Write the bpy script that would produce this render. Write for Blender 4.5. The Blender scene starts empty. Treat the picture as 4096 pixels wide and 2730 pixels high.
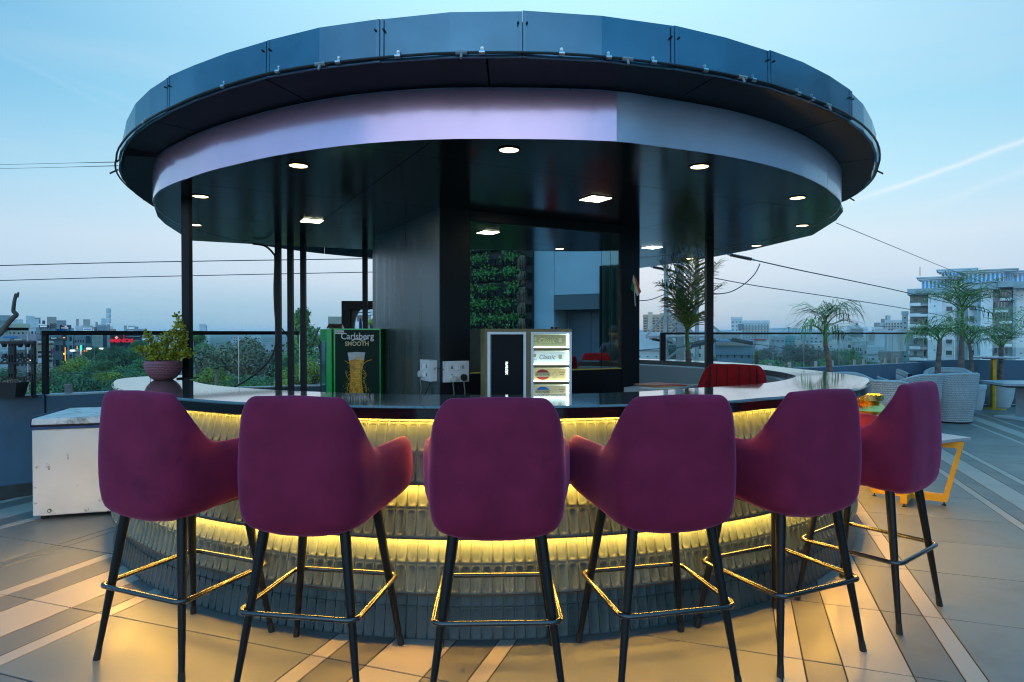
import bpy, bmesh, math, random
from mathutils import Vector, Matrix
R = math.radians
sin, cos, pi = math.sin, math.cos, math.pi
SC = bpy.context.scene
COL = SC.collection

def lin(r, g, b):
    f = lambda c: (c/255/12.92) if c/255 <= .04045 else ((c/255+.055)/1.055)**2.4
    return (f(r), f(g), f(b))

# ------------------------------------------------------------------ camera
H = 1.27; FPX = 2576.6; PIT = .01284
cd = bpy.data.cameras.new('camera'); cam = bpy.data.objects.new('camera', cd); COL.objects.link(cam)
cam.location = (0, 0, H); cam.rotation_euler = (pi/2-PIT, 0, 0)
cd.sensor_width = 36; cd.lens = 36*FPX/4096; cd.clip_start = .05; cd.clip_end = 20000
SC.camera = cam

# ------------------------------------------------------------------ sky
wd = bpy.data.worlds.new('World'); SC.world = wd; wd.use_nodes = True
nt = wd.node_tree; nt.nodes.clear(); N = nt.nodes.new; L = nt.links.new
def mth(op, a, b=None, c=None, clamp=False):
    n = N('ShaderNodeMath'); n.operation = op; n.use_clamp = clamp
    for i, v in enumerate((a, b, c)):
        if v is None: continue
        if isinstance(v, (int, float)): n.inputs[i].default_value = v
        else: L(v, n.inputs[i])
    return n.outputs[0]
def mixc(f, a, b, mode='MIX'):
    n = N('ShaderNodeMix'); n.data_type = 'RGBA'; n.blend_type = mode
    for s, v in ((n.inputs[0], f), (n.inputs[6], a), (n.inputs[7], b)):
        if isinstance(v, (int, float)): s.default_value = v
        elif isinstance(v, tuple): s.default_value = (*v, 1)
        else: L(v, s)
    return n.outputs[2]
tc = N('ShaderNodeTexCoord'); sx = N('ShaderNodeSeparateXYZ'); L(tc.outputs['Generated'], sx.inputs[0])
ramp = N('ShaderNodeValToRGB'); L(mth('MAXIMUM', sx.outputs[2], 0), ramp.inputs[0])
stops = [(0, (128, 164, 184)), (.035, (144, 178, 197)), (.08, (184, 200, 214)), (.13, (198, 213, 222)), (.2, (182, 217, 229)),
         (.3, (160, 209, 227)), (.42, (172, 217, 234)), (.6, (160, 222, 248)), (1, (160, 220, 250))]
el = ramp.color_ramp.elements
el[0].position = 0; el[0].color = (*lin(*stops[0][1]), 1); el[1].position = 1; el[1].color = (*lin(*stops[-1][1]), 1)
for p, c in stops[1:-1]:
    e = el.new(p); e.color = (*lin(*c), 1)
# darkest at right angles to the glow, as a clear dusk sky is
dt = N('ShaderNodeVectorMath'); dt.operation = 'DOT_PRODUCT'; L(tc.outputs['Generated'], dt.inputs[0])
dt.inputs[1].default_value = Vector((.10, .93, .36)).normalized()
side = mth('SUBTRACT', 1, mth('POWER', mth('ABSOLUTE', dt.outputs['Value']), 2.4), clamp=True)
hi = mth('MULTIPLY', mth('MULTIPLY', side, 1.25, clamp=True), mth('MULTIPLY_ADD', sx.outputs[2], 2.6, .04, clamp=True), clamp=True)
skyc = mixc(hi, ramp.outputs[0], lin(54, 138, 188))
# thin high cloud
mp = N('ShaderNodeMapping'); mp.inputs['Scale'].default_value = (1.3, 1.3, 7); mp.inputs['Rotation'].default_value = (R(14), 0, R(20)); L(tc.outputs['Generated'], mp.inputs[0])
no = N('ShaderNodeTexNoise'); no.inputs['Scale'].default_value = 2.6; no.inputs['Detail'].default_value = 7; no.inputs['Roughness'].default_value = .55; L(mp.outputs[0], no.inputs[0])
cl = N('ShaderNodeMapRange'); L(no.outputs[0], cl.inputs[0]); cl.inputs[1].default_value = .47; cl.inputs[2].default_value = .75; cl.inputs[4].default_value = .13
skyc = mixc(cl.outputs[0], skyc, lin(205, 208, 212))
# vapour trails: thin bands along great circles
def pxdir(x, y):
    X = (x-2048)/FPX; Y = (y-1365)/FPX
    return Vector((X, cos(PIT)-Y*sin(PIT), -(Y*cos(PIT)+sin(PIT)))).normalized()
def trail(sky, p, q, w, amt, col):
    a, b = pxdir(*p), pxdir(*q); n = a.cross(b).normalized(); t = (b-a).normalized()
    d1 = N('ShaderNodeVectorMath'); d1.operation = 'DOT_PRODUCT'; L(tc.outputs['Generated'], d1.inputs[0]); d1.inputs[1].default_value = n
    d2 = N('ShaderNodeVectorMath'); d2.operation = 'DOT_PRODUCT'; L(tc.outputs['Generated'], d2.inputs[0]); d2.inputs[1].default_value = t
    n2 = N('ShaderNodeTexNoise'); n2.inputs['Scale'].default_value = 16; n2.inputs['Detail'].default_value = 4; L(tc.outputs['Generated'], n2.inputs[0])
    off = mth('MULTIPLY_ADD', n2.outputs[0], w*1.2, -w*.6)
    dd = mth('ABSOLUTE', mth('ADD', d1.outputs['Value'], off))
    m = mth('SUBTRACT', 1, mth('DIVIDE', dd, w), clamp=True)
    m = mth('POWER', m, 1.5)
    e0, e1 = a.dot(t), b.dot(t)
    r1 = N('ShaderNodeMapRange'); L(d2.outputs['Value'], r1.inputs[0]); r1.inputs[1].default_value = e0-.02; r1.inputs[2].default_value = e0+.06
    r2 = N('ShaderNodeMapRange'); L(d2.outputs['Value'], r2.inputs[0]); r2.inputs[1].default_value = e1+.15; r2.inputs[2].default_value = e1
    f = mth('MULTIPLY', mth('MULTIPLY', m, mth('MULTIPLY', r1.outputs[0], r2.outputs[0])), amt, clamp=True)
    return mixc(f, sky, col)
skyc = trail(skyc, (3380, 815), (4096, 568), .0065, .36, lin(238, 230, 232))
skyc = trail(skyc, (3640, 850), (4096, 690), .010, .12, lin(230, 228, 232))
skyc = trail(skyc, (-60, 180), (150, 285), .005, .10, lin(200, 220, 236))
skyc = trail(skyc, (230, 300), (400, 360), .008, .1, lin(190, 214, 234))
st = N('ShaderNodeTexSky'); st.sky_type = 'NISHITA'; st.sun_disc = False; st.sun_elevation = R(2); st.sun_rotation = R(8); st.altitude = 400
sky2 = mixc(1.0, st.outputs[0], (.12, .12, .12), 'MULTIPLY')
# the sky opposite the dusk glow and overhead is the brighter one, as the lit backs of the stools show
back = mth('MULTIPLY_ADD', mth('MULTIPLY', sx.outputs[1], -1), .55, .30, clamp=True)
gain = mth('ADD', mth('MULTIPLY_ADD', back, 1.15, 1.0), mth('MULTIPLY', mth('SUBTRACT', sx.outputs[2], .42, clamp=True), 1.6))
gv = N('ShaderNodeCombineXYZ'); [L(gain, gv.inputs[i]) for i in range(3)]
skyg = mixc(1.0, skyc, gv.outputs[0], 'MULTIPLY')
skyf = mixc(.04, skyg, sky2)
bg = N('ShaderNodeBackground'); L(skyf, bg.inputs[0]); bg.inputs[1].default_value = 1.12
wo = N('ShaderNodeOutputWorld'); L(bg.outputs[0], wo.inputs[0])

sl = bpy.data.lights.new('sun', 'SUN'); so = bpy.data.objects.new('sun', sl); COL.objects.link(so)
sl.energy = .25; sl.angle = R(60); sl.color = (1, .88, .86)
so.rotation_euler = (R(66), 0, R(-12))     # last low glow, from behind the left of the camera

SC.view_settings.view_transform = 'Standard'; SC.view_settings.look = 'None'
SC.view_settings.exposure = .30; SC.view_settings.gamma = 1; SC.view_settings.use_curve_mapping = False
cy = SC.cycles
cy.use_denoising = True; cy.pixel_filter_type = 'BLACKMAN_HARRIS'; cy.filter_width = 1.15; cy.max_bounces = 8; cy.diffuse_bounces = 3; cy.glossy_bounces = 4; cy.transparent_max_bounces = 16; cy.transmission_bounces = 4
cy.volume_bounces = 1; cy.sample_clamp_indirect = 6; cy.caustics_reflective = False; cy.caustics_refractive = False
try: cy.denoiser = 'OPENIMAGEDENOISE'; cy.denoising_input_passes = 'RGB_ALBEDO_NORMAL'
except Exception: pass

# ------------------------------------------------------------------ projection helpers (measured points of the place)
_c, _s = cos(PIT), sin(PIT)
def _ray(x, y):
    X = (x-2048)/FPX; Y = (y-1365)/FPX
    return Vector((X, _c-Y*_s, -(Y*_c+_s)))
def atz(x, y, z):
    d = _ray(x, y); t = (z-H)/d.z; return Vector((d.x*t, d.y*t, z))
def aty(x, y, Y):
    d = _ray(x, y); t = Y/d.y; return Vector((d.x*t, Y, H+d.z*t))

# ------------------------------------------------------------------ materials
def mat(name, col, rough=.6, metal=0, spec=.5, var=0, vscale=8, bump=0, bscale=40, emis=None, estr=0, sheen=0, sheencol=None,
        coat=0, dirt=None, dscale=3, dthr=(.55, .75), rvar=0, stretch=None, bdist=.002, alpha=None, objrand=0):
    m = bpy.data.materials.new(name); m.use_nodes = True
    t = m.node_tree; b = t.nodes['Principled BSDF']; nn = t.nodes.new; ll = t.links.new
    b.inputs['Base Color'].default_value = (*col, 1); b.inputs['Roughness'].default_value = rough
    b.inputs['Metallic'].default_value = metal; b.inputs['Specular IOR Level'].default_value = spec
    if sheen:
        b.inputs['Sheen Weight'].default_value = sheen; b.inputs['Sheen Roughness'].default_value = .4
        b.inputs['Sheen Tint'].default_value = (*(sheencol or (1, 1, 1)), 1)
    if coat: b.inputs['Coat Weight'].default_value = coat; b.inputs['Coat Roughness'].default_value = .08
    if emis: b.inputs['Emission Color'].default_value = (*emis, 1); b.inputs['Emission Strength'].default_value = estr
    g = nn('ShaderNodeNewGeometry'); src = g.outputs['Position']
    if stretch:
        mpp = nn('ShaderNodeMapping'); mpp.inputs['Scale'].default_value = stretch; ll(src, mpp.inputs[0]); src = mpp.outputs[0]
    cur = None
    def mix(f, a, bb, mode='MIX'):
        x = nn('ShaderNodeMix'); x.data_type = 'RGBA'; x.blend_type = mode
        for s, v in ((x.inputs[0], f), (x.inputs[6], a), (x.inputs[7], bb)):
            if isinstance(v, (int, float)): s.default_value = v
            elif isinstance(v, tuple): s.default_value = (*v, 1)
            else: ll(v, s)
        return x.outputs[2]
    cur = tuple(col)
    if var:
        n1 = nn('ShaderNodeTexNoise'); n1.inputs['Scale'].default_value = vscale; n1.inputs['Detail'].default_value = 6; ll(src, n1.inputs[0])
        mr = nn('ShaderNodeMapRange'); ll(n1.outputs[0], mr.inputs[0]); mr.inputs[1].default_value = .3; mr.inputs[2].default_value = .7
        cur = mix(mr.outputs[0], tuple(c*(1-var) for c in col), tuple(min(1, c*(1+var)) for c in col))
        if rvar:
            mr2 = nn('ShaderNodeMapRange'); ll(n1.outputs[0], mr2.inputs[0]); mr2.inputs[3].default_value = max(0, rough-rvar); mr2.inputs[4].default_value = rough+rvar
            mr2.inputs[1].default_value = .3; mr2.inputs[2].default_value = .7
            ll(mr2.outputs[0], b.inputs['Roughness'])
    if objrand:
        oi = nn('ShaderNodeObjectInfo'); hs = nn('ShaderNodeHueSaturation')
        mr = nn('ShaderNodeMapRange'); ll(oi.outputs['Random'], mr.inputs[0]); mr.inputs[3].default_value = 1-objrand; mr.inputs[4].default_value = 1+objrand
        ll(mr.outputs[0], hs.inputs['Value'])
        if isinstance(cur, tuple): hs.inputs['Color'].default_value = (*cur, 1)
        else: ll(cur, hs.inputs['Color'])
        cur = hs.outputs[0]
    if dirt:
        n2 = nn('ShaderNodeTexNoise'); n2.inputs['Scale'].default_value = dscale; n2.inputs['Detail'].default_value = 9; n2.inputs['Roughness'].default_value = .65; ll(src, n2.inputs[0])
        mr = nn('ShaderNodeMapRange'); ll(n2.outputs[0], mr.inputs[0]); mr.inputs[1].default_value = dthr[0]; mr.inputs[2].default_value = dthr[1]
        cur = mix(mr.outputs[0], cur, dirt)
    if not isinstance(cur, tuple): ll(cur, b.inputs['Base Color'])
    if bump:
        n3 = nn('ShaderNodeTexNoise'); n3.inputs['Scale'].default_value = bscale; n3.inputs['Detail'].default_value = 4; ll(src, n3.inputs[0])
        bp = nn('ShaderNodeBump'); bp.inputs['Strength'].default_value = bump; bp.inputs['Distance'].default_value = bdist
        ll(n3.outputs[0], bp.inputs['Height']); ll(bp.outputs[0], b.inputs['Normal'])
    return m
def emat(name, col, s):
    m = bpy.data.materials.new(name); m.use_nodes = True; t = m.node_tree; t.nodes.clear()
    e = t.nodes.new('ShaderNodeEmission'); e.inputs[0].default_value = (*col, 1); e.inputs[1].default_value = s
    o = t.nodes.new('ShaderNodeOutputMaterial'); t.links.new(e.outputs[0], o.inputs[0]); return m
def glassmat(name, tint=(.92, .97, .96), refl=.3):
    m = bpy.data.materials.new(name); m.use_nodes = True; t = m.node_tree; t.nodes.clear(); nn = t.nodes.new; ll = t.links.new
    tr = nn('ShaderNodeBsdfTransparent'); tr.inputs[0].default_value = (*tint, 1)
    gl = nn('ShaderNodeBsdfGlossy'); gl.inputs['Roughness'].default_value = .02
    df = nn('ShaderNodeBsdfDiffuse'); df.inputs[0].default_value = (.5, .55, .55, 1)
    fr = nn('ShaderNodeFresnel'); fr.inputs[0].default_value = 1.5
    n1 = nn('ShaderNodeTexNoise'); n1.inputs['Scale'].default_value = 3; n1.inputs['Detail'].default_value = 8
    g = nn('ShaderNodeNewGeometry'); ll(g.outputs['Position'], n1.inputs[0])
    mr = nn('ShaderNodeMapRange'); ll(n1.outputs[0], mr.inputs[0]); mr.inputs[1].default_value = .45; mr.inputs[2].default_value = .8; mr.inputs[4].default_value = .035
    m0 = nn('ShaderNodeMixShader'); ll(mr.outputs[0], m0.inputs[0]); ll(tr.outputs[0], m0.inputs[1]); ll(df.outputs[0], m0.inputs[2])
    mu = nn('ShaderNodeMath'); mu.operation = 'MULTIPLY'; mu.inputs[1].default_value = refl; ll(fr.outputs[0], mu.inputs[0])
    mx = nn('ShaderNodeMixShader'); ll(mu.outputs[0], mx.inputs[0]); ll(m0.outputs[0], mx.inputs[1]); ll(gl.outputs[0], mx.inputs[2])
    o = nn('ShaderNodeOutputMaterial'); ll(mx.outputs[0], o.inputs[0]); return m

M = dict(
 velvet=mat('plum_velvet', (.20, .013, .045), .75, spec=.15, var=.16, vscale=9, sheen=.5, sheencol=(.85, .22, .5), bump=.3, bscale=700, bdist=.001, dirt=(.05, .006, .026), dscale=5, dthr=(.62, .85)),
 redvelvet=mat('red_velvet', (.25, .005, .008), .8, spec=.15, var=.2, vscale=10, sheen=.3, sheencol=(1, .3, .3)),
 legblack=mat('black_powder_coat', (.006, .007, .009), .42, spec=.3, bump=.2, bscale=400, bdist=.0005),
 blackm=mat('black_metal', (.006, .006, .008), .5, spec=.25, var=.3, vscale=12),
 tileA=mat('grey_floor_tile', (.136, .142, .132), .42, var=.10, vscale=2.2, rvar=.10, bump=.10, bscale=26, dirt=(.095, .085, .075), dscale=1.8, dthr=(.55, .85), objrand=.09),
 tileB=mat('dark_floor_tile', (.122, .120, .110), .42, var=.10, vscale=2.2, rvar=.10, bump=.10, bscale=26, objrand=.09, dirt=(.07, .065, .058), dscale=2.2, dthr=(.55, .85)),
 tileC=mat('pale_floor_tile', (.31, .275, .235), .42, var=.07, vscale=2.4, rvar=.10, bump=.10, bscale=26, dirt=(.24, .21, .19), dscale=2, dthr=(.6, .9), objrand=.04),
 grout=mat('grout', (.035, .03, .027), .9),
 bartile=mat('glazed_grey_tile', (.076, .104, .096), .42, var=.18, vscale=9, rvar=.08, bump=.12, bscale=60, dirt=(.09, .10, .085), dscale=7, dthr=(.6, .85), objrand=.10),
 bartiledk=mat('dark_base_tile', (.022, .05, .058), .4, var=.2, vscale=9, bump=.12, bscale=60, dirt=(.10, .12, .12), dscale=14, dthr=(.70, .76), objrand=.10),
 bargrout=mat('bar_grout', (.15, .16, .14), .8),
 stone=mat('polished_dark_stone', (.105, .090, .086), .05, spec=.9, var=.4, vscale=120, coat=.6, dirt=(.15, .13, .12), dscale=260, dthr=(.6, .66)),
 stoneedge=mat('black_stone_edge', (.006, .006, .008), .12, spec=.6),
 glossblack=mat('black_lacquer', (.004, .008, .009), .15, spec=.5, var=.4, vscale=1.2, rvar=.03, bump=.22, bscale=2.2, bdist=.006),
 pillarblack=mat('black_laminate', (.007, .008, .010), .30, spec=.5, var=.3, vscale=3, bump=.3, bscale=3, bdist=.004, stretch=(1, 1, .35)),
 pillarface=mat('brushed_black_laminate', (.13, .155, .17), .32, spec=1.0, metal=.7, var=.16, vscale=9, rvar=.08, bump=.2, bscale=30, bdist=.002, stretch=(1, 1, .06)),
 soffit=mat('dark_soffit', (.006, .005, .009), .45, spec=.2, var=.3, vscale=3, bump=.2, bscale=3, bdist=.004),
 fascia=mat('weathered_blue_steel', (.095, .18, .24), .18, metal=.7, spec=.7, var=.25, vscale=2.4, rvar=.08, bump=.35, bscale=2.6, bdist=.006, dirt=(.03, .04, .055), dscale=1.4, dthr=(.5, .8)),
 pink=mat('glossy_mauve_laminate', (.72, .44, .63), .20, metal=.65, spec=1.0, var=.08, vscale=3, coat=1.0, bump=.35, bscale=3.0, bdist=.006),
 white=mat('painted_white_band', (.42, .50, .64), .34, metal=.25, var=.10, vscale=3, rvar=.1, coat=.4, dirt=(.20, .13, .08), dscale=9, dthr=(.70, .76), bump=.2, bscale=4, bdist=.003),
 bluewall=mat('blue_grey_paint', (.068, .125, .185), .7, var=.12, vscale=1.4, dirt=(.05, .08, .11), dscale=2, dthr=(.55, .85), bump=.2, bscale=30),
 wallpale=mat('pale_blue_paint', (.40, .54, .62), .75, var=.08, vscale=1.5, bump=.1, bscale=12),
 capwhite=mat('chipped_cap', (.38, .42, .44), .6, var=.2, vscale=8, dirt=(.12, .14, .16), dscale=9, dthr=(.52, .7)),
 skirt=mat('skirting_tile', (.05, .05, .045), .5, var=.2),
 chrome=mat('brushed_steel', (.5, .52, .54), .28, metal=1, var=.1, vscale=30),
 glass=glassmat('railing_glass'),
 mirror=mat('mirror', (.74, .84, .84), .012, metal=1),
 mirrorgold=mat('bronze_mirror', (.80, .78, .66), .03, metal=1, var=.25, vscale=3),
 freezer=mat('scuffed_white_enamel', (.60, .58, .55), .42, var=.07, vscale=3, dirt=(.20, .15, .10), dscale=13, dthr=(.62, .68), bump=.1, bscale=20),
 freezerlid=mat('worn_white_lid', (.55, .56, .56), .4, var=.15, vscale=6, dirt=(.14, .12, .10), dscale=11, dthr=(.52, .66), stretch=(1, 2.6, 1)),
 bluetrim=mat('blue_trim', (.012, .04, .13), .45, var=.2),
 dark=mat('dark_rubber', (.012, .012, .012), .7),
 green=mat('green_enamel', (.0, .46, .10), .3, coat=.4),
 greendk=mat('bottle_green_print', (.002, .020, .014), .5, spec=.15),
 silver=mat('silver_print', (.55, .58, .6), .4), goldp=mat('gold_print', (.48, .40, .22), .4),
 beer=mat('beer_amber', (.55, .26, .008), .35, var=.45, vscale=30), foam=mat('beer_foam', (.45, .47, .48), .5, var=.15, vscale=30), splash=mat('beer_splash', (.50, .30, .03), .35, var=.5, vscale=40),
 brownboard=mat('olive_brown_board', (.16, .105, .035), .45, var=.12, vscale=6), brownlt=mat('tan_board', (.24, .18, .07), .45, var=.1),
 whiteplastic=mat('white_plastic', (.72, .74, .76), .35), holes=mat('socket_holes', (.02, .02, .02), .6),
 ivory=mat('ivory_plug', (.62, .62, .58), .4),
 orange=mat('ochre_steel', (.50, .27, .012), .4, var=.12, vscale=8, coat=.2), gold=mat('gold_steel', (.55, .35, .04), .34, metal=.7, var=.2, vscale=10),
 brass=mat('hammered_brass', (.85, .55, .16), .16, metal=1, bump=1, bscale=60, bdist=.004),
 greytop=mat('grey_laminate', (.34, .37, .40), .35, var=.12, vscale=6),
 potwhite=mat('white_pot', (.50, .56, .58), .5, var=.1, vscale=4), soil=mat('soil', (.04, .03, .02), .9),
 potmauve=mat('mauve_pot', (.30, .10, .13), .45, var=.15, vscale=9),
 potblack=mat('black_plastic', (.010, .011, .013), .5), branch=mat('grey_branch', (.09, .08, .07), .8, var=.4, vscale=18, bump=.6, bscale=60),
 leafjade=mat('yellow_green_leaf', (.34, .32, .02), .45, var=.45, vscale=30, objrand=.1), stem=mat('brown_stem', (.08, .045, .03), .7),
 palmleaf=mat('palm_leaf', (.10, .19, .03), .45, var=.4, vscale=6, objrand=.25), palmdry=mat('dry_palm_leaf', (.26, .17, .11), .7, var=.3),
 palmtrunk=mat('palm_trunk', (.17, .12, .095), .8, var=.45, vscale=9, bump=.7, bscale=25, stretch=(1, 1, 2.5)), palmgreen=mat('palm_shaft', (.09, .16, .03), .5, var=.3),
 menuA=mat('pink_menu', (.70, .30, .22), .6), menuB=mat('red_menu', (.50, .03, .03), .5), menuY=mat('yellow_menu', (.55, .42, .08), .6),
 bluecloth=mat('blue_cloth', (.015, .05, .22), .8, var=.3, vscale=20, bump=.6, bscale=30, bdist=.01),
 steelgalv=mat('galvanised_steel', (.28, .31, .33), .45, metal=.6, var=.2, vscale=2), insul=mat('brown_insulator', (.045, .022, .022), .25),
 wire=mat('grey_cable', (.05, .08, .09), .6), wireblack=mat('black_cable', (.012, .012, .012), .5), wiregrey=mat('grey_flex', (.22, .22, .22), .5),
 warm=emat('warm_lamp', (1, .70, .36), 9), cool=emat('cool_lamp', (.86, 1, .96), 12), yellowl=emat('panel_lamp', (1, .95, .62), 13),
 led=emat('yellow_led', (1, .53, .08), 112), ledw=emat('white_led', (.80, 1, .93), 5.5),
 flagO=mat('flag_orange', (.65, .12, .03), .8), flagW=mat('flag_white', (.6, .6, .56), .8), flagG=mat('flag_green', (.02, .18, .05), .8), navy=mat('navy', (.01, .02, .15), .8),
 skin=mat('brown_skin', (.17, .085, .05), .55), hair=mat('black_hair', (.008, .006, .005), .6), shirt=mat('charcoal_shirt', (.045, .055, .06), .9, var=.2, vscale=20), trouser=mat('dark_trousers', (.015, .015, .02), .9),
 curtain=mat('dark_green_curtain', (.015, .04, .035), .9, var=.3, vscale=3),
)
# woven rattan: gaps between strands darkened in the colour, relief from the same brick pattern
def weave(name, col, sc):
    m = mat(name, col, .5, var=.12, vscale=5); t = m.node_tree; nn = t.nodes.new; ll = t.links.new; b = t.nodes['Principled BSDF']
    uv = nn('ShaderNodeUVMap'); mpn = nn('ShaderNodeMapping'); mpn.inputs['Scale'].default_value = sc; ll(uv.outputs[0], mpn.inputs[0])
    ch = nn('ShaderNodeTexBrick'); ch.inputs['Scale'].default_value = 1; ch.inputs['Mortar Size'].default_value = .10; ch.inputs['Mortar Smooth'].default_value = 1
    ch.inputs['Brick Width'].default_value = 1; ch.inputs['Row Height'].default_value = .5
    ch.inputs['Color1'].default_value = (1, 1, 1, 1); ch.inputs['Color2'].default_value = (.8, .8, .8, 1); ch.inputs['Mortar'].default_value = (0, 0, 0, 1)
    ll(mpn.outputs[0], ch.inputs[0])
    bp = nn('ShaderNodeBump'); bp.inputs['Strength'].default_value = 1; bp.inputs['Distance'].default_value = .006; ll(ch.outputs[0], bp.inputs['Height']); ll(bp.outputs[0], b.inputs['Normal'])
    mx = nn('ShaderNodeMix'); mx.data_type = 'RGBA'; mx.blend_type = 'MULTIPLY'; mx.inputs[0].default_value = .6
    old = b.inputs['Base Color'].links[0].from_socket; ll(old, mx.inputs[6]); ll(ch.outputs[0], mx.inputs[7]); ll(mx.outputs[2], b.inputs['Base Color'])
    return m
M['wicker'] = weave('white_wicker', (.50, .56, .58), (46, 20, 1))
M['potweave'] = weave('mauve_woven_pot', (.46, .15, .19), (34, 12, 1))

# ------------------------------------------------------------------ mesh builder
ORG = {}
class MB:
    def __init__(s): s.v = []; s.f = []; s.uv = {}
    def add(s, vs, fs):
        o = len(s.v); s.v += [Vector(v) for v in vs]; s.f += [tuple(i+o for i in f) for f in fs]; return s
    def box(s, cx, cy, cz, sx, sy, sz, rz=0, rx=0, ry=0):
        m = Matrix.Translation((cx, cy, cz)) @ Matrix.Rotation(rz, 4, 'Z') @ Matrix.Rotation(ry, 4, 'Y') @ Matrix.Rotation(rx, 4, 'X')
        vs = [m @ Vector((x*sx/2, y*sy/2, z*sz/2)) for z in (-1, 1) for y in (-1, 1) for x in (-1, 1)]
        return s.add(vs, [(0, 2, 3, 1), (4, 5, 7, 6), (0, 1, 5, 4), (2, 6, 7, 3), (0, 4, 6, 2), (1, 3, 7, 5)])
    def bar(s, a, b, w, h=None, up=(0, 0, 1)):
        a, b = Vector(a), Vector(b); h = h or w; d = (b-a).normalized(); u = Vector(up)
        if abs(d.dot(u)) > .98: u = Vector((0, 1, 0))
        x = d.cross(u).normalized(); y = x.cross(d).normalized()
        vs = [p+x*i*w/2+y*j*h/2 for p in (a, b) for i, j in ((-1, -1), (1, -1), (1, 1), (-1, 1))]
        return s.add(vs, [(3, 2, 1, 0), (4, 5, 6, 7), (0, 1, 5, 4), (1, 2, 6, 5), (2, 3, 7, 6), (3, 0, 4, 7)])
    def tube(s, pts, r, n=8, closed=False):
        pts = [Vector(p) for p in pts]; k = len(pts); rs = r if isinstance(r, (list, tuple)) else [r]*k
        vs = []; fs = []; prev = None
        for i, p in enumerate(pts):
            a = pts[i-1] if (i > 0 or closed) else p; b = pts[(i+1) % k] if (i < k-1 or closed) else p
            d = (b-a).normalized()
            if prev is None:
                u = Vector((0, 0, 1)) if abs(d.z) < .9 else Vector((0, 1, 0)); x = d.cross(u).normalized()
            else: x = (prev-d*prev.dot(d)).normalized()
            prev = x; y = d.cross(x)
            vs += [p+(x*cos(2*pi*j/n)+y*sin(2*pi*j/n))*rs[i] for j in range(n)]
        for i in range(k if closed else k-1):
            for j in range(n):
                a0 = i*n+j; a1 = i*n+(j+1) % n; b0 = ((i+1) % k)*n+j; b1 = ((i+1) % k)*n+(j+1) % n
                fs.append((a0, a1, b1, b0))
        if not closed: fs += [tuple(range(n-1, -1, -1)), tuple((k-1)*n+j for j in range(n))]
        return s.add(vs, fs)
    def lathe(s, prof, cx=0, cy=0, n=32, a0=0, a1=2*pi, uv=False, sx=1, sy=1):
        full = abs(a1-a0-2*pi) < 1e-6; m = n if full else n+1; k = len(prof); o = len(s.v); fo = len(s.f)
        vs = [(cx+sx*r*sin(a0+(a1-a0)*i/n), cy-sy*r*cos(a0+(a1-a0)*i/n), z) for i in range(m) for r, z in prof]
        fs = [(i*k+j, ((i+1) % m)*k+j, ((i+1) % m)*k+j+1, i*k+j+1) for i in range(n) for j in range(k-1)]
        s.add(vs, fs)
        if uv:
            q = 0
            for i in range(n):
                for j in range(k-1):
                    s.uv[fo+q] = [(i/n, j/(k-1)), ((i+1)/n, j/(k-1)), ((i+1)/n, (j+1)/(k-1)), (i/n, (j+1)/(k-1))]; q += 1
        return s
    def prism(s, poly, z0, z1):
        n = len(poly); vs = [(x, y, z0) for x, y in poly]+[(x, y, z1) for x, y in poly]
        ar = sum(poly[i][0]*poly[(i+1) % n][1]-poly[(i+1) % n][0]*poly[i][1] for i in range(n))
        fs = [tuple(range(n-1, -1, -1)), tuple(range(n, 2*n))]+[(i, (i+1) % n, n+(i+1) % n, n+i) for i in range(n)]
        if ar < 0: fs = [f[::-1] for f in fs]
        return s.add(vs, fs)
    def slab(s, poly3, d):      # polygon in 3D thickened by vector d
        n = len(poly3); d = Vector(d); vs = [Vector(p) for p in poly3]; vs += [p+d for p in vs]
        return s.add(vs, [tuple(range(n-1, -1, -1)), tuple(range(n, 2*n))]+[(i, (i+1) % n, n+(i+1) % n, n+i) for i in range(n)])
    def quad(s, *p): return s.add(p, [tuple(range(len(p)))])
    def arc(s, c, r0, r1, z0, z1, a0, a1, n):   # box-section arc, angle 0 toward the camera
        vs = []; fs = []
        for i in range(n+1):
            a = a0+(a1-a0)*i/n
            for r, z in ((r0, z0), (r1, z0), (r1, z1), (r0, z1)): vs.append((c[0]+r*sin(a), c[1]-r*cos(a), z))
        for i in range(n):
            for j in range(4): fs.append((i*4+j, i*4+(j+1) % 4, (i+1)*4+(j+1) % 4, (i+1)*4+j))
        fs += [(3, 2, 1, 0), tuple(n*4+j for j in range(4))]
        return s.add(vs, fs)
    def join(s, me, mtx):
        o = len(s.v); s.v += [mtx @ v.co for v in me.vertices]; s.f += [tuple(i+o for i in p.vertices) for p in me.polygons]; return s
    def mesh(s, name, m, smooth=None, org=None, fix=True):
        me = bpy.data.meshes.new(name)
        o = org or Vector((0, 0, 0))
        me.from_pydata([v-o for v in s.v], [], s.f)
        if s.uv:
            ul = me.uv_layers.new(name='UVMap')
            for pi_, p in enumerate(me.polygons):
                if pi_ in s.uv:
                    for li, c in zip(p.loop_indices, s.uv[pi_]): ul.data[li].uv = c
        if fix:
            b = bmesh.new(); b.from_mesh(me); bmesh.ops.recalc_face_normals(b, faces=b.faces[:]); b.to_mesh(me); b.free()
        if smooth is not None:
            me.shade_smooth(); me.set_sharp_from_angle(angle=R(smooth))
        me.materials.append(m); me.update()
        return me
    def build(s, name, m, parent=None, smooth=None, kind=None, label=None, fix=True, mods=None):
        org = ORG.get(parent.name, Vector((0, 0, 0))) if parent else Vector((0, 0, 0))
        me = s.mesh(name, m, smooth, org, fix)
        ob = bpy.data.objects.new(name, me); COL.objects.link(ob)
        if parent: ob.parent = parent; ORG[ob.name] = org
        if kind: ob['kind'] = kind
        if label: ob['label'] = label
        return ob
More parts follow.
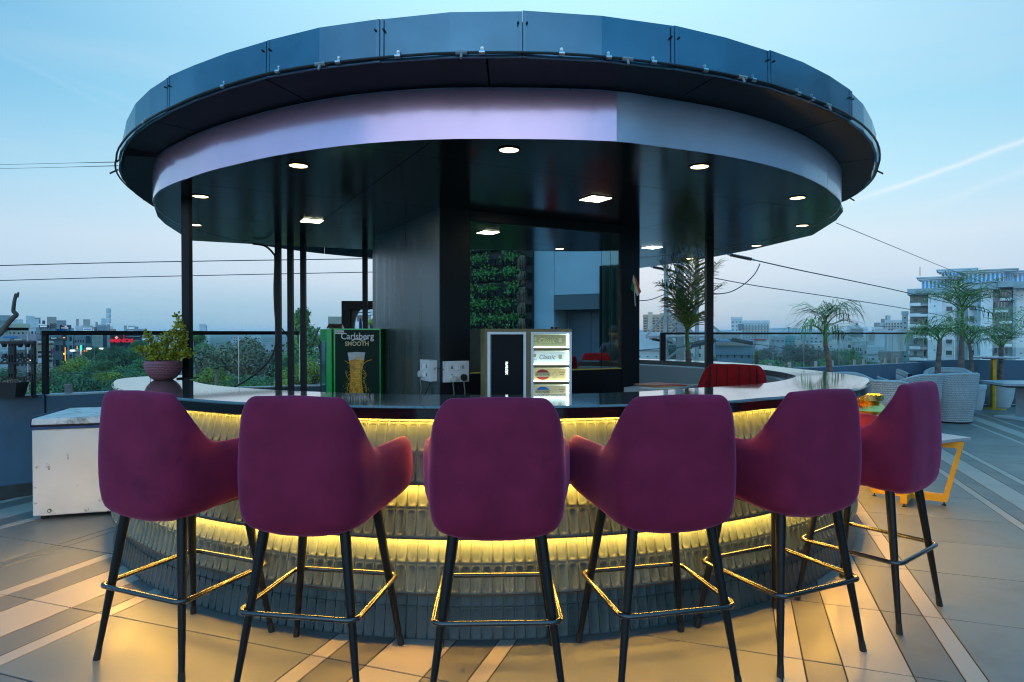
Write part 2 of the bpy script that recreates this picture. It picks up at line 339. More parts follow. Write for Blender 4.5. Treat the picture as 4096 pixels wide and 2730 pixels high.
def thing(name, label, cat, loc=(0, 0, 0), group=None, rz=0):
    o = bpy.data.objects.new(name, None); COL.objects.link(o); o.empty_display_size = .1
    o.location = loc; o.rotation_euler = (0, 0, rz); o['label'] = label; o['category'] = cat
    if group: o['group'] = group
    ORG[o.name] = Vector(loc); return o
def tag(o, label=None, cat=None, group=None, kind=None):
    for k, v in (('label', label), ('category', cat), ('group', group), ('kind', kind)):
        if v: o[k] = v
    return o
def single(mb, name, m, label, cat, group=None, smooth=None):
    return tag(mb.build(name, m, None, smooth), label, cat, group)
def inst(name, me, parent, mtx):
    ob = bpy.data.objects.new(name, me); COL.objects.link(ob)
    if parent:
        ob.parent = parent; ORG[ob.name] = ORG.get(parent.name, Vector((0, 0, 0)))
        ob.matrix_local = Matrix.Translation(-ORG[ob.name]) @ mtx
    else: ob.matrix_local = mtx
    return ob
def copy_tree(o, parent=None):
    c = o.copy(); COL.objects.link(c)
    if parent: c.parent = parent; ORG[c.name] = ORG.get(o.name, Vector((0, 0, 0)))
    for ch in list(o.children): copy_tree(ch, c)
    return c
def text(s, size, mtx, m, parent, name='lettering', extrude=.001, shear=0, xs=1, align='CENTER', bold=0, space=1):
    cu = bpy.data.curves.new('t', 'FONT'); cu.body = s; cu.size = size; cu.extrude = extrude; cu.shear = shear; cu.align_x = align; cu.align_y = 'CENTER'
    cu.offset = bold; cu.space_character = space; cu.resolution_u = 3
    to = bpy.data.objects.new('t', cu); COL.objects.link(to)
    me = bpy.data.meshes.new_from_object(to); bpy.data.objects.remove(to); bpy.data.curves.remove(cu)
    me.name = name; org = ORG.get(parent.name, Vector((0, 0, 0)))
    me.transform(Matrix.Translation(-org) @ mtx @ Matrix.Diagonal((xs, 1, 1, 1)))
    me.materials.clear(); me.materials.append(m)
    ob = bpy.data.objects.new(name, me); COL.objects.link(ob); ob.parent = parent; ORG[ob.name] = org
    return ob
def face_m(loc, rz=0, tilt=0):   # text standing up, facing -Y, turned by rz
    return Matrix.Translation(loc) @ Matrix.Rotation(rz, 4, 'Z') @ Matrix.Rotation(pi/2+tilt, 4, 'X')
def crom(pts, n=6, closed=False):
    P = [Vector(p) for p in pts]; k = len(P); out = []
    for i in range(k if closed else k-1):
        p0 = P[i-1] if (i > 0 or closed) else P[0]; p1 = P[i]; p2 = P[(i+1) % k]; p3 = P[(i+2) % k] if (i+2 < k or closed) else P[-1]
        for j in range(n):
            t = j/n; out.append(.5*((2*p1)+(p2-p0)*t+(2*p0-5*p1+4*p2-p3)*t*t+(3*p1-p0-3*p2+p3)*t**3))
    if not closed: out.append(P[-1])
    return out
def sst(a, b, x): t = max(0, min(1, (x-a)/(b-a))); return t*t*(3-2*t)
rnd = random.Random(7)
# ================================================================== TERRACE FLOOR
CU, SU = .944, .3306
def uv2xy(u, v): return (u*CU+v*SU, -u*SU+v*CU)
OUTL = [(-7, -7), (12.5, -7), (12.5, 11.3), (7.9, 11.35), (6.9, 10.75), (4.22, 9.1), (1.72, 7.55), (-.5, 7.05), (-2.35, 6.65), (-3.95, 4.92), (-7, 4.0)]
def inside(x, y, P=OUTL):
    r = False; n = len(P)
    for i in range(n):
        x0, y0 = P[i]; x1, y1 = P[(i+1) % n]
        if (y0 > y) != (y1 > y) and x < (x1-x0)*(y-y0)/(y1-y0)+x0: r = not r
    return r
fl = MB().prism(OUTL, -16, -.004).build('floor', M['grout'], kind='structure')
U = []
def band(e):
    for a, b, k in zip(e[:-1], e[1:], 'CBCBC'): U.append((a, b, k))
bands = [(-8.8, -8.72, -8.55, -8.29, -8.12, -8.04), (-7.03, -6.95, -6.78, -6.52, -6.35, -6.27), (-5.25, -5.17, -5.0, -4.74, -4.57, -4.49), (-3.42, -3.34, -3.16, -2.90, -2.73, -2.65),
         (-1.585, -1.507, -1.337, -1.09, -.925, -.855), (.16, .245, .385, .62, .79, .87), (1.735, 1.80, 1.93, 2.12, 2.25, 2.32),
         (3.06, 3.12, 3.25, 3.43, 3.56, 3.63), (4.6, 4.68, 4.84, 5.08, 5.24, 5.32), (6.3, 6.38, 6.54, 6.8, 6.96, 7.04)]
for i, e in enumerate(bands):
    band(e)
    if i+1 < len(bands):
        n0 = bands[i+1][0]
        if i == 2: U += [(e[-1], -3.84, 'A'), (-3.84, -3.76, 'A'), (-3.76, n0, 'A')]
        else: U.append((e[-1], n0, 'A'))
V = [1.62, 2.12, 2.72, 3.32, 3.95, 4.55, 5.13, 5.8, 6.4, 6.95, 7.52, 8.05]
while V[-1] < 13: V.append(V[-1]+.58)
while V[0] > -8: V.insert(0, V[0]-.6)
rest = {k: MB() for k in 'ABC'}; near = []
cache = {}
for (u0, u1, k) in U:
    for v0, v1 in zip(V[:-1], V[1:]):
        x, y = uv2xy((u0+u1)/2, (v0+v1)/2)
        if not inside(x, y): continue
        r = math.hypot(x+.17, y-5.28)
        vis = y > .9 and abs(x) < .80*y+.35 and y < 10.5 and r > 2.45
        near.append((not vis, y, u0, u1, v0, v1, k, x))
near.sort(key=lambda t: t[:2])
for i, (nv, yy, u0, u1, v0, v1, k, x) in enumerate(near):
    g = .0028; w, h = u1-u0-2*g, v1-v0-2*g
    px = yy and abs(2576/max(yy, 1)*w) > 30
    mt = Matrix.Translation((*uv2xy((u0+u1)/2, (v0+v1)/2), 0)) @ Matrix.Rotation(-.337, 4, 'Z')
    if not nv and i < 290:
        key = (round(w, 3), round(h, 3), k)
        if key not in cache:
            b = .0012; mb = MB(); W, Hh = w/2, h/2
            mb.add([(-W, -Hh, -.003), (W, -Hh, -.003), (W, Hh, -.003), (-W, Hh, -.003), (-W, -Hh, -b), (W, -Hh, -b), (W, Hh, -b), (-W, Hh, -b), (-W+b, -Hh+b, 0), (W-b, -Hh+b, 0), (W-b, Hh-b, 0), (-W+b, Hh-b, 0)],
                   [(0, 1, 5, 4), (1, 2, 6, 5), (2, 3, 7, 6), (3, 0, 4, 7), (4, 5, 9, 8), (5, 6, 10, 9), (6, 7, 11, 10), (7, 4, 8, 11), (8, 9, 10, 11)])
            cache[key] = mb.mesh('floor_tile', M['tile'+k])
        o = inst('floor_tile', cache[key], fl, mt)
        o.rotation_euler.x += R(rnd.uniform(-.05, .05)); o.location.z += rnd.uniform(-.0006, .0004)
    else:
        rest[k].add([mt @ Vector(p) for p in ((-w/2, -h/2, 0), (w/2, -h/2, 0), (w/2, h/2, 0), (-w/2, h/2, 0))], [(0, 1, 2, 3)])
for k in 'ABC': rest[k].build('floor_tiles', M['tile'+k], fl, kind='stuff', fix=False)

# ================================================================== BAR COUNTER
CB = (-.17, 5.28); ZC = .97
def interp(tab, a):
    if a <= tab[0][0]: return tab[0][1]
    for (a0, r0), (a1, r1) in zip(tab[:-1], tab[1:]):
        if a <= a1: return r0+(r1-r0)*(a-a0)/(a1-a0)
    return tab[-1][1]
def polar(pts, z, c):
    out = []
    for x, y in pts:
        p = atz(x, y, z); out.append((math.degrees(math.atan2(p.x-c[0], c[1]-p.y)), math.hypot(p.x-c[0], p.y-c[1])))
    return sorted(out)
bar = thing('bar_counter', 'round bar counter with polished top and tiers of grey tiles lit by yellow strips', 'bar counter', (CB[0], CB[1], 0))
A0, A1 = R(-64), R(152)
TIERS = [(.925, .646, 2.565, 2.645), (.636, .423, 2.575, 2.648), (.413, .193, 2.58, 2.65), (.186, 0, 2.60, 2.637)]
cx, cy_ = CB
for i, (zt, zb, rt, rb) in enumerate(TIERS):
    mb = MB().lathe([(rt-.05, zb), (rb, zb), (rb, zb+.004), (rt, zt), (rt-.05, zt)], cx, cy_, 120, A0, A1)
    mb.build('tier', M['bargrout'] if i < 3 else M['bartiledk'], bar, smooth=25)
MB().arc(CB, 2.20, 2.53, 0, .925, A0, A1, 110).build('inner_wall', M['wallpale'], bar, smooth=25)
pw = .0455
def tile_mesh(h, name, m, cut=0, dp=1):      # cut: +1 shows only lower half capsule, -1 upper half
    W = pw/2-.0011; Hh = h/2-.0011; n = 12; cw = W-.0035
    def cap(off, y):
        r = cw-off; out = []
        for i in range(n):
            a = 2*pi*(i+.5)/n
            hh = (h*(2 if cut else 1))/2-.0011-.0045-off-r
            x = r*cos(a); z = r*sin(a)+(hh if sin(a) > 0 else -hh)
            if cut > 0: z += h/2
            if cut < 0: z -= h/2
            z = max(-Hh+.001, min(Hh-.001, z))
            out.append((x, y, z))
        return out
    def rect(y):
        out = []
        for i in range(n):
            a = 2*pi*(i+.5)/n; c, s_ = cos(a), sin(a)
            if abs(s_) > .5: out.append((W*max(-1, min(1, c/.87)), y, Hh*(1 if s_ > 0 else -1)))
            else: out.append((W*(1 if c > 0 else -1), y, Hh*(1 if s_ > 0 else -1)*.6))
        return out
    vs = rect(0)+rect(-.0072)+cap(0, -.0076)+cap(.0026, -.0074+.0018*dp)+cap(.0085, -.0074+.0042*dp)
    fs = [(k*n+i, k*n+(i+1) % n, (k+1)*n+(i+1) % n, (k+1)*n+i) for k in range(4) for i in range(n)]+[tuple(4*n+i for i in range(n))]
    return MB().add(vs, fs).mesh(name, m, 50)
rows = []     # (tier, z0, z1, cut)
for t, zs in ((0, (.925, .893, .770, .649)), (1, (.634, .538, .426)), (2, (.411, .308, .196)), (3, (.184, .130, .003))):
    for j in range(len(zs)-1):
        first = j == 0
        rows.append((t, zs[j+1], zs[j], 1 if first and t < 3 and False else (-1 if False else (1 if first else 0))))
da = pw/2.648; ncol = int((A1-A0)/da)
cols = sorted(range(ncol), key=lambda c: abs(A0+(c+.5)*da-R(3)))
ind = set(cols[:int(298/len(rows))])
for (t, z0, z1, cut) in rows:
    zt, zb, rt, rb = TIERS[t]; h = z1-z0; zm = (z0+z1)/2
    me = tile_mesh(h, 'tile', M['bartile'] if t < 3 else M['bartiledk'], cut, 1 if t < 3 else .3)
    rr = rb+(rt-rb)*(zm-zb)/(zt-zb); tilt = math.atan2(rb-rt, zt-zb); mbs = MB()
    for c in range(ncol):
        a = A0+(c+.5)*da
        mt = Matrix.Translation((cx+rr*sin(a), cy_-rr*cos(a), zm)) @ Matrix.Rotation(a, 4, 'Z') @ Matrix.Rotation(-tilt, 4, 'X')
        if c in ind:
            o = inst('tile', me, bar, mt)
            o.rotation_euler.rotate_axis('Z', R(rnd.uniform(-.5, .5)))
        elif a < R(100): mbs.join(me, mt)
    mbs.build('tiles', M['bartile'] if t < 3 else M['bartiledk'], bar, smooth=50, kind='stuff', fix=False)
for z, r in ((.921, 2.598), (.642, 2.612), (.419, 2.614)):
    MB().arc(CB, r, r+.010, z-.005, z, A0+.02, R(120), 130).build('led_strip', M['led'], bar)
# lips in copper-dark metal between tiers
for t in (0, 1, 2):
    zt, zb, rt, rb = TIERS[t]
    MB().arc(CB, rb-.02, rb+.003, zb-.004, zb+.002, A0, A1, 130).build('lip', mat('lip_trim', (.10, .05, .03), .4) if t == 0 else bpy.data.materials['lip_trim'], bar)
# stone top in slabs
OUTP = [(614, 1506), (500, 1510), (458, 1522), (450, 1536), (461, 1549), (540, 1574), (756, 1595), (970, 1610), (1400, 1622), (2000, 1626), (2500, 1618), (2930, 1603), (3050, 1592), (3430, 1553), (3474, 1533), (3471, 1512), (3165, 1474), (2849, 1446)]
INP = [(760, 1509), (832, 1539), (1104, 1561), (1300, 1569), (1545, 1576), (2000, 1580), (2560, 1567), (2767, 1553), (3053, 1534), (3155, 1517), (3185, 1505), (3053, 1479), (2823, 1452), (2560, 1440)]
ro = polar(OUTP[2:], ZC, CB); ri = polar(INP[1:], ZC, CB)
def ring_slab(a0, a1, n=14):
    vs = []; fs = []; g = .0012
    for i in range(n+1):
        a = a0+(a1-a0)*i/n; d = math.degrees(a)
        r1 = interp(ro, d); r0 = min(interp(ri, d), r1-.2)
        if d < -63: f = max(0, (-63-d)/8.5); r1 -= .30*(1-math.sqrt(max(0, 1-f*f)))
        for r, z in ((r0, .926), (r1-.012, .926), (r1, .932), (r1, .962), (r1-.006, ZC), (r0, ZC)):
            vs.append((cx+r*sin(a), cy_-r*cos(a), z))
    for i in range(n):
        for j in range(6): fs.append((i*6+j, i*6+(j+1) % 6, (i+1)*6+(j+1) % 6, (i+1)*6+j))
    fs += [(5, 4, 3, 2, 1, 0), tuple(n*6+j for j in range(6))]
    return MB().add(vs, fs)
seams = [-71.5, -42.5, -14, 11.5, 33, 53, 73, 98, 124, 150]
for s0, s1 in zip(seams[:-1], seams[1:]):
    ring_slab(R(s0)+.00025, R(s1)-.00025, 28).build('stone_slab', M['stone'], bar, smooth=35)
    # dark edge face set just proud of the slab edge
    vs = []; fs = []
    for i in range(21):
        a = R(s0)+.0001+(R(s1)-R(s0)-.0002)*i/20; d = math.degrees(a); r1 = interp(ro, d)
        if d < -63: f = max(0, (-63-d)/8.5); r1 -= .30*(1-math.sqrt(max(0, 1-f*f)))
        vs += [(cx+(r1+.001)*sin(a), cy_-(r1+.001)*cos(a), .916), (cx+(r1+.004)*sin(a), cy_-(r1+.004)*cos(a), .918), (cx+(r1+.004)*sin(a), cy_-(r1+.004)*cos(a), .958), (cx+(r1+.001)*sin(a), cy_-(r1+.001)*cos(a), .960)]
    for i in range(20):
        for j in range(4): fs.append((i*4+j, i*4+(j+1) % 4, i*4+4+(j+1) % 4, i*4+4+j))
    MB().add(vs, fs).build('edge_trim', M['stoneedge'], bar, smooth=30)

# ================================================================== CANOPY
can = thing('canopy', 'big round dark canopy over the bar with blue steel rim and mauve band', 'canopy', (-.1, 5.4, 2.14))
CC = (-.10, 5.43); ZB, ZT, ZS = 2.36, 2.63, 2.14
k = 1/1.149
fbp = [(x*k, y*k) for x, y in [(545, 800), (580, 850), (640, 900), (705, 943), (545, 740), (580, 660), (670, 580), (820, 500), (1050, 410), (1230, 358), (1480, 315), (1760, 285), (2048, 265), (2353, 262)]]+[(2048+x*k, y*k) for x, y in [(250, 268), (450, 285), (750, 320), (900, 345), (1180, 405), (1380, 475), (1560, 560), (1650, 640), (1680, 720), (1670, 780), (1630, 855), (1530, 925)]]
ftp = [(x*k, y*k) for x, y in [(557, 690), (585, 530), (650, 445), (775, 355), (975, 265), (1240, 185), (1480, 127), (1745, 87), (2090, 52), (2353, 50)]]+[(2048+x*k, y*k) for x, y in [(220, 58), (385, 70), (745, 122), (880, 150), (1180, 233), (1395, 315), (1550, 412), (1630, 490), (1668, 570)]]
tb = polar(fbp, ZB, CC); tt = polar(ftp, ZT, CC)
tb = [t for t in tb if abs(t[0]) < 112]; tb = [(-180, 2.8)]+[(-125, 2.8)]+tb+[(125, 2.8), (180, 2.8)]
tz = []
for x, y in ftp:          # height at which each measured top point meets the upright rim wall
    d = _ray(x, y); w = 0; t_ = None
    for it in range(12):
        r_ = interp(tb, w); A_ = d.x**2+d.y**2; B_ = -2*(d.x*CC[0]+d.y*CC[1]); C_ = CC[0]**2+CC[1]**2-r_**2; q_ = B_*B_-4*A_*C_
        if q_ < 0: t_ = None; break
        t_ = (-B_-math.sqrt(q_))/(2*A_); w = math.degrees(math.atan2(t_*d.x-CC[0], CC[1]-t_*d.y))
    if t_ and abs(w) < 66: tz.append((w, H+t_*d.z))
tz.sort(); tz = [(-180, tz[0][1]), (-70, tz[0][1])]+tz+[(70, tz[-1][1]), (180, tz[-1][1])]
tt = [(a, r-.004) for a, r in tb]
def ZTf(d): return interp(tz, (d+180) % 360-180)
def PC(r, a, z, c=CC): return (c[0]+r*sin(a), c[1]-r*cos(a), z)
joints_px = [(505, 650), (668, 450), (1070, 312), (1515, 242), (2090, 226), (2697, 277), (3075, 355), (3400, 484)]
ja = [p[0] for p in polar(joints_px, ZB, CC)]
ja = [-165, -140, -115, -88]+ja+[62, 88, 115, 140, 165, 195]
rr2 = random.Random(3)
for q, (d0, d1) in enumerate(zip(ja[:-1], ja[1:])):
    n = max(2, int((d1-d0)/5)); mb = MB(); off = rr2.uniform(-.006, .006); vs = []; fs = []
    for i in range(n+1):
        d = d0+(d1-d0)*i/n; w = (d+180) % 360-180; a = R(d)+(.0003 if i == 0 else (-.0003 if i == n else 0))
        b = interp(tb, w)+off; t_ = interp(tt, w)+off; dz = rr2.uniform(-.004, .004)
        ZT = ZTf(d); vs += [PC(b, a, ZB), PC(t_, a, ZT+dz), PC(t_-.012, a, ZT+dz), PC(b-.012, a, ZB)]
    for i in range(n):
        for j in range(4): fs.append((i*4+j, i*4+(j+1) % 4, i*4+4+(j+1) % 4, i*4+4+j))
    fs += [(3, 2, 1, 0), tuple(n*4+j for j in range(4))]
    mb.add(vs, fs).build('fascia_panel', M['fascia'], can, smooth=1)
    a = R(d1); w = (d1+180) % 360-180; ZT = ZTf(d1)
    if abs(w) < 95:      # jointing straps and screws
        j = MB()
        for o_ in (-.0032, .0032):
            j.bar(PC(interp(tb, w)+.006, a+o_, ZB+.005), PC(interp(tt, w)+.006, a+o_, ZT-.004), .013, .004, up=(sin(a), -cos(a), 0))
        j.build('joint_strap', M['fascia'], can)
        sc = MB()
        for o_ in (-.006, .006):
            f = .72; r_ = interp(tb, w)*(1-f)+interp(tt, w)*f
            sc.tube([PC(r_+.004, a+o_, ZB+f*(ZT-ZB)), PC(r_+.016, a+o_, ZB+f*(ZT-ZB))], .0045, 8)
        sc.build('screw', M['dark'], can)
# overhang underside, light-blocking roof disc, band
def ringpanel(r0t, r1t, z, d0, d1, m, nm, th=.008, n=6):
    vs = []; fs = []
    for i in range(n+1):
        d = d0+(d1-d0)*i/n; w = (d+180) % 360-180; a = R(d)+(.0012 if i == 0 else (-.0012 if i == n else 0))
        b, t_ = interp(r0t, w), interp(r1t, w)
        vs += [PC(b, a, z), PC(t_, a, z), PC(t_, a, z+th), PC(b, a, z+th)]
    for i in range(n):
        for j in range(4): fs.append((i*4+j, i*4+(j+1) % 4, i*4+4+(j+1) % 4, i*4+4+j))
    fs += [(3, 2, 1, 0), tuple(n*4+j for j in range(4))]
    return MB().add(vs, fs).build(nm, m, can)
rin = [(-180, 2.40), (180, 2.40)]; rout = [(a, r-.016) for a, r in tb]
for d0, d1 in zip(range(-180, 180, 20), range(-160, 181, 20)): ringpanel(rin, rout, ZB+.003, d0, d1, M['soffit'], 'overhang_panel')
mb = MB(); n = 72
mb.add([PC(interp(tt, -180+5*i)-.02, R(-180+5*i), ZTf(-180+5*i)-.03) for i in range(n)]+[(CC[0], CC[1], 2.56)], [(i, (i+1) % n, n) for i in range(n)])
mb.build('roof_light_block', M['soffit'], can)  # unseen disc added on top of the canopy to block light
bbp = [(x*k, y*k) for x, y in [(705, 920), (740, 870), (850, 822), (1100, 747), (1350, 695), (1600, 660), (1850, 640), (2048, 632), (2353, 632)]]+[(2048+x*k, y*k) for x, y in [(480, 643), (700, 672), (1000, 715), (1200, 760), (1400, 835), (1480, 890), (1515, 930)]]
bnd = polar(bbp, ZS, CC); bnd = [(-180, 2.55), (-100, 2.56)]+bnd+[(100, 2.56), (180, 2.55)]
def bandpanel(d0, d1, m, out, zb=0, zt=0):
    n = max(3, int((d1-d0)/3)); vs = []; fs = []
    for i in range(n+1):
        d = d0+(d1-d0)*i/n; w = (d+180) % 360-180; a = R(d)+(.0010 if i == 0 else (-.0010 if i == n else 0)); b = interp(bnd, w)+out
        vs += [PC(b-.006, a, ZS-.006+zb), PC(b, a, ZS-.006+zb), PC(b, a, ZB+zt), PC(b-.006, a, ZB+zt)]
    for i in range(n):
        for j in range(4): fs.append((i*4+j, i*4+(j+1) % 4, i*4+4+(j+1) % 4, i*4+4+j))
    fs += [(3, 2, 1, 0), tuple(n*4+j for j in range(4))]
    return MB().add(vs, fs).build('band_panel', m, can, smooth=12)
jb = polar([(2455, 568), (745, 712)], ZS, CC); pe, ps = jb[1][0], jb[0][0]
bandpanel(-84, ps, M['pink'], .006, zt=-.004); bandpanel(ps, pe, M['pink'], .008, zb=-.004, zt=-.008)
for d0, d1 in ((-84, -30), (-30, 8), (8, 52), (52, 84), (84, 130), (130, 180), (180, 230), (230, 276)): bandpanel(d0, d1, M['white'], 0)
# soffit in board panels, clipped to its outline
so_px = [(617, 826), (630, 865), (660, 895), (729, 940), (766, 962), (1000, 975), (1436, 996), (1545, 1000), (2559, 1072), (2760, 1045), (3000, 1000), (3250, 940), (3345, 880), (3373, 845)]
arcp = [PC(interp(bnd, d)-.004, R(d), ZS) for d in range(66, -68, -4)]
outl = [(p.x, p.y) for p in (atz(x, y, ZS) for x, y in so_px)]+[(p[0], p[1]) for p in arcp]
dv = Vector((.882, .472)); nv_ = Vector((-.472, .882))
def clip(poly, n, c, keep):
    out = []; m = len(poly)
    for i in range(m):
        p, q = Vector(poly[i]), Vector(poly[(i+1) % m]); a, b = (p.dot(n)-c)*keep, (q.dot(n)-c)*keep
        if a >= 0: out.append(tuple(p))
        if (a > 0 and b < 0) or (a < 0 and b > 0): out.append(tuple(p+(q-p)*(a/(a-b))))
    return out
As = [-4, -1.35, 1.06, 3.48, 9]; Bs = [-1, 1.8, 3.0, 4.2, 5.35, 6.5, 7.6, 12]; g = .0022
for a0, a1 in zip(As[:-1], As[1:]):
    for b0, b1 in zip(Bs[:-1], Bs[1:]):
        P = clip(clip(clip(clip(outl, dv, a0+g, 1), dv, a1-g, -1), nv_, b0+g, 1), nv_, b1-g, -1)
        if len(P) > 2: MB().prism(P, ZS-.004, ZS+.004).build('soffit_panel', M['glossblack'], can)
MB().prism(outl, ZS+.006, ZS+.016).build('soffit_backing', M['dark'], can)
# misting pipe with clips and nozzles
pp = [PC(interp(tb, d)+.012, R(d), ZB+.012) for d in range(-100, 101, 3)]
pipe = single(MB().tube(pp, .0060, 8), 'misting_pipe', M['wireblack'], 'thin black misting pipe clipped along the lower rim of the canopy', 'pipe', smooth=40)
clipm = mat('grey_pvc', (.22, .24, .25), .4)
def pa(x, y): return polar([(x, y)], ZB, CC)[0][0]
for x, y in [(905, 362), (1125, 305), (1358, 265), (1590, 236), (1928, 222), (2249, 222), (2438, 238), (2614, 262), (2826, 290), (3005, 336), (3190, 386), (3255, 405), (575, 500)]:
    d = pa(x, y); a = R(d); r = interp(tb, d)
    c = MB().tube([PC(r+.012, a-.004, ZB+.012), PC(r+.012, a+.004, ZB+.012)], .0090, 10); c.bar(PC(r+.004, a, ZB+.012), PC(r+.004, a, ZB+.036), .012, .004, up=(sin(a), -cos(a), 0))
    c.tube([PC(r+.004, a, ZB+.032), PC(r+.010, a, ZB+.032)], .0050, 8)
    o = c.build('pipe_clip', M['chrome'], pipe, smooth=40)
for x, y in [(1290, 276), (1848, 232), (2505, 254), (2960, 326), (3310, 432)]:
    d = pa(x, y); a = R(d); r = interp(tb, d)
    c = MB().tube([PC(r+.012, a-.008, ZB+.012), PC(r+.012, a+.008, ZB+.012)], .0095, 8); c.tube([PC(r+.014, a, ZB+.010), PC(r+.028, a, ZB-.016)], .0055, 8)
    c.build('nozzle', clipm, pipe, smooth=40)
for x, y in [(462, 690), (3520, 690), (3408, 798)]:
    d = pa(x, y); a = R(d); r = interp(tb, d)
    MB().tube([PC(r+.0, a, ZB+.02), PC(r+.05, a, ZB-.012)], .006, 8).build('nozzle', M['wireblack'], pipe)
# posts
def post(x, y0w, Y, w, zb, label, px0=None):
    p = aty(x, 1332, Y); MB_ = MB().box(p.x, Y, (zb+ZS-.004)/2, w, w, ZS-.004-zb)
    b = MB().box(p.x, Y, zb+.004, w*2, w*2, .008)
    t = thing('steel_post', label, 'post', (p.x, Y, zb), group='black square posts under the canopy')
    MB_.build('shaft', M['blackm'], t); b.build('base_plate', M['blackm'], t); return t
post(750, 0, 4.22, .049, ZC, 'black square steel post standing on the bar top beside the mauve plant bowl')
post(1114, 0, 6.22, .050, 0, 'leftmost of three thin black posts between the planter and the green cooler')
post(1163, 0, 6.26, .050, 0, 'middle of three thin black posts between the planter and the green cooler')
post(1214, 0, 6.30, .048, 0, 'rightmost of three thin black posts between the planter and the green cooler')
post(1461, 0, 6.45, .046, 0, 'thin black post behind the green cooler, further from the pillar')
post(1507, 0, 6.48, .050, 0, 'thin black post behind the green cooler, nearest the pillar')
post(2836, 0, 6.15, .066, 0, 'black post behind the red ribbed chair, in front of the palm')
# lamps in the soffit
rl = [(1194, 663, 'above the leftmost gap of bar stools, next to the mauve band'), (802, 786, 'near the left front post, at the left front of the soffit'), (780, 900, 'furthest back on the left side of the soffit'),
      (2036, 600, 'at the front centre of the soffit above the middle bar stool'), (2798, 667, 'at the front right of the soffit under the white band'), (3190, 792, 'at the right side of the soffit, nearer one of two'),
      (3209, 903, 'at the far right side of the soffit, above the small palm'), (3026, 983, 'at the back right of the soffit near the insulator'), (2757, 1035, 'at the back of the soffit above the tall palm')]
for x, y, lb in rl:
    p = atz(x, y, ZS-.005); t = thing('downlight', 'small round warm downlight '+lb, 'ceiling light', p, group='round downlights in the canopy soffit')
    MB().lathe([(.052, p.z+.001), (.056, p.z-.003), (.047, p.z-.004), (.045, p.z+.001)], p.x, p.y, 24).build('trim_ring', M['blackm'], t, smooth=40)
    MB().lathe([(.0001, p.z-.0015), (.045, p.z-.0015)], p.x, p.y, 24).build('diffuser', M['warm'], t, fix=False)
for x, y, m_, lb in [(1247, 883, 'yellowl', 'square lit panel lamp in the soffit left of the pillar'), (2382, 795, 'yellowl', 'square lit panel lamp in the soffit in front of the mirror'), (2608, 990, 'cool', 'square cool white panel lamp in the soffit right of the pillar')]:
    p = atz(x, y, ZS-.005); t = thing('panel_light', lb, 'ceiling light', p, group='square panel lamps in the canopy soffit')
    MB().box(p.x, p.y, p.z-.001, .17, .17, .004, R(28)).build('frame', M['whiteplastic'] if m_ == 'cool' else M['blackm'], t)
    MB().box(p.x, p.y, p.z-.004, .145, .145, .003, R(28)).build('diffuser', M[m_], t)

# ================================================================== PILLAR WITH MIRROR
PL = Vector((-.50, 4.48)); D2 = Vector((.882, .472)); N2 = Vector((.472, -.882)); PLEN = 1.758; PTH = 1.68
pil = thing('pillar', 'black clad pillar in the middle of the bar with a framed mirror on its front', 'pillar', (.3, 5.2, 0))
def PF(s, o, z): q = PL+D2*s+N2*o; return (q.x, q.y, z)       # point on the front face, o = out of it
def fbox(mb, s0, s1, o0, o1, z0, z1):
    mb.add([PF(s, o, z) for z in (z0, z1) for s, o in ((s0, o0), (s1, o0), (s1, o1), (s0, o1))], [(3, 2, 1, 0), (4, 5, 6, 7), (0, 1, 5, 4), (1, 2, 6, 5), (2, 3, 7, 6), (3, 0, 4, 7)]); return mb
ZP = ZS-.0045
fbox(MB(), .004, PLEN-.004, -PTH, -.034, 0, ZP).build('core', M['pillarblack'], pil)
fbox(MB(), 0, .225, -.033, 0, 0, ZP).build('front_panel', M['pillarblack'], pil)
fbox(MB(), 1.575, PLEN, -.033, 0, 0, ZP).build('front_panel', M['pillarblack'], pil)
fbox(MB(), .227, 1.573, -.033, -.002, 2.075, ZP).build('front_panel', M['pillarblack'], pil)
fbox(MB(), .227, 1.573, -.033, -.002, 0, .98).build('front_panel', M['pillarblack'], pil)
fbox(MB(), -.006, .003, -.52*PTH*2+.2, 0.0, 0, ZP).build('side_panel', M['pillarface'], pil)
mir = fbox(MB(), .229, 1.388, -.032, -.020, .984, 2.071).build('mirror_pane', M['mirror'], pil)
fbox(MB(), 1.391, 1.474, -.032, -.019, .984, 2.071).build('mirror_pane', M['mirrorgold'], pil, label='narrow bronze mirror strip')
fbox(MB(), 1.477, 1.571, -.032, -.019, .984, 2.071).build('mirror_pane', M['mirrorgold'], pil, label='narrow bronze mirror strip')
t = MB(); fbox(t, .227, 1.573, -.019, .001, .978, .986); t.build('sill_strip', M['menuY'], pil)
t = MB(); fbox(t, .224, .229, -.019, .001, .98, 2.075); fbox(t, 1.571, 1.576, -.019, .001, .98, 2.075); fbox(t, .224, 1.576, -.019, .001, 2.071, 2.076); t.build('mirror_frame', M['dark'], pil)

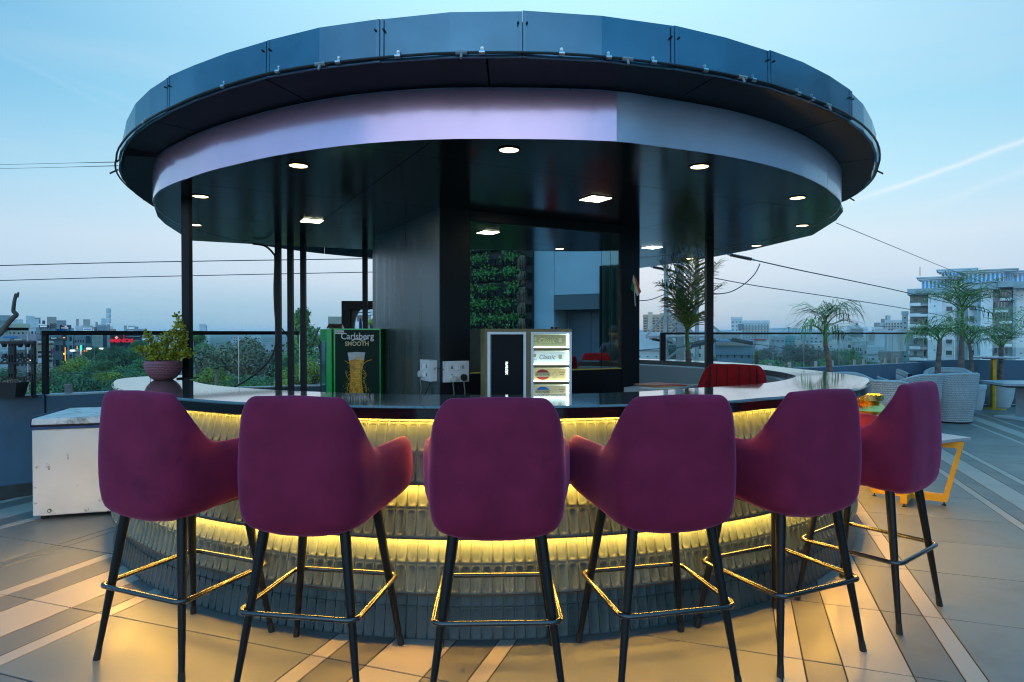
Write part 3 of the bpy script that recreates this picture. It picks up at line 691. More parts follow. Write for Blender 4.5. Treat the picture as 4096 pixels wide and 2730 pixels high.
# socket boxes
def socket_face(mbw, mbh, F, w, h):   # F(x, z, out) -> world
    for (px, pz) in ((-.28, .24), (.28, .24), (-.28, -.24), (.28, -.24)):
        for dx, dz, r in ((0, .07, .0042), (0, .02, .0035), (-.035, -.05, .0035), (.035, -.05, .0035), (-.035, -.005, .0022), (.035, -.005, .0022)):
            c = Vector(F(px*w+dx*w*1.0, pz*h+dz*h*1.1, .0005)); c2 = Vector(F(px*w+dx*w, pz*h+dz*h*1.1, .0022)); mbh.tube([c, c2], r, 8)
    for px in (-.06, .06):
        for pz in (.24, -.24):
            a = Vector(F(px*w, pz*h-.016, .004)); b = Vector(F(px*w, pz*h+.016, .007)); mbw.bar(a, b, .016, .006)
s2 = thing('socket_box', 'white double socket box with white and black plugs on the front corner of the pillar', 'socket box', PF(.11, .02, 1.0), group='white socket boxes on the pillar')
fbox(MB(), .018, .205, .001, .032, .925, 1.072).build('box', M['whiteplastic'], s2)
fbox(MB(), .04, .19, .033, .037, .937, 1.06).build('face_plate', M['whiteplastic'], s2)
w_, h_ = MB(), MB(); socket_face(w_, h_, lambda x, z, o: PF(.115+x, .037+o, .9985+z), .15, .123)
w_.build('switches', M['whiteplastic'], s2); h_.build('socket_holes', M['holes'], s2)
D3 = -N2; N3 = -D2   # side face: runs back along D3, faces N3
def PS(t_, o, z): q = PL+D3*t_+N3*o; return (q.x, q.y, z)
s1 = thing('socket_box', 'white socket box on the lit left side of the pillar with one white plug', 'socket box', PS(.12, .03, 1.0), group='white socket boxes on the pillar')
def sbox(mb, t0, t1, o0, o1, z0, z1):
    mb.add([PS(s, o, z) for z in (z0, z1) for s, o in ((t0, o0), (t1, o0), (t1, o1), (t0, o1))], [(3, 2, 1, 0), (4, 5, 6, 7), (0, 1, 5, 4), (1, 2, 6, 5), (2, 3, 7, 6), (3, 0, 4, 7)]); return mb
sbox(MB(), .035, .235, .008, .062, .93, 1.078).build('box', M['whiteplastic'], s1)
sbox(MB(), .055, .215, .063, .066, .942, 1.066).build('face_plate', M['whiteplastic'], s1)
w_, h_ = MB(), MB(); socket_face(w_, h_, lambda x, z, o: PS(.135+x, .066+o, 1.004+z), .16, .123)
w_.build('switches', M['whiteplastic'], s1); h_.build('socket_holes', M['holes'], s1)
def plug(F, m, cab, label, down, grp):
    t = thing('plug', label, 'plug', F(0, 0, 0), group=grp)
    pts = [Vector(F(x*.001, z*.001, 0)) for x, z in ((-19, 12), (-19, -8), (-10, -20), (10, -20), (19, -8), (19, 12), (8, 24), (-8, 24))]
    nrm = Vector(F(0, 0, .03))-Vector(F(0, 0, 0))
    MB().slab(pts, nrm).build('body', m, t)
    a = Vector(F(0, -.018, .015)); MB().tube(crom([a, a+Vector((0, 0, -.03)), a+Vector((.006, 0, -.09)), a+Vector((-.012, .01, -.16)), a+Vector((-.02, .02, down))], 5), .0035, 6).build('flex', cab, t, smooth=40)
plug(lambda x, z, o: PF(.075+x, .038+o, .95+z), M['ivory'], M['wiregrey'], 'ivory plug in the lower left outlet of the front socket box', -.3, 'plugs in the pillar sockets')
plug(lambda x, z, o: PF(.158+x, .038+o, .955+z), M['dark'], M['wiregrey'], 'black plug in the lower right outlet of the front socket box', -.3, 'plugs in the pillar sockets')
plug(lambda x, z, o: PS(.17+x, .068+o, .975+z), M['ivory'], M['wiregrey'], 'ivory plug in the socket box on the lit side of the pillar', -.3, 'plugs in the pillar sockets')
a, b = Vector(PF(.018, .02, 1.015)), Vector(PS(.03, .035, 1.015))
single(MB().tube(crom([b, b.lerp(a, .3)+Vector((0, -.03, .012)), b.lerp(a, .7)+Vector((0, -.03, .006)), a], 6), .0022, 6), 'flex', M['wireblack'], 'short twisted flex linking the two white socket boxes', 'cable')
a = Vector(PS(.07, .05, .93)); single(MB().tube(crom([a, a+Vector((-.005, 0, -.03)), a+Vector((-.04, .01, -.12)), a+Vector((-.06, .02, -.28))], 6), .004, 6), 'flex', M['wireblack'], 'black flex hanging below the side socket box', 'cable')
# little flag on the right edge of the pillar
fg = thing('flag', 'small orange white and green paper flag stuck to the right edge of the pillar', 'flag', aty(2540, 1150, 5.15))
def fp(x, y, o=0): p = aty(x, y, 5.20-o); return p
MB().tube([fp(2541, 1225), fp(2534, 1105)], .0035, 6).build('stick', M['ivory'], fg)
MB().slab([fp(2534, 1100), fp(2546, 1118), fp(2565, 1168), fp(2557, 1178), fp(2545, 1140)], (0, .002, 0)).build('orange_stripe', M['flagO'], fg)
MB().slab([fp(2534, 1100, .004), fp(2545, 1140, .004), fp(2557, 1178, .004), fp(2548, 1186, .004), fp(2538, 1160, .004), fp(2530, 1122, .004)], (0, .002, 0)).build('white_stripe', M['flagW'], fg)
MB().slab([fp(2530, 1122, .006), fp(2538, 1148, .006), fp(2537, 1170, .006), fp(2523, 1158, .006)], (0, .002, 0)).build('green_stripe', M['flagG'], fg)
p = fp(2541, 1138, .012); MB().tube([p+Vector((.008*cos(x*pi/6), 0, .011*sin(x*pi/6))) for x in range(12)], .001, 5, closed=True).build('wheel_emblem', M['navy'], fg)

# ================================================================== DISPLAY CABINET ON THE BACK SHELF
YC = 4.0
def cp(x, y): p = aty(1850+x/4.48, 1250+y/4.48, YC); return p.x, p.z
x0, zt = cp(398, 298); x1, _ = cp(1958, 298); ZB_ = .80
cab = thing('display_cabinet', 'brown display cabinet with a black advertising panel and four lit shelf signs', 'cabinet', ((x0+x1)/2, YC, ZB_))
xl, _ = cp(287, 298)
mb = MB(); mb.add([(x0, YC, ZB_), (x1, YC, ZB_), (x1, YC+.24, ZB_), (xl, YC+.26, ZB_), (x0, YC, zt), (x1, YC, zt), (x1, YC+.24, zt), (xl, YC+.26, zt)], [(0, 3, 2, 1), (4, 5, 6, 7), (1, 2, 6, 5), (2, 3, 7, 6), (3, 0, 4, 7)])
mb.build('carcass', M['brownlt'], cab)
def rc(mb, ax, ay, bx, by, y0, y1):
    (u0, w0), (u1, w1) = cp(ax, ay), cp(bx, by); mb.box((u0+u1)/2, (y0+y1)/2, (w0+w1)/2, u1-u0, abs(y1-y0), w0-w1); return mb
zb_px = 1750
def frame(o, i, name, m, d0, d1, par):
    mb = MB(); (ox0, oy0, ox1, oy1), (ix0, iy0, ix1, iy1) = o, i
    rc(mb, ox0, oy0, ix0, oy1, d0, d1); rc(mb, ix1, oy0, ox1, oy1, d0, d1); rc(mb, ix0, oy0, ix1, iy0, d0, d1); rc(mb, ix0, iy1, ix1, oy1, d0, d1)
    return mb.build(name, m, par)
frame((398, 298, 1958, 2240), (447, 352, 1952, 2200), 'front_board', M['brownboard'], YC-.004, YC+.01, cab)
rc(MB(), 1138, 352, 1225, 2200, YC-.004, YC+.01).build('front_board', M['brownboard'], cab)
frame((447, 352, 1138, 2200), (500, 395, 1092, 2160), 'white_frame', M['whiteplastic'], YC-.012, YC+.01, cab)
frame((1225, 352, 1952, 2200), (1272, 388, 1908, 2160), 'white_frame', M['whiteplastic'], YC-.012, YC+.01, cab)
rc(MB(), 500, 395, 1092, 2160, YC+.002, YC+.008).build('black_panel', mat('black_ad', (.003, .004, .007), .5, spec=.15), cab)
rc(MB(), 500, 395, 520, 2160, YC-.004, YC+.001).build('panel_edge', mat('teal_edge', (.01, .07, .06), .3), cab)
u, w = cp(786, 1000); text('xtravu', .031, Matrix.Translation((u, YC-.001, w)) @ Matrix.Rotation(-pi/2, 4, 'Y') @ Matrix.Rotation(pi/2, 4, 'X'), emat('lit_letter', (.7, 1, .95), 1.6), cab, bold=.0008, extrude=.0006)
rc(MB(), 1272, 388, 1908, 2160, YC+.075, YC+.08).build('lit_back', mat('shelf_back', (.55, .6, .55), .4), cab)
for yy in (640, 945, 1245, 1560): rc(MB(), 1272, yy, 1908, yy+48, YC-.003, YC+.075).build('shelf', M['brownboard'], cab)
mb = MB(); rc(mb, 1880, 388, 1906, 2160, YC+.01, YC+.07); mb.build('light_edge', M['ledw'], cab)
for yy in (625, 930, 1232, 1545):
    rc(MB(), 1278, yy, 1876, yy+6, YC-.001, YC+.07).build('light_edge', M['ledw'], cab)
panes = [(405, 620, (.13, .14, .075), 'Classic', (.60, .62, .20)), (705, 925, (.42, .52, .50), 'Classic', (.12, .14, .14)), (1012, 1228, (.42, .34, .15), 'GOLD FLAKE', (.04, .05, .03)), (1320, 1540, (.30, .28, .17), 'GOLD FLAKE', (.04, .05, .03))]
for i, (ya, yb, c, s, tcx) in enumerate(panes):
    pm = mat('sign_pane', c, .3, emis=c, estr=.55); pn = rc(MB(), 1274, ya, 1862, yb, YC+.02, YC+.026).build('sign_pane', pm, cab)
    tm = mat('sign_ink', tcx, .5)
    if i < 2:
        u, w = cp(1515, (ya+yb)/2-5); text(s, .040, face_m((u, YC+.019, w)), tm, pn, shear=.25, extrude=.0004, xs=.92)
        u, w = cp(1755, (ya+yb)/2-12); MB().box(u, YC+.0195, w, .020, .001, .026).build('emblem', M['goldp'], pn)
        u, w = cp(1300, ya+75); MB().box(u, YC+.0195, w, .015, .001, .02).build('emblem', M['goldp'], pn)
        u, w = cp(1302, ya+145); text('WILLS', .011, face_m((u, YC+.019, w)), tm, pn, extrude=.0003, xs=.8)
    else:
        col = mat('badge_red', (.36, .03, .03), .4) if i == 2 else mat('badge_blue', (.02, .16, .5), .4)
        u, w = cp(1440, (ya+yb)/2+2)
        mb = MB(); pts = [(u+.0435*cos(q*pi/16), YC+.0195, w+.033*sin(q*pi/16)) for q in range(32)]; mb.slab(pts, (0, -.001, 0)); mb.build('badge', col, pn)
        MB().box(u, YC+.0175, w, .094, .001, .026).build('badge_band', M['goldp'], pn)
        text(s, .0175, face_m((u, YC+.0165, w)), tm, pn, extrude=.0003, xs=.82)
        u, w = cp(1655, (ya+yb)/2); MB().tube([(u+.014*cos(q*pi/7), YC+.019, w-.004+.017*sin(q*pi/7)) for q in range(14)], .0012, 4, closed=True).build('emblem', M['goldp'], pn)
        for dz, ln in ((.010, 'Honeydew'), (-.004, 'Smooth')):
            u, w = cp(1785, (ya+yb)/2-15); text(ln, .0105, face_m((u, YC+.019, w+dz)), tm, pn, extrude=.0003, xs=.85)
# shelf that carries it
single(MB().box(.15, 4.14, .79, 1.15, .34, .02), 'back_shelf', M['pillarblack'], 'narrow black shelf behind the bar top, under the brown display cabinet', 'shelf')

# ================================================================== GREEN COOLER
YF = 5.5
def gp(x, y, Y=YF): p = aty(1250+x/3.92, 1200+y/3.92, Y); return p
a, b = gp(330, 452), gp(1065, 452); c0 = gp(105, 460, YF+.02)
ck = thing('drinks_cooler', 'tall green beer cooler with a beer glass printed on its dark side', 'cooler', ((a.x+b.x)/2, YF, 0))
MB().box((a.x+b.x)/2, YF+.275, a.z/2, b.x-a.x, .55, a.z).build('body', M['green'], ck)
MB().box((a.x+b.x)/2+.003, YF-.002, (a.z-.014)/2+.02, b.x-a.x-.022, .003, a.z-.05).build('side_print', M['greendk'], ck)
# door on the left end, a slab hung a little open, its glass seen at an angle
dx0 = gp(325, 450).x-.012; e = gp(232, 460); f_ = gp(112, 470, 5.72)
dm = MB(); dm.prism([(dx0, YF-.01), (e.x, YF-.02), (f_.x, 5.74), (f_.x+.09, 5.98), (dx0, 5.98)], .06, a.z-.004); dm.build('door', M['green'], ck)
g0, g1 = Vector((e.x-.006, YF+.0, 0)), Vector((f_.x-.002, 5.735, 0))
dd = (g1-g0); q0 = g0+dd*.02; q1 = g0+dd*.86
out = Vector((-.006, -.006, 0))
MB().slab([(q0.x, q0.y, .15), (q1.x, q1.y, .15), (q1.x, q1.y, a.z-.11), (q0.x, q0.y, a.z-.11)], out).build('door_glass', mat('cooler_glass', (.05, .12, .14), .06, spec=1, coat=1), ck)
text('Carlsberg', .078, face_m((gp(705, 575).x, YF-.005, gp(705, 575).z)), M['silver'], ck, bold=.0012, xs=.92, extrude=.0006)
sw = [gp(x, y) for x, y in ((612, 632), (660, 605), (720, 612), (790, 628), (845, 605), (862, 570), (858, 610), (835, 632), (780, 642), (715, 630), (670, 625), (632, 648))]
MB().slab([(p.x, YF-.005, p.z) for p in sw], (0, -.001, 0)).build('swoosh', M['silver'], ck)
text('SMOOTH', .052, face_m((gp(700, 692).x, YF-.005, gp(700, 692).z)), M['goldp'], ck, bold=.0016, xs=.93, extrude=.0006)
p = gp(425, 508); MB().box(p.x, YF-.0045, p.z, .075, .002, .032).build('badge', M['silver'], ck); text('Carlsberg', .017, face_m((p.x, YF-.006, p.z)), M['greendk'], ck, extrude=.0003)
gl = [(575, 945), (592, 1090), (598, 1200), (590, 1330), (575, 1460), (560, 1560), (820, 1560), (800, 1460), (780, 1330), (775, 1200), (785, 1090), (810, 940)]
MB().slab([(gp(x, y).x, YF-.005, gp(x, y).z) for x, y in gl], (0, -.001, 0)).build('beer_print', M['beer'], ck)
MB().slab([(gp(x, y).x, YF-.0055, gp(x, y).z) for x, y in ((553, 828), (575, 950), (690, 935), (808, 945), (830, 826), (690, 818))], (0, -.001, 0)).build('foam_print', M['foam'], ck)
sp = MB(); rs = random.Random(5)
for q in range(230):
    s_ = rs.choice((-1, 1)); y = 930+640*rs.random()**.6; x = 690+s_*(rs.uniform(95, 130)+max(0, (y-1250)/320)*rs.uniform(0, 170)+rs.gauss(0, 14)); r_ = rs.uniform(.0012, .0038)
    if 395 < x < 1040: c_ = gp(x, y); sp.add([(c_.x-r_, YF-.006, c_.z), (c_.x, YF-.006, c_.z-r_*1.5), (c_.x+r_, YF-.006, c_.z), (c_.x, YF-.006, c_.z+r_)], [(0, 1, 2, 3)])
for pts in ([(575, 1000), (545, 975), (512, 955)], [(600, 1290), (560, 1230), (532, 1170), (530, 1110)], [(800, 1010), (850, 965), (935, 940)], [(795, 1100), (835, 1150), (840, 1200), (795, 1230)], [(590, 1300), (555, 1370), (545, 1470)], [(800, 1260), (835, 1340), (850, 1450)]):
    P_ = crom([(gp(x, y).x, YF-.006, gp(x, y).z) for x, y in pts], 5); sp.tube(P_, .0034, 5)
sp.build('splash_print', M['splash'], ck)
text('Carlsberg', .082, Matrix.Translation((gp(700, 1185).x, YF-.008, gp(700, 1185).z)) @ Matrix.Rotation(-pi/2, 4, 'Y') @ Matrix.Rotation(pi/2, 4, 'X'), mat('glass_emboss', (.75, .42, .05), .3), ck, extrude=.0005)
rsv = thing('reserved_sign', 'tent shaped silver sign reading RESERVED on top of the green cooler', 'sign', gp(335, 420))
p0, p1 = gp(215, 442), gp(468, 442); z0 = a.z+.001; zt_ = gp(300, 378).z
mb = MB().add([(p0.x, YF+.0, z0), (p1.x, YF+.0, z0), (p1.x-.012, YF+.035, zt_), (p0.x+.01, YF+.035, zt_), (p0.x, YF+.07, z0), (p1.x, YF+.07, z0)], [(0, 1, 2, 3), (3, 2, 5, 4), (0, 3, 4), (1, 5, 2), (0, 4, 5, 1)])
mb.build('tent', M['chrome'], rsv); text('RESERVED', .026, face_m(((p0.x+p1.x)/2, YF+.012, (z0+zt_)/2-.002), 0, -.75), M['dark'], rsv, shear=.2, extrude=.0004)
# dark frame with an oval opening behind the cooler
YO = 6.9
fr = thing('oval_frame_screen', 'dark wooden frame screen with a pale oval opening behind the green cooler', 'screen', (aty(1460, 1340, YO).x, YO, 0))
def op(x, y): return aty(1250+x/3.92, 1200+y/3.92, YO)
x0 = op(465, 0).x; x1 = op(1180, 0).x+.25; z0 = op(0, 1480).z; z1 = op(0, 20).z; zm = op(0, 500).z; t_ = .09
mb = MB(); mb.box((x0+x1)/2, YO, z1-t_/2, x1-x0, .06, t_); mb.box(x0+t_/2, YO, (z1-t_)/2+.0, t_, .058, z1-t_-.001); mb.box(x1-t_/2, YO, (z1-t_)/2, t_, .058, z1-t_-.001); mb.box((x0+x1)/2, YO-.002, zm-t_/2, x1-x0-2*t_-.002, .05, t_)
mb.build('frame', M['blackm'], fr)
cxo, czo = op(888, 0).x, op(0, 420).z; ra, rb_ = .17, .235
mb = MB(); nn_ = 40; hx, hz = (x1-x0)/2-t_, 0
mb.lathe([(1, -.02), (1.0, .02)], 0, 0, nn_)
mb.v = [Vector((cxo+v.x*ra, YO+.06+v.z, czo+v.y*rb_*1.0)) for v in mb.v]
mb.build('oval_rim', M['potwhite'], fr, smooth=40)
mb = MB(); vs = []; fs = []
for i in range(nn_):
    a_ = 2*pi*i/nn_; c_, s_ = cos(a_), sin(a_); kx = max(abs(c_)/.95, abs(s_)/.95)
    vs += [(cxo+ra*c_, YO+.05, czo+rb_*s_), (max(x0+.02, min(x1-.02, cxo+c_/kx*ra*1.45)), YO+.05, max(.02, min(z1-.02, czo+s_/kx*rb_*1.15)))]
fs = [(2*i, 2*i+1, (2*i+3) % (2*nn_), (2*i+2) % (2*nn_)) for i in range(nn_)]
mb.add(vs, fs).build('oval_panel', mat('grey_board', (.16, .17, .17), .7), fr)
pb = aty(1442, 1300, 5.85)
single(MB().lathe([(.001, 1.306), (.013, 1.307), (.0135, 1.36), (.007, 1.378), (.006, 1.400), (.001, 1.401)], pb.x, 5.85, 14), 'bottle', M['bluecloth'], 'slim blue bottle standing on top of the green cooler near the posts', 'bottle', smooth=50)
pf = aty(1535, 1400, 6.05)
mb = MB().lathe([(.001, .98), (.10, 1.0), (.14, 1.06), (.12, 1.13), (.05, 1.17), (.001, 1.17)], pf.x-.03, 6.25, 14)
mb.v = [v+Vector((rnd.uniform(-.012, .012), rnd.uniform(-.012, .012), rnd.uniform(-.01, .01))) for v in mb.v]
cl_ = single(mb, 'cloth_bundle', M['bluecloth'], 'crumpled blue cloth bundle between the cooler and the pillar', 'cloth', smooth=60)
# ================================================================== BAR STOOLS
def make_stool(label, m, group, ribs=False):
    t = thing('bar_stool', label, 'bar stool', (0, 0, 0), group)
    # plan curve, back toward -Y
    half = [(0, -.247), (.10, -.247), (.180, -.238), (.222, -.200), (.238, -.125), (.249, -.03), (.272, .07), (.284, .15), (.280, .210)]
    P = crom([(-x, y, 0) for x, y in half[::-1]]+[(x, y, 0) for x, y in half[1:]], 5)
    n = len(P); ln = [0]
    for i in range(1, n): ln.append(ln[-1]+(P[i]-P[i-1]).length)
    tot = ln[-1]; K = 15; vs = []; fs = []
    for i, p in enumerate(P):
        s = abs(ln[i]/tot*2-1)
        a, b = P[max(0, i-1)], P[min(n-1, i+1)]; d = (b-a).normalized(); nx = Vector((d.y, -d.x, 0))   # outward
        zt = 1.050+.006*(1-min(1, s/.3))-.198*sst(.26, .60, s)+.010*sst(.6, .9, s); zt -= .045*sst(.95, 1.0, s)
        zb = .566+.022*sst(.05, .38, s)+.052*sst(.42, 1, s); zb += .03*sst(.96, 1, s)
        th = .054*(1-.35*sst(.96, 1, s)); hz = zt-zb
        def sc(z, s=s):     # plan widening with height: narrow below, full at the arms, narrower at the top of the back
            f = .965+.035*max(0, min(1, (z-.58)/.14))
            if z > .82: f -= .045*min(1, (z-.82)/.22)
            f = 1-(1-f)*(1-.7*sst(.45, .85, s))
            return f
        def q(off, z, extra=1):
            f = sc(z)*extra; back = -.055*sst(.75, 1.05, z) if p.y < -.1 else 0
            return Vector((p.x*f, p.y*f+back*sst(-.1, -.22, p.y)*0+0, z))+nx*off
        prof = [q(-.12, zb-.012), q(-.055, zb-.010), q(-.015, zb+.006), q(.002, zb+.034), q(.004, zb+hz*.30), q(.004, zb+hz*.55), q(.003, zb+hz*.80), q(0, zt-.022), q(-th*.22, zt-.005), q(-th*.5, zt),
                q(-th*.78, zt-.005), q(-th, zt-.022), q(-th-.004, zb+hz*.75), q(-th-.01, zb+hz*.45), q(-th-.012, zb+.05)]
        vs += prof
    for i in range(n-1):
        for j in range(K): fs.append((i*K+j, i*K+(j+1) % K, (i+1)*K+(j+1) % K, (i+1)*K+j))
    fs += [tuple(range(K-1, -1, -1)), tuple((n-1)*K+j for j in range(K))]
    mb = MB().add(vs, fs); sh = mb.build('shell', m, t, smooth=55)
    sd = sh.modifiers.new('s', 'SUBSURF'); sd.levels = 1; sd.render_levels = 1
    # seat pan and cushion
    def pan(f, z0, z1, r): return [(x*f, y*f) for x, y in [(0, -.215), (.11, -.205), (.18, -.16), (.205, -.06), (.21, .08), (.20, .17), (.15, .215), (0, .225), (-.15, .215), (-.20, .17), (-.21, .08), (-.205, -.06), (-.18, -.16), (-.11, -.205)]]
    MB().prism(pan(.80, 0, 0, 0), .585, .60).build('seat_pan', M['legblack'], t)
    cu = MB(); lv = [(.90, .602), (.98, .625), (1.0, .66), (.97, .695), (.86, .708)]
    for f, z in lv: cu.v += [Vector((x, y, z)) for x, y in pan(f*.97, 0, 0, 0)]
    m_ = 14; cu.f = [(k_*m_+i, k_*m_+(i+1) % m_, (k_+1)*m_+(i+1) % m_, (k_+1)*m_+i) for k_ in range(4) for i in range(m_)]+[tuple(range(m_-1, -1, -1)), tuple(4*m_+i for i in range(m_))]
    cu.build('seat_cushion', m, t, smooth=60)
    if ribs:
        rbm = MB(); inn = [v for v in range(n)]
        for i in range(6, n-6, 4):
            p = vs[i*K+11].lerp(vs[i*K+10], .3); q_ = vs[i*K+14]; mid = vs[i*K+12]
            rbm.tube([p, mid, vs[i*K+13], q_], .0045, 5)
        o_ = rbm.build('stitched_ribs', bpy.data.materials.get('dark_seam') or mat('dark_seam', (.03, .001, .002), .9), t, smooth=60)
    ft = .228; tp = .150
    for sx in (-1, 1):
        for sy in (-1, 1):
            b_ = Vector((sx*ft, sy*(ft-.005)-.0, 0)); a_ = Vector((sx*tp, sy*tp, .585))
            lg = MB().tube([a_, a_.lerp(b_, .5), a_.lerp(b_, .94)], [.0195, .0155, .0108], 14).build('leg', M['legblack'], t, smooth=40)
            c0 = a_.lerp(b_, .93); MB().tube([c0, b_], [.0120, .0135], 12).build('foot_cap', M['dark'], lg, smooth=40)
    # footrest ring around the legs
    f = .218; r_ = .035; ring = []
    for cx_, cy__, a0 in ((f-r_, f-r_, 0), (-f+r_, f-r_, 90), (-f+r_, -f+r_, 180), (f-r_, -f+r_, 270)):
        for k_ in range(5): a_ = R(a0+k_*22.5); ring.append((cx_+r_*cos(a_), cy__+r_*sin(a_), .29))
    MB().tube(ring, .0095, 10, closed=True).build('footrest', M['gold_rail'], t, smooth=50)
    return t
M['gold_rail'] = mat('black_glossy_rail', (.016, .014, .014), .22, spec=.8, coat=.3)
grp = 'plum bar stools along the front of the bar'
CP = Vector((-.17, 5.35)); RS = 2.975
SL = [(-22.7, 0, 'leftmost plum velvet bar stool, in front of the white chest freezer'), (-10.5, 1.5, 'plum bar stool second from the left, its right arm lit red by the bar'),
      (2.2, -.5, 'plum bar stool third from the left, squarely facing away under the display cabinet'), (13.9, -1.5, 'plum bar stool with a red lit left arm touching the stool under the display cabinet'),
      (25.3, 0, 'plum bar stool second from the right, before the curved end of the bar'), (38.3, 0, 'rightmost plum bar stool, in front of the orange framed table')]
first = None
for i, (d, tw, lb) in enumerate(SL):
    a = R(d); pos = (CP.x+RS*sin(a), CP.y-RS*cos(a), 0)
    if first is None: first = make_stool(lb, M['velvet'], grp); o = first
    else: o = copy_tree(first); o['label'] = lb
    o.location = pos; o.rotation_euler = (0, 0, a+R(tw))
rc_ = make_stool('red velvet bar chair with vertical ribs behind the bar top, right of the pillar', M['redvelvet'], None, ribs=True)
rc_.location = (1.42, 4.28, 0); rc_.rotation_euler = (0, 0, R(146))
shf = thing('side_shelf', 'low grey service shelf between the pillar and the red ribbed chair', 'shelf', (1.1, 4.8, 0))
MB().prism([(.80, 4.60), (1.10, 4.42), (1.42, 4.86), (1.12, 5.05)], .845, .88).build('shelf_top', M['greytop'], shf)
MB().prism([(.84, 4.63), (1.09, 4.48), (1.36, 4.86), (1.12, 5.0)], 0, .844).build('carcass', M['blackm'], shf)
for i, (m_, c, sz, rz, z, lb) in enumerate([('menuY', (1.12, 4.74), (.30, .20), 34, .8805, 'yellow and black menu card under the others on the service shelf'), ('menuB', (1.13, 4.72), (.27, .14), 22, .8845, 'red edged menu card in the middle of the pile'), ('menuA', (1.06, 4.78), (.27, .18), 40, .8885, 'pale pink menu card on top of the pile beside the pillar')]):
    single(MB().box(c[0], c[1], z+.0016, sz[0], sz[1], .003, R(rz)), 'menu', M[m_], lb, 'menu', 'menus on the service shelf')
p = aty(2583, 1470, 6.9); ys = thing('wall_bracket', 'short yellow metal tray fixed to the inside of the far bar wall', 'tray', (p.x, p.y, p.z-.02))
MB().box(p.x, 6.9, p.z, .16, .10, .035, R(-12)).build('tray', M['menuY'], ys)

# ================================================================== PLANT BOWL ON THE BAR
bx, by = -2.22, 4.10
bowl = thing('plant_bowl', 'mauve woven bowl with a yellow green jade shrub on the left bar end', 'potted plant', (bx, by, ZC))
mb = MB().lathe([(.001, ZC+.001), (.055, ZC+.001), (.075, ZC+.015), (.096, ZC+.040), (.108, ZC+.070), (.111, ZC+.098), (.109, ZC+.121), (.104, ZC+.124), (.102, ZC+.116), (.099, ZC+.09)], bx, by, 40, uv=True)
mb.build('bowl', M['potweave'], bowl, smooth=50)
MB().lathe([(.001, ZC+.108), (.103, ZC+.106)], bx, by, 24).build('soil', M['soil'], bowl)
rs = random.Random(11)
st_px = [[(662, 1448), (668, 1400), (690, 1350), (708, 1310), (712, 1268)], [(665, 1448), (700, 1390), (716, 1340), (725, 1300)], [(655, 1448), (630, 1400), (600, 1365), (592, 1335)], [(650, 1448), (610, 1420), (575, 1405), (550, 1398)],
         [(660, 1448), (650, 1390), (645, 1350)], [(675, 1448), (720, 1425), (745, 1418), (764, 1412)], [(668, 1448), (700, 1420), (728, 1395), (734, 1360)], [(645, 1448), (620, 1425), (600, 1400)], [(660, 1448), (670, 1370), (672, 1340)], [(655, 1445), (640, 1410), (615, 1380)],
         [(672, 1448), (700, 1405), (722, 1370), (732, 1330)], [(650, 1446), (618, 1436), (590, 1432)], [(668, 1445), (690, 1430), (712, 1437)]]
sm = MB(); lf = MB()
for pts in st_px:
    dy = rs.uniform(-.06, .06); C_ = crom([aty(x, y, by+dy*(i/len(pts))) for i, (x, y) in enumerate(pts)], 6)
    sm.tube(C_, [.0028*(1-.5*i/len(C_)) for i in range(len(C_))], 5)
    for i, c in enumerate(C_[3:]):
        for q in range(10):
            d = Vector((rs.gauss(0, 1), rs.gauss(0, 1), rs.gauss(.3, .8))).normalized(); s_ = rs.uniform(.009, .0155); base = c+d*rs.uniform(.002, .02)
            u_ = d.cross(Vector((rs.gauss(0, 1), rs.gauss(0, 1), rs.gauss(0, 1)))).normalized(); tip = base+d*s_*1.6; m_ = base+d*s_*.9
            n_ = d.cross(u_)*s_*.15
            lf.add([base, m_+u_*s_*.55+n_, tip+u_*s_*.2, tip-u_*s_*.2, m_-u_*s_*.55+n_], [(0, 1, 2, 3, 4)])
sm.build('stems', M['stem'], bowl, smooth=60); lf.build('foliage', M['leafjade'], bowl, kind='stuff', fix=False)

# ================================================================== PARAPETS AND RAILINGS
def wall(name, label, pts, th=.14, zb=0, m='bluewall', skirt=.10, cap=None, grp=None):
    t = thing(name, label, 'wall', (*pts[0][:2], 0), grp); mb = MB(); sk = MB(); cp_ = MB(); n = len(pts); off = []
    for i in range(n):
        a = Vector(pts[max(0, i-1)][:2]); b = Vector(pts[min(n-1, i+1)][:2]); d = (b-a).normalized(); off.append(Vector((-d.y, d.x)))
    vs = []
    for (x, y, z), o in zip(pts, off): vs += [(x, y, zb), (x, y, z), (x+o.x*th, y+o.y*th, z), (x+o.x*th, y+o.y*th, zb)]
    fs = [(i*4+j, i*4+(j+1) % 4, i*4+4+(j+1) % 4, i*4+4+j) for i in range(n-1) for j in range(4)]+[(0, 1, 2, 3), tuple((n-1)*4+j for j in (3, 2, 1, 0))]
    mb.add(vs, fs).build('wall_face', M[m], t)
    for i in range(n-1):
        a, b = Vector(pts[i]), Vector(pts[i+1]); a2 = Vector((a.x, a.y, 0))-Vector((*off[i], 0))*.006; b2 = Vector((b.x, b.y, 0))-Vector((*off[i], 0))*.006
        if skirt: L_ = (b2-a2).length; k_ = max(1, int(L_/.6))
        else: k_ = 0
        for q in range(k_):
            p0 = a2.lerp(b2, (q+.004)/k_); p1 = a2.lerp(b2, (q+.996)/k_); sk.bar(p0+Vector((0, 0, skirt/2+.001)), p1+Vector((0, 0, skirt/2+.001)), .012, skirt)
        if cap: cp_.bar(a+Vector((*off[i], 0))*cap[0]+Vector((0, 0, .007)), b+Vector((*off[i], 0))*cap[0]+Vector((0, 0, .007)), cap[1], .012)
    if skirt: sk.build('skirting', M['skirt'], t)
    if cap: cp_.build('coping', M['capwhite'], t)
    return t
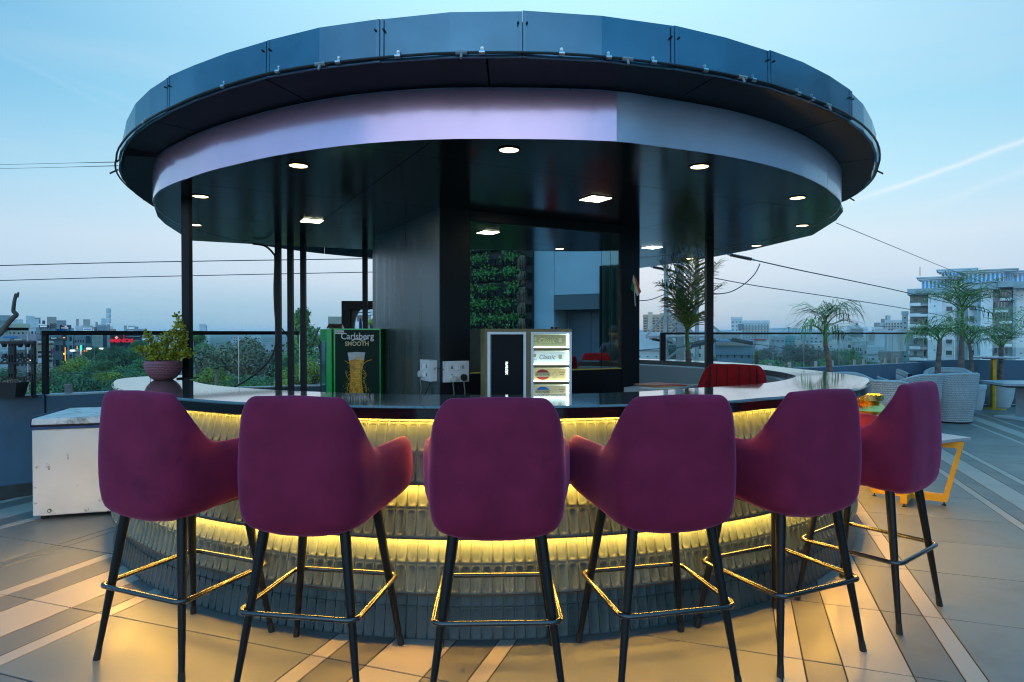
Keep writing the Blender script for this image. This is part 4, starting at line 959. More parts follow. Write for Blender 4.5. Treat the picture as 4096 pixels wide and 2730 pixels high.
wall('parapet_wall', 'blue grey parapet wall at the far left edge under the black plant rack', [(-7, 3.75, .80), (-3.9, 4.88, .785), (-3.70, 5.09, .78)])
wall('parapet_wall', 'blue grey parapet wall with a chipped pale top behind the chest freezer', [(-3.69, 5.10, .765), (-3.38, 5.44, .757), (-2.3, 6.6, .71), (-.5, 7.02, .71), (1.70, 7.50, .73)], cap=(.07, .14))
wall('parapet_wall', 'blue parapet wall behind the wicker chairs', [(1.72, 7.52, .775), (4.22, 9.06, .775), (6.86, 10.72, .775)], th=.16)
wall('parapet_wall', 'blue parapet wall at the right behind the palms and the white pot', [(7.06, 10.80, .80), (8.0, 11.42, .79), (9.2, 11.48, .775), (12.5, 11.4, .775)], th=.16)
single(MB().box(6.96, 10.74, .40, .24, .24, .80, R(32)), 'pier', M['bluewall'], 'square blue pier at the corner between the two right hand parapet walls', 'pier')
pp_ = aty(392*0+330*0+ (100+980/2.958), 1609, 5.30); single(MB().tube([pp_+Vector((.05, .12, 0)), pp_-Vector((.012, .03, 0))], .022, 16), 'pipe_stub', M['potwhite'], 'short plastic pipe stub sticking out of the wall above the freezer', 'pipe', smooth=40)
def railing(label, pts, zt, zb, rw, rh, joints, posts=(), stubs=(), m='blackm', gl_off=.0):
    t = thing('glass_railing', label, 'railing', (*pts[0][:2], zb)); P = [Vector((x, y, 0)) for x, y in pts]
    for a, b in zip(P[:-1], P[1:]):
        MB().bar(a+Vector((0, 0, zt-rh/2)), b+Vector((0, 0, zt-rh/2)), rw, rh).build('top_rail', M[m], t)
    def atf(f):
        Ls = [(b-a).length for a, b in zip(P[:-1], P[1:])]; tt_ = f*sum(Ls)
        for a, b, l in zip(P[:-1], P[1:], Ls):
            if tt_ <= l+1e-6: return a.lerp(b, tt_/l)
            tt_ -= l
        return P[-1]
    js = [0]+list(joints)+[1]
    for f0, f1 in zip(js[:-1], js[1:]):
        a, b = atf(f0+.0006), atf(f1-.0006); d = (b-a).normalized(); o = Vector((-d.y, d.x, 0))*.006
        MB().slab([a+Vector((0, 0, zb+.01)), b+Vector((0, 0, zb+.01)), b+Vector((0, 0, zt-rh)), a+Vector((0, 0, zt-rh))], o).build('glass_pane', M['glass'], t)
        e = MB()
        e.bar(b+Vector((0, 0, zb+.01)), b+Vector((0, 0, zt-rh)), .005, .010); e.build('glass_edge', M['chrome'], t)
    for f, w in posts:
        c = atf(f); MB().box(c.x, c.y, (zb+zt-rh)/2, w, w, zt-rh-zb).build('post', M[m], t)
    for f in stubs:
        c = atf(f); d = (atf(min(1, f+.01))-atf(max(0, f-.01))).normalized(); c = c-Vector((-d.y, d.x, 0))*.02
        s_ = MB().box(c.x, c.y, zb+.045, .05, .02, .09, math.atan2(d.y, d.x)); s_.box(c.x, c.y, zb+.004, .085, .05, .008, math.atan2(d.y, d.x)); s_.build('clamp', M['chrome'], t)
    return t
railing('short glass railing with a black rail at the far left above the plant rack', [(-6.6, 4.02), (-3.95, 4.99), (-3.84, 5.11)], 1.31, .79, .05, .022, (.5,))
railing('long glass railing with a thick black rail behind the freezer and the plant bowl', [(-3.75, 5.13), (-2.38, 6.62), (-2.20, 6.67)], 1.286, .76, .045, .036, (.36, .72), posts=((.012, .035),), stubs=(.08, .9))
railing('chrome topped glass railing on the right parapet behind the palms', [(1.76, 7.60), (4.2, 9.13), (6.90, 10.80)], 1.274, .775, .035, .026, (.28, .46, .60, .72, .84), posts=((0.004, .06),), stubs=(.33, .40, .5, .565, .66, .70, .80, .86))
railing('frameless glass railing on the far right parapet', [(7.0, 10.86), (8.0, 11.50), (12.4, 11.5)], 1.15, .79, .02, .004, (.17, .5), m='chrome')

# ================================================================== CHEST FREEZER
fz = thing('chest_freezer', 'scuffed white chest freezer with a sliding lid and blue trim at the left', 'freezer', (-3.2, 4.35, 0), rz=0)
Fo = Vector((-3.235, 4.33, 0)); fu = Vector((.96, .275, 0)).normalized(); fv = Vector((-.275, .96, 0)).normalized()
def fb(mb, u0, u1, v0, v1, z0, z1):
    mb.add([Fo+fu*u+fv*v+Vector((0, 0, z)) for z in (z0, z1) for u, v in ((u0, v0), (u1, v0), (u1, v1), (u0, v1))], [(3, 2, 1, 0), (4, 5, 6, 7), (0, 1, 5, 4), (1, 2, 6, 5), (2, 3, 7, 6), (3, 0, 4, 7)]); return mb
o_ = fb(MB(), 0, .66, 0, .58, .028, .615).build('body', M['freezer'], fz); bv = o_.modifiers.new('b', 'BEVEL'); bv.width = .008; bv.segments = 2
fb(MB(), -.006, .666, -.006, .586, .616, .632).build('blue_trim', M['bluetrim'], fz)
fb(MB(), .012, .65, .012, .57, .633, .645).build('seal', M['dark'], fz)
for u0, u1 in ((-.004, .500), (.522, .666)):
    mb = MB(); z0, z1 = .646, .690
    q = [Fo+fu*u+fv*v+Vector((0, 0, z)) for u, v, z in ((u0, -.004, z0), (u1, -.004, z0), (u1, .585, z0), (u0, .585, z0), (u0+.004, 0, z1), (u1-.004, 0, z1), (u1-.004, .55, z1+.012), (u0+.05, .55, z1+.012))]
    mb.add(q, [(3, 2, 1, 0), (4, 5, 6, 7), (0, 1, 5, 4), (1, 2, 6, 5), (2, 3, 7, 6), (3, 0, 4, 7)]); o_ = mb.build('lid', M['freezerlid'], fz)
    bv = o_.modifiers.new('b', 'BEVEL'); bv.width = .006; bv.segments = 2
fb(MB(), .5015, .5205, -.006, .57, .646, .696).build('lid_divider', M['bluetrim'], fz)
fb(MB(), -.012, -.0045, -.008, .585, .634, .698).build('blue_edge', M['bluetrim'], fz)
for u in (.485, .537): 
    c = Fo+fu*u+Vector((0, 0, .665)); MB().tube([c-fv*.004, c-fv*.014], .013, 12).build('hinge_plate', M['bluetrim'], fz, smooth=40)
c = Fo+fu*.10+Vector((0, 0, .062)); MB().tube([c-fv*.001, c-fv*.008], [.013, .012], 16).build('drain_ring', M['blackm'], fz); MB().tube([c-fv*.009, c-fv*.010], .008, 12).build('drain_plug', M['potwhite'], fz)
for u in (.05, .61):
    for v in (.06, .52): c = Fo+fu*u+fv*v; MB().tube([c, c+Vector((0, 0, .0275))], .022, 12).build('foot', M['dark'], fz)

# ================================================================== PLANT RACK, POT AND BRANCH AT THE FAR LEFT
YR = 4.90
def rp(x, y): return aty(x*300/1568, 1320+y*300/1568, YR)
rack = thing('plant_rack', 'black plastic lattice plant rack standing on the far left parapet', 'plant rack', rp(400, 1420))
def rbx(mb, x0, y0, x1, y1, d=.03, dy=0):
    a, b = rp(x0, y0), rp(x1, y1); mb.box((a.x+b.x)/2, YR+dy, (a.z+b.z)/2, abs(b.x-a.x), d, abs(b.z-a.z)); return mb
rbx(MB(), -200, 240, 735, 290).build('top_shelf', M['potblack'], rack)
rbx(MB(), -200, 680, 735, 715, .05).build('shelf', M['potblack'], rack); rbx(MB(), -200, 1078, 735, 1090, .05).build('shelf', M['potblack'], rack); rbx(MB(), -200, 1375, 735, 1425, .06).build('shelf', M['potblack'], rack)
for x0, x1 in ((195, 320), (668, 735)):
    mb = MB(); xs = [x0, x0+18, (x0+x1)/2-22, (x0+x1)/2+4, x1-20, x1] if x1-x0 > 100 else [x0, x0+20, x1-16, x1]
    y = 290
    for ya in (300, 345, 530, 690, 920, 980, 1080, 1300, 1375):
        rbx(mb, x0, y, x1, ya-0, .025) if (ya in (530, 920, 1300)) else None
        if ya not in (530, 920, 1300):
            for q in range(0, len(xs)-1, 2): rbx(mb, xs[q], y, xs[q+1], ya, .025)
        y = ya
    mb.build('upright', M['potblack'], rack)
for ya, yb in ((580, 680), (985, 1078)):
    for x0, x1 in ((20, 180), (340, 500), (505, 660)):
        mb = MB(); mb.bar(rp(x0, ya), rp(x1, yb), .008); mb.bar(rp(x0, yb), rp(x1, ya), .008); mb.bar(rp(x0, ya), rp(x1, ya), .009); mb.bar(rp(x1, ya), rp(x1, yb), .009); mb.build('lattice_brace', M['potblack'], rack)
for x, y, s_ in ((90, 290, -1), (420, 290, -1), (575, 290, -1), (100, 575, 1), (425, 575, 1), (580, 575, 1), (120, 1090, -1), (600, 965, 1)):
    a = rp(x, y); mb = MB().lathe([(.022, a.z), (.013, a.z+s_*.028), (.001, a.z+s_*.028)], a.x, YR, 10); mb.build('peg', M['potblack'], rack)
a, b = rp(235, 1075), rp(690, 1375)
pot = thing('plant_trough', 'black plastic trough pot on the bottom shelf of the plant rack', 'plant pot', ((a.x+b.x)/2, YR-.10, b.z-.02))
mb = MB(); z0, z1 = b.z, a.z; xm = (a.x+b.x)/2; hw = (b.x-a.x)/2
vs = []
for z, f in ((z0, .72), (z1, 1.0), (z1, .93), (z0+.02, .66)):
    vs += [(xm+sx*hw*f, YR-.10+sy*.065*f, z) for sx, sy in ((-1, -1), (1, -1), (1, 1), (-1, 1))]
fs = [(3, 2, 1, 0)]+[(k_*4+i, k_*4+(i+1) % 4, k_*4+4+(i+1) % 4, k_*4+4+i) for k_ in range(3) for i in range(4)]+[(12, 13, 14, 15)]
mb.add(vs, fs).build('trough', M['potblack'], pot); 
mb = MB()
for q in range(9): p0 = Vector((xm+rs.uniform(-.05, .05), YR-.10, z1-.02)); mb.tube(crom([p0, p0+Vector((rs.uniform(-.03, .03), rs.uniform(-.03, .03), rs.uniform(.02, .05))), p0+Vector((rs.uniform(-.06, .06), -.02, rs.uniform(-.01, .03)))], 4), .002, 4)
mb.build('dry_stems', M['palmdry'], pot)
mb = MB()
for q in range(40):
    c = rp(40, 1330)+Vector((rs.gauss(-.02, .03), rs.gauss(-.02, .015), rs.gauss(0, .012))); u_ = Vector((rs.gauss(0, 1), rs.gauss(0, 1), rs.gauss(0, 1))).normalized()*.012; w_ = u_.cross(Vector((rs.gauss(0, 1), 1, rs.gauss(0, 1)))).normalized()*.008
    mb.add([c-u_, c+w_, c+u_, c-w_], [(0, 1, 2, 3)])
single(mb, 'foliage', M['leafjade'], 'clump of yellow green leaves at the lower left edge by the rack', 'plant')
Bp = [aty(x, y, 4.70) for x, y in ((-140, 1600), (-90, 1450), (-30, 1360), (3, 1332), (28, 1298), (52, 1272), (62, 1265), (65, 1258), (60, 1252), (54, 1245), (55, 1225), (60, 1195), (66, 1178))]
br = single(MB().tube(crom(Bp, 4), [.022-.0115*i/(4*12) for i in range(4*12+1)], 10), 'branch', M['branch'], 'bare crooked grey branch rising at the far left edge', 'branch', smooth=60)
MB().tube([aty(66, 1182, 4.70), aty(61, 1179, 4.70)], [.010, .012], 8).build('branch_fork', M['branch'], br)
MB().tube([aty(68, 1190, 4.70), aty(74, 1170, 4.70)], [.010, .006], 8).build('branch_fork', M['branch'], br)

# ================================================================== PALMS
def frond_mesh(L_, el0, bend, nl, ll, dry=False, seed=0, droop=.5, wid=.0062, side=0):
    r_ = random.Random(seed); mb = MB(); pts = []; p = Vector((0, 0, 0)); e = el0; ns = 14; az = 0
    for i in range(ns+1):
        pts.append(p.copy()); e -= bend*(.35+1.3*i/ns)/ns; az += side/ns; p = p+Vector((cos(e)*cos(az), cos(e)*sin(az), sin(e)))*L_/ns
    mb.tube(pts, [.009*(1-.8*i/ns)+.0012 for i in range(ns+1)], 5)
    for q in range(nl):
        f = .16+.84*q/nl; k_ = f*ns; i = min(ns-1, int(k_)); c = pts[i].lerp(pts[i+1], k_-i); d = (pts[i+1]-pts[i]).normalized()
        s0 = Vector((0, 0, 1)).cross(d)
        s0 = s0.normalized() if s0.length > .01 else Vector((0, 1, 0)); up = d.cross(s0)
        for s_ in (-1, 1):
            l_ = ll*(sin(pi*min(1, .15+f*.85))**.6)*r_.uniform(.75, 1.1)+.03
            fw = r_.uniform(.45, .75); dv_ = (s0*s_*.8+d*fw+up*r_.uniform(.05, .35)).normalized()
            a = c; b = c+dv_*l_*.4; m2 = b+(dv_+Vector((0, 0, -droop*r_.uniform(.4, .9)))).normalized()*l_*.32; t_ = m2+(dv_*.8+Vector((0, 0, -droop*r_.uniform(1.0, 1.8)))).normalized()*l_*.28
            w = dv_.cross(up).normalized()*wid; w = (w+d*wid*.2)
            mb.add([a-w*.4, a+w*.4, b+w*.9, m2+w*.6, t_, m2-w*.6, b-w*.9], [(0, 1, 2, 6), (6, 2, 3, 5), (5, 3, 4)])
    return mb
fcache = {}
def palm(x, y, zc, trunk, fronds, label, tr=.035, seed=1, potspec=None, shaft=None):
    t = thing('palm_tree', label, 'palm tree', (x, y, trunk[0][2]), 'young palms on the terrace')
    n = len(trunk); C_ = crom(trunk, 5); k_ = len(C_)
    MB().tube(C_, [tr*(1-.45*i/k_)*(1+.06*(i % 2)) for i in range(k_)], 12).build('trunk', M['palmtrunk'], t, smooth=50)
    top = Vector(trunk[-1])
    if shaft:
        S_ = crom([Vector(p) for p in shaft], 4); MB().tube(S_, [tr*.62*(1-.5*i/len(S_)) for i in range(len(S_))], 10).build('green_shaft', M['palmgreen'], t, smooth=50); top = Vector(shaft[-1])
    r_ = random.Random(seed)
    for i, (az, e, l_, bd, ll, dry, drp) in enumerate(fronds):
        mb = frond_mesh(l_, R(e), R(bd), 27 if seed == 1 else (11 if seed == 2 else 15), ll*1.15, dry, seed*50+i, drp, wid=.0080 if seed == 1 else .0062, side=R(r_.uniform(-20, 20)))
        mt = Matrix.Translation(top-Vector((0, 0, r_.uniform(0, .32 if seed == 2 else .12)))) @ Matrix.Rotation(R(az), 4, 'Z')
        mb.v = [mt @ v for v in mb.v]; mb.build('frond', M['palmdry'] if dry else M['palmleaf'], t, fix=False)
    return t
def plantpot(x, y, r, h, label, m='potwhite'):
    t = thing('plant_pot', label, 'plant pot', (x, y, 0), 'white plant pots on the terrace')
    MB().lathe([(.001, .001), (r*.68, .001), (r*.86, h*.35), (r*.96, h*.8), (r*1.02, h*.82), (r*1.03, h*.98), (r*.98, h), (r*.93, h*.98), (r*.90, h*.85)], x, y, 36).build('pot', M[m], t, smooth=40)
    MB().lathe([(.001, h*.88), (r*.92, h*.88)], x, y, 24).build('soil', M['soil'], t)
    return t
def T(pxl, Y): return [tuple(aty(a, b, Y)) for a, b in pxl]
Y_ = 7.35
palm(2.0, Y_, 0, T([(2762, 1500), (2755, 1445), (2752, 1400)], Y_), [(15, 84, 1.05, 10, .46, 0, .12), (165, 82, 1.0, 14, .42, 0, .2), (175, 78, .85, 24, .36, 0, .3), (5, 76, .9, 26, .40, 0, .35), (200, 70, .6, 40, .32, 0, .5), (345, 68, .65, 40, .32, 0, .5), (260, 76, .8, 30, .32, 0, .4), (120, 70, .5, 40, .25, 1, .5), (280, 60, .45, 70, .25, 0, .6)],
     'tall palm with upright fan fronds left of the post behind the far bar top', tr=.045, seed=1, shaft=T([(2752, 1405), (2748, 1350), (2748, 1300)], Y_))
Y_ = 8.45
palm(4.15, Y_, 0, T([(3322, 1530), (3318, 1470), (3308, 1410), (3300, 1370)], Y_), [(az, e, l_*.72, 110, .50, d_, 1.3) for az, e, l_, d_ in ((0, 50, .5, 0), (110, 55, .5, 0), (180, 48, .55, 0), (215, 60, .45, 0), (270, 50, .4, 0), (320, 62, .5, 0), (20, 82, .55, 1), (165, 75, .5, 0), (350, 70, .6, 1))],
     'small drooping palm with curly dry tips behind the right end of the bar top', tr=.042, seed=2, shaft=T([(3302, 1372), (3300, 1310), (3302, 1262)], Y_))
Y_ = 9.75
palm(6.45, Y_, 0, T([(3748, 1540), (3752, 1470), (3757, 1400), (3760, 1355)], Y_), [(20, 62, .7, 95, .42, 0, .9), (170, 55, .6, 130, .45, 0, 1.2), (200, 48, .55, 120, .42, 0, 1.2), (230, 60, .6, 100, .4, 0, 1), (350, 66, .6, 80, .4, 0, .9), (90, 60, .5, 90, .35, 0, .9), (185, 72, .65, 120, .42, 0, 1.1)], 'leaning palm with long drooping fronds behind the wicker chairs, leftmost of the group of three', tr=.045, seed=3)
Y_ = 10.35
palm(7.2, Y_, 0, T([(3843, 1560), (3845, 1480), (3846, 1400), (3848, 1340)], Y_), [(az, e, l_, bd, .42, 0, .7) for az, e, l_, bd in ((0, 30, .85, 60), (45, 45, .75, 70), (90, 60, .8, 60), (135, 50, .75, 60), (180, 35, .8, 70), (215, 55, .8, 60), (260, 45, .7, 70), (300, 50, .75, 60), (335, 62, .85, 50), (20, 78, .7, 40), (165, 80, .7, 30), (195, 8, .55, 60), (350, 5, .6, 60))],
     'tallest palm of the three, with a star shaped crown before the apartment block', tr=.052, seed=4, shaft=T([(3847, 1345), (3848, 1280), (3849, 1225)], Y_))
Y_ = 10.55
palm(7.5, Y_, 0, T([(3888, 1560), (3886, 1480), (3882, 1410), (3876, 1360)], Y_), [(160, 60, .7, 110, .38, 0, 1.1), (20, 55, .55, 110, .38, 0, 1.1), (345, 68, .6, 90, .38, 0, 1), (200, 70, .6, 100, .38, 0, 1), (90, 70, .5, 90, .35, 0, .9), (270, 58, .5, 110, .35, 0, 1)], 'slim green stemmed palm, rightmost of the group of three behind the wicker chairs', tr=.038, seed=5)
Y_ = 11.05
plantpot(8.36, Y_, .235, .42, 'large round white pot behind the gold high table')
palm(8.36, Y_, .40, [(8.36, Y_, .37)]+T([(4001, 1500), (4004, 1430), (4008, 1375)], Y_), [(10, 62, 1.2, 55, .50, 0, .9), (350, 55, 1.0, 80, .5, 0, 1), (170, 60, .8, 100, .45, 0, 1.1), (190, 45, .7, 110, .42, 0, 1.1), (220, 62, .7, 90, .4, 0, 1), (130, 66, .7, 80, .4, 0, 1), (40, 70, 1.0, 60, .45, 0, .9), (270, 60, .6, 90, .38, 0, 1)], 'palm growing in the large white pot at the right edge', tr=.050, seed=6)
for x, y, lb in ((2.0, 7.35, 'white pot of the tall palm, hidden low behind the far bar top'), (4.15, 8.45, 'white pot of the small drooping palm behind the bar end'), (6.45, 9.75, 'white pot of the leaning palm behind the wicker chairs'), (7.2, 10.35, 'white pot of the tallest palm behind the wicker chairs'), (7.62, 10.62, 'white pot of the slim palm behind the wicker chairs')):
    plantpot(x, y, .17 if x > 7 else .2, .42, lb)

# ================================================================== WICKER CHAIRS AND TABLES
def make_wicker(label):
    t = thing('wicker_chair', label, 'wicker chair', (0, 0, 0), 'white wicker tub chairs')
    mb = MB(); nA, nZ = 40, 10; k_ = 0; vs = []; a_max = R(128)
    prof = []
    for i in range(nA+1):
        a = -a_max+2*a_max*i/nA; s = abs(a)/a_max; zt = .70-.15*sst(.25, 1, s)
        ring = []
        for j in range(nZ+1):
            z = .02+(zt-.02)*j/nZ; r = .265+.055*sst(0, .45, z)+.02*sst(.45, .75, z)+(.006 if z > .36 else 0); ring.append((r*sin(a), -r*cos(a)*1.0, z))
        r = .315; ring += [((r-.005)*sin(a), -(r-.005)*cos(a), zt+.015), ((r-.04)*sin(a), -(r-.04)*cos(a), zt+.01), ((r-.055)*sin(a), -(r-.055)*cos(a), zt-.03), ((r-.07)*sin(a), -(r-.07)*cos(a), .38)]
        prof.append(ring)
    K = len(prof[0]); mb.add([p for r_ in prof for p in r_], [])
    for i in range(nA):
        for j in range(K-1):
            mb.uv[len(mb.f)] = [(i/nA, j/K), ((i+1)/nA, j/K), ((i+1)/nA, (j+1)/K), (i/nA, (j+1)/K)]; mb.f.append((i*K+j, (i+1)*K+j, (i+1)*K+j+1, i*K+j+1))
    mb.build('woven_shell', M['wicker'], t, smooth=50, fix=False)
    MB().lathe([(.001, .03), (.255, .03), (.30, .30), (.285, .33), (.001, .335)], 0, 0, 32, uv=True).build('seat_base', M['wicker'], t, smooth=50)
    MB().lathe([(.001, .336), (.235, .336), (.245, .37), (.22, .405), (.001, .41)], 0, 0, 32).build('cushion', M['greytop'], t, smooth=50)
    MB().lathe([(.001, .001), (.24, .001), (.245, .019), (.001, .019)], 0, 0, 24).build('base_ring', M['dark'], t)
    return t
WC = [((6.28, 9.22), 10, 'white wicker tub chair seen from behind, nearest the orange table and complete to the floor'), ((5.62, 9.0), 25, 'white wicker tub chair half hidden behind the rightmost bar stool'), ((5.95, 10.05), 190, 'white wicker tub chair against the parapet with a black tag on its back'),
      ((6.85, 10.1), 150, 'white wicker tub chair behind the complete one, by the corner pier'), ((4.55, 7.85), -40, 'bright white wicker tub chair just right of the end of the bar top'), ((4.75, 8.85), 200, 'white wicker tub chair whose curled arm shows above the end of the bar top')]
w0 = None
for (x, y), rz, lb in WC:
    if w0 is None: w0 = make_wicker(lb); o = w0
    else: o = copy_tree(w0); o['label'] = lb
    o.location = (x, y, 0); o.rotation_euler = (0, 0, R(rz))
p = aty(3640, 1510, 9.72); single(MB().box(p.x, p.y, p.z, .075, .006, .10, R(8)), 'tag', M['dark'], 'small black printed tag on the back of a wicker chair', 'tag')
ht = thing('high_table', 'round grey topped high table on a gold pole at the right', 'table', (8.02, 10.72, 0))
MB().lathe([(.001, .85), (.345, .85), (.35, .858), (.35, .868), (.345, .872), (.001, .872)], 8.02, 10.72, 40).build('table_top', M['greytop'], ht, smooth=30)
MB().lathe([(.001, .832), (.16, .832), (.16, .849), (.001, .849)], 8.02, 10.72, 24).build('under_plate', M['blackm'], ht)
MB().tube([(8.02, 10.72, .02), (8.02, 10.72, .831)], .042, 20).build('pole', M['gold'], ht, smooth=40)
MB().lathe([(.001, .001), (.18, .001), (.18, .012), (.05, .02), (.001, .02)], 8.02, 10.72, 32).build('base_disc', M['gold'], ht, smooth=30)
gt = thing('pedestal_table', 'low grey laminate pedestal table at the right edge', 'table', (7.75, 9.4, 0))
MB().prism([(7.10, 9.30), (8.2, 9.05), (8.35, 9.9), (7.25, 10.0)], .50, .535).build('table_top', M['greytop'], gt)
MB().prism([(7.22, 9.38), (8.1, 9.18), (8.2, 9.8), (7.35, 9.9)], .47, .499).build('under_board', mat('brown_edge', (.05, .03, .025), .5), gt)
MB().box(7.58, 9.5, .25, .16, .16, .44, R(10)).build('column', M['greytop'], gt); MB().box(7.58, 9.5, .015, .55, .5, .03, R(10)).build('foot_plate', M['potwhite'], gt)
# orange framed table
To = Vector((3.0, 4.86, 0)); ot = thing('orange_table', 'square grey topped table on crossed ochre steel frames behind the rightmost stool', 'table', To)
c1 = Vector((.37, -.14, 0)); c2 = Vector((-.14, -.37, 0))
MB().slab([To+c1+Vector((0, 0, .482)), To-c2+Vector((0, 0, .482)), To-c1+Vector((0, 0, .482)), To+c2+Vector((0, 0, .482))], (0, 0, .020)).build('table_top', M['greytop'], ot)
for q, f1 in enumerate((Vector((.80, -.60, 0)), Vector((-.62, -.78, 0)))):
    mb = MB(); nrm = Vector((-f1.y, f1.x, 0))*.022; wid_ = .042; z0, z1 = .028, .480; dz = .001*q
    A_, B_ = (.345, .245)
    outer = [To-f1*A_+Vector((0, 0, z1)), To+f1*A_+Vector((0, 0, z1)), To+f1*B_+Vector((0, 0, z0)), To-f1*B_+Vector((0, 0, z0))]
    inner = [To-f1*(A_-wid_)+Vector((0, 0, z1-.05)), To+f1*(A_-wid_)+Vector((0, 0, z1-.05)), To+f1*(B_-wid_*.6)+Vector((0, 0, z0+.055)), To-f1*(B_-wid_*.6)+Vector((0, 0, z0+.055))]
    vs = [p+s_*nrm for s_ in (-1, 1) for p in outer+inner]; fs = []
    for i in range(4):
        j = (i+1) % 4; fs += [(i, j, 4+j, 4+i), (8+j, 8+i, 12+i, 12+j), (j, i, 8+i, 8+j), (4+i, 4+j, 12+j, 12+i)]
    mb.add(vs, fs).build('steel_frame', M['orange'], ot)
    for s_ in (-1, 1): c = To+f1*s_*(B_-.02); MB().lathe([(.001, .001), (.014, .001), (.014, .008), (.005, .010), (.005, .027), (.001, .027)], c.x, c.y, 12).build('levelling_foot', M['dark'], ot)
# brass side tables
def brass(x, y, z, s_, lb):
    t = thing('brass_side_table', lb, 'side table', (x, y, 0), 'hammered brass side tables')
    MB().lathe([(.001, z-.005), (s_*1.0, z-.005), (s_*1.02, z+.012), (s_*1.05, z+.012), (s_*1.03, z-.02), (s_*1.0, z-.035), (s_*.75, z-.04), (.001, z-.04)], x, y, 32).build('tray', M['brass'], t, smooth=30)
    MB().lathe([(s_*.7, z-.041), (s_*1.0, z-.075), (s_*1.45, z-.115), (s_*1.0, z-.145), (s_*.6, z-.165), (s_*1.15, z-.20), (s_*.7, z-.23), (s_*.45, z-.30), (s_*.45, .06), (s_*1.3, .012), (s_*1.3, .001), (.001, .001)], x, y, 32).build('turned_body', M['brass'], t, smooth=30)
brass(3.02, 5.48, .735, .125, 'hammered brass side table with a turned body, between the bar end and the rightmost stool'); brass(3.08, 6.0, .745, .125, 'brass side table further back, touching the bar end with its tray')
# ================================================================== BUILDING BEHIND THE CAMERA (seen in the mirror)
wx = 6.9
hb = thing('terrace_building', 'pale blue building behind the camera seen only as a reflection in the pillar mirror', 'building', (wx, 0, 0))
MB().box(wx+1.6, -2.6, 2.4, 3.2, 7.5, 4.8).build('wall', M['wallpale'], hb)
MB().box(wx+1.6, 3.4, 3.35, 3.2, 4.48, 2.70).build('wall', M['wallpale'], hb)
MB().box(wx+1.85, 3.4, 1.0, 2.6, 4.48, 1.998).build('recess_wall', M['wallpale'], hb)
MB().box(wx+.2, 1.7, 1.85, .5, 1.05, .28).build('lintel', mat('lintel_grey', (.10, .13, .15), .7), hb)
for y in (1.45, 1.95): MB().box(wx+.52, y, .85, .04, .49, 1.69).build('door_leaf', mat('door_blue', (.15, .20, .25), .6) if y < 1.5 else bpy.data.materials['door_blue'], hb)
cv = MB(); vs = []
for i in range(61):
    y = 2.18+1.25*i/60; x = wx-.12+.05*sin(i*.95)+.012*sin(i*2.3); vs += [(x, y, .01), (x, y, 2.5)]
cv.add(vs, [(2*i, 2*i+2, 2*i+3, 2*i+1) for i in range(60)]); single(cv, 'curtain', M['curtain'], 'dark green curtain seen in the bronze strip of the mirror', 'curtain', smooth=80)
gw = thing('living_wall', 'vertical garden of black pots and green leaves seen in the left of the mirror', 'living wall', (wx-.05, -.5, 0))
MB().box(wx-.04, -.75, 2.4, .06, 2.9, 4.7).build('backing', M['potblack'], gw)
rg = random.Random(21); lf = MB(); dry = MB(); ry = [-2.1+.19*i for i in range(15)]
pme = MB().add([(-.10, -.085, 0), (-.10, .085, 0), (0, .085, 0), (0, -.085, 0), (-.14, -.09, .13), (-.14, .09, .13), (0, .09, .13), (0, -.09, .13)], [(0, 1, 5, 4), (1, 2, 6, 5), (3, 0, 4, 7), (0, 3, 2, 1)]).mesh('wall_pot', M['potblack'])
for r_ in range(15):
    for c_, y in enumerate(ry):
        z = .15+.31*r_; o = inst('wall_pot', pme, gw, Matrix.Translation((wx-.071, y, z)))
        dens = 0 if y > .42 else (rg.random() < .86)*rg.randint(60, 130)
        for q in range(dens):
            c = Vector((wx-.13+rg.gauss(-.03, .05), y+rg.gauss(0, .08), z+.13+rg.gauss(.015, .065))); u_ = Vector((rg.gauss(0, 1), rg.gauss(0, 1), rg.gauss(0, 1))).normalized(); w_ = u_.cross(Vector((1, rg.gauss(0, .4), rg.gauss(0, .4)))).normalized(); s_ = rg.uniform(.018, .036)
            lf.add([c-u_*s_, c+w_*s_*.7, c+u_*s_, c-w_*s_*.7], [(0, 1, 2, 3)])
        if y > .42 and rg.random() < .75:
            for q in range(26):
                p0 = Vector((wx-.15, y+rg.uniform(-.04, .04), z+.13)); a_ = rg.uniform(-.09, .09); dry.tube([p0, p0+Vector((-.07, a_*.5, .03)), p0+Vector((-.10, a_, -.08)), p0+Vector((-.09, a_, -rg.uniform(.12, .26)))], .0028, 3)
lf.build('leaves', mat('wall_leaf', (.08, .26, .05), .5, var=.5, vscale=7), gw, kind='stuff', fix=False); dry.build('dry_grass', M['palmdry'], gw, kind='stuff', fix=False)
# seated man reflected in the bronze strip of the mirror
def skinfig(name, m, parent, joints, edges, radii, sub=2):
    me = bpy.data.meshes.new(name); org = ORG[parent.name]
    me.from_pydata([Vector(j)-org for j in joints], edges, []); me.materials.append(m)
    ob = bpy.data.objects.new(name, me); COL.objects.link(ob); ob.parent = parent; ORG[name] = org
    md = ob.modifiers.new('skin', 'SKIN'); md.use_smooth_shade = True
    for i, v in enumerate(me.skin_vertices[0].data):
        r_ = radii[i]; v.radius = r_ if isinstance(r_, tuple) else (r_, r_)
    me.skin_vertices[0].data[0].use_root = True
    s_ = ob.modifiers.new('sub', 'SUBSURF'); s_.levels = sub; s_.render_levels = sub; return ob
X0, Y0 = 5.95, 2.86; fdir = Vector((-.92, .39, 0)); fs_ = Vector((-.39, -.92, 0))     # facing the mirror
def bd(f, s, z): v = Vector((X0, Y0, z))+fdir*f+fs_*s; return tuple(v)
man = thing('person', 'man in a charcoal shirt with a hand raised to his chin, reflected in the mirror', 'person', (X0, Y0, 0))
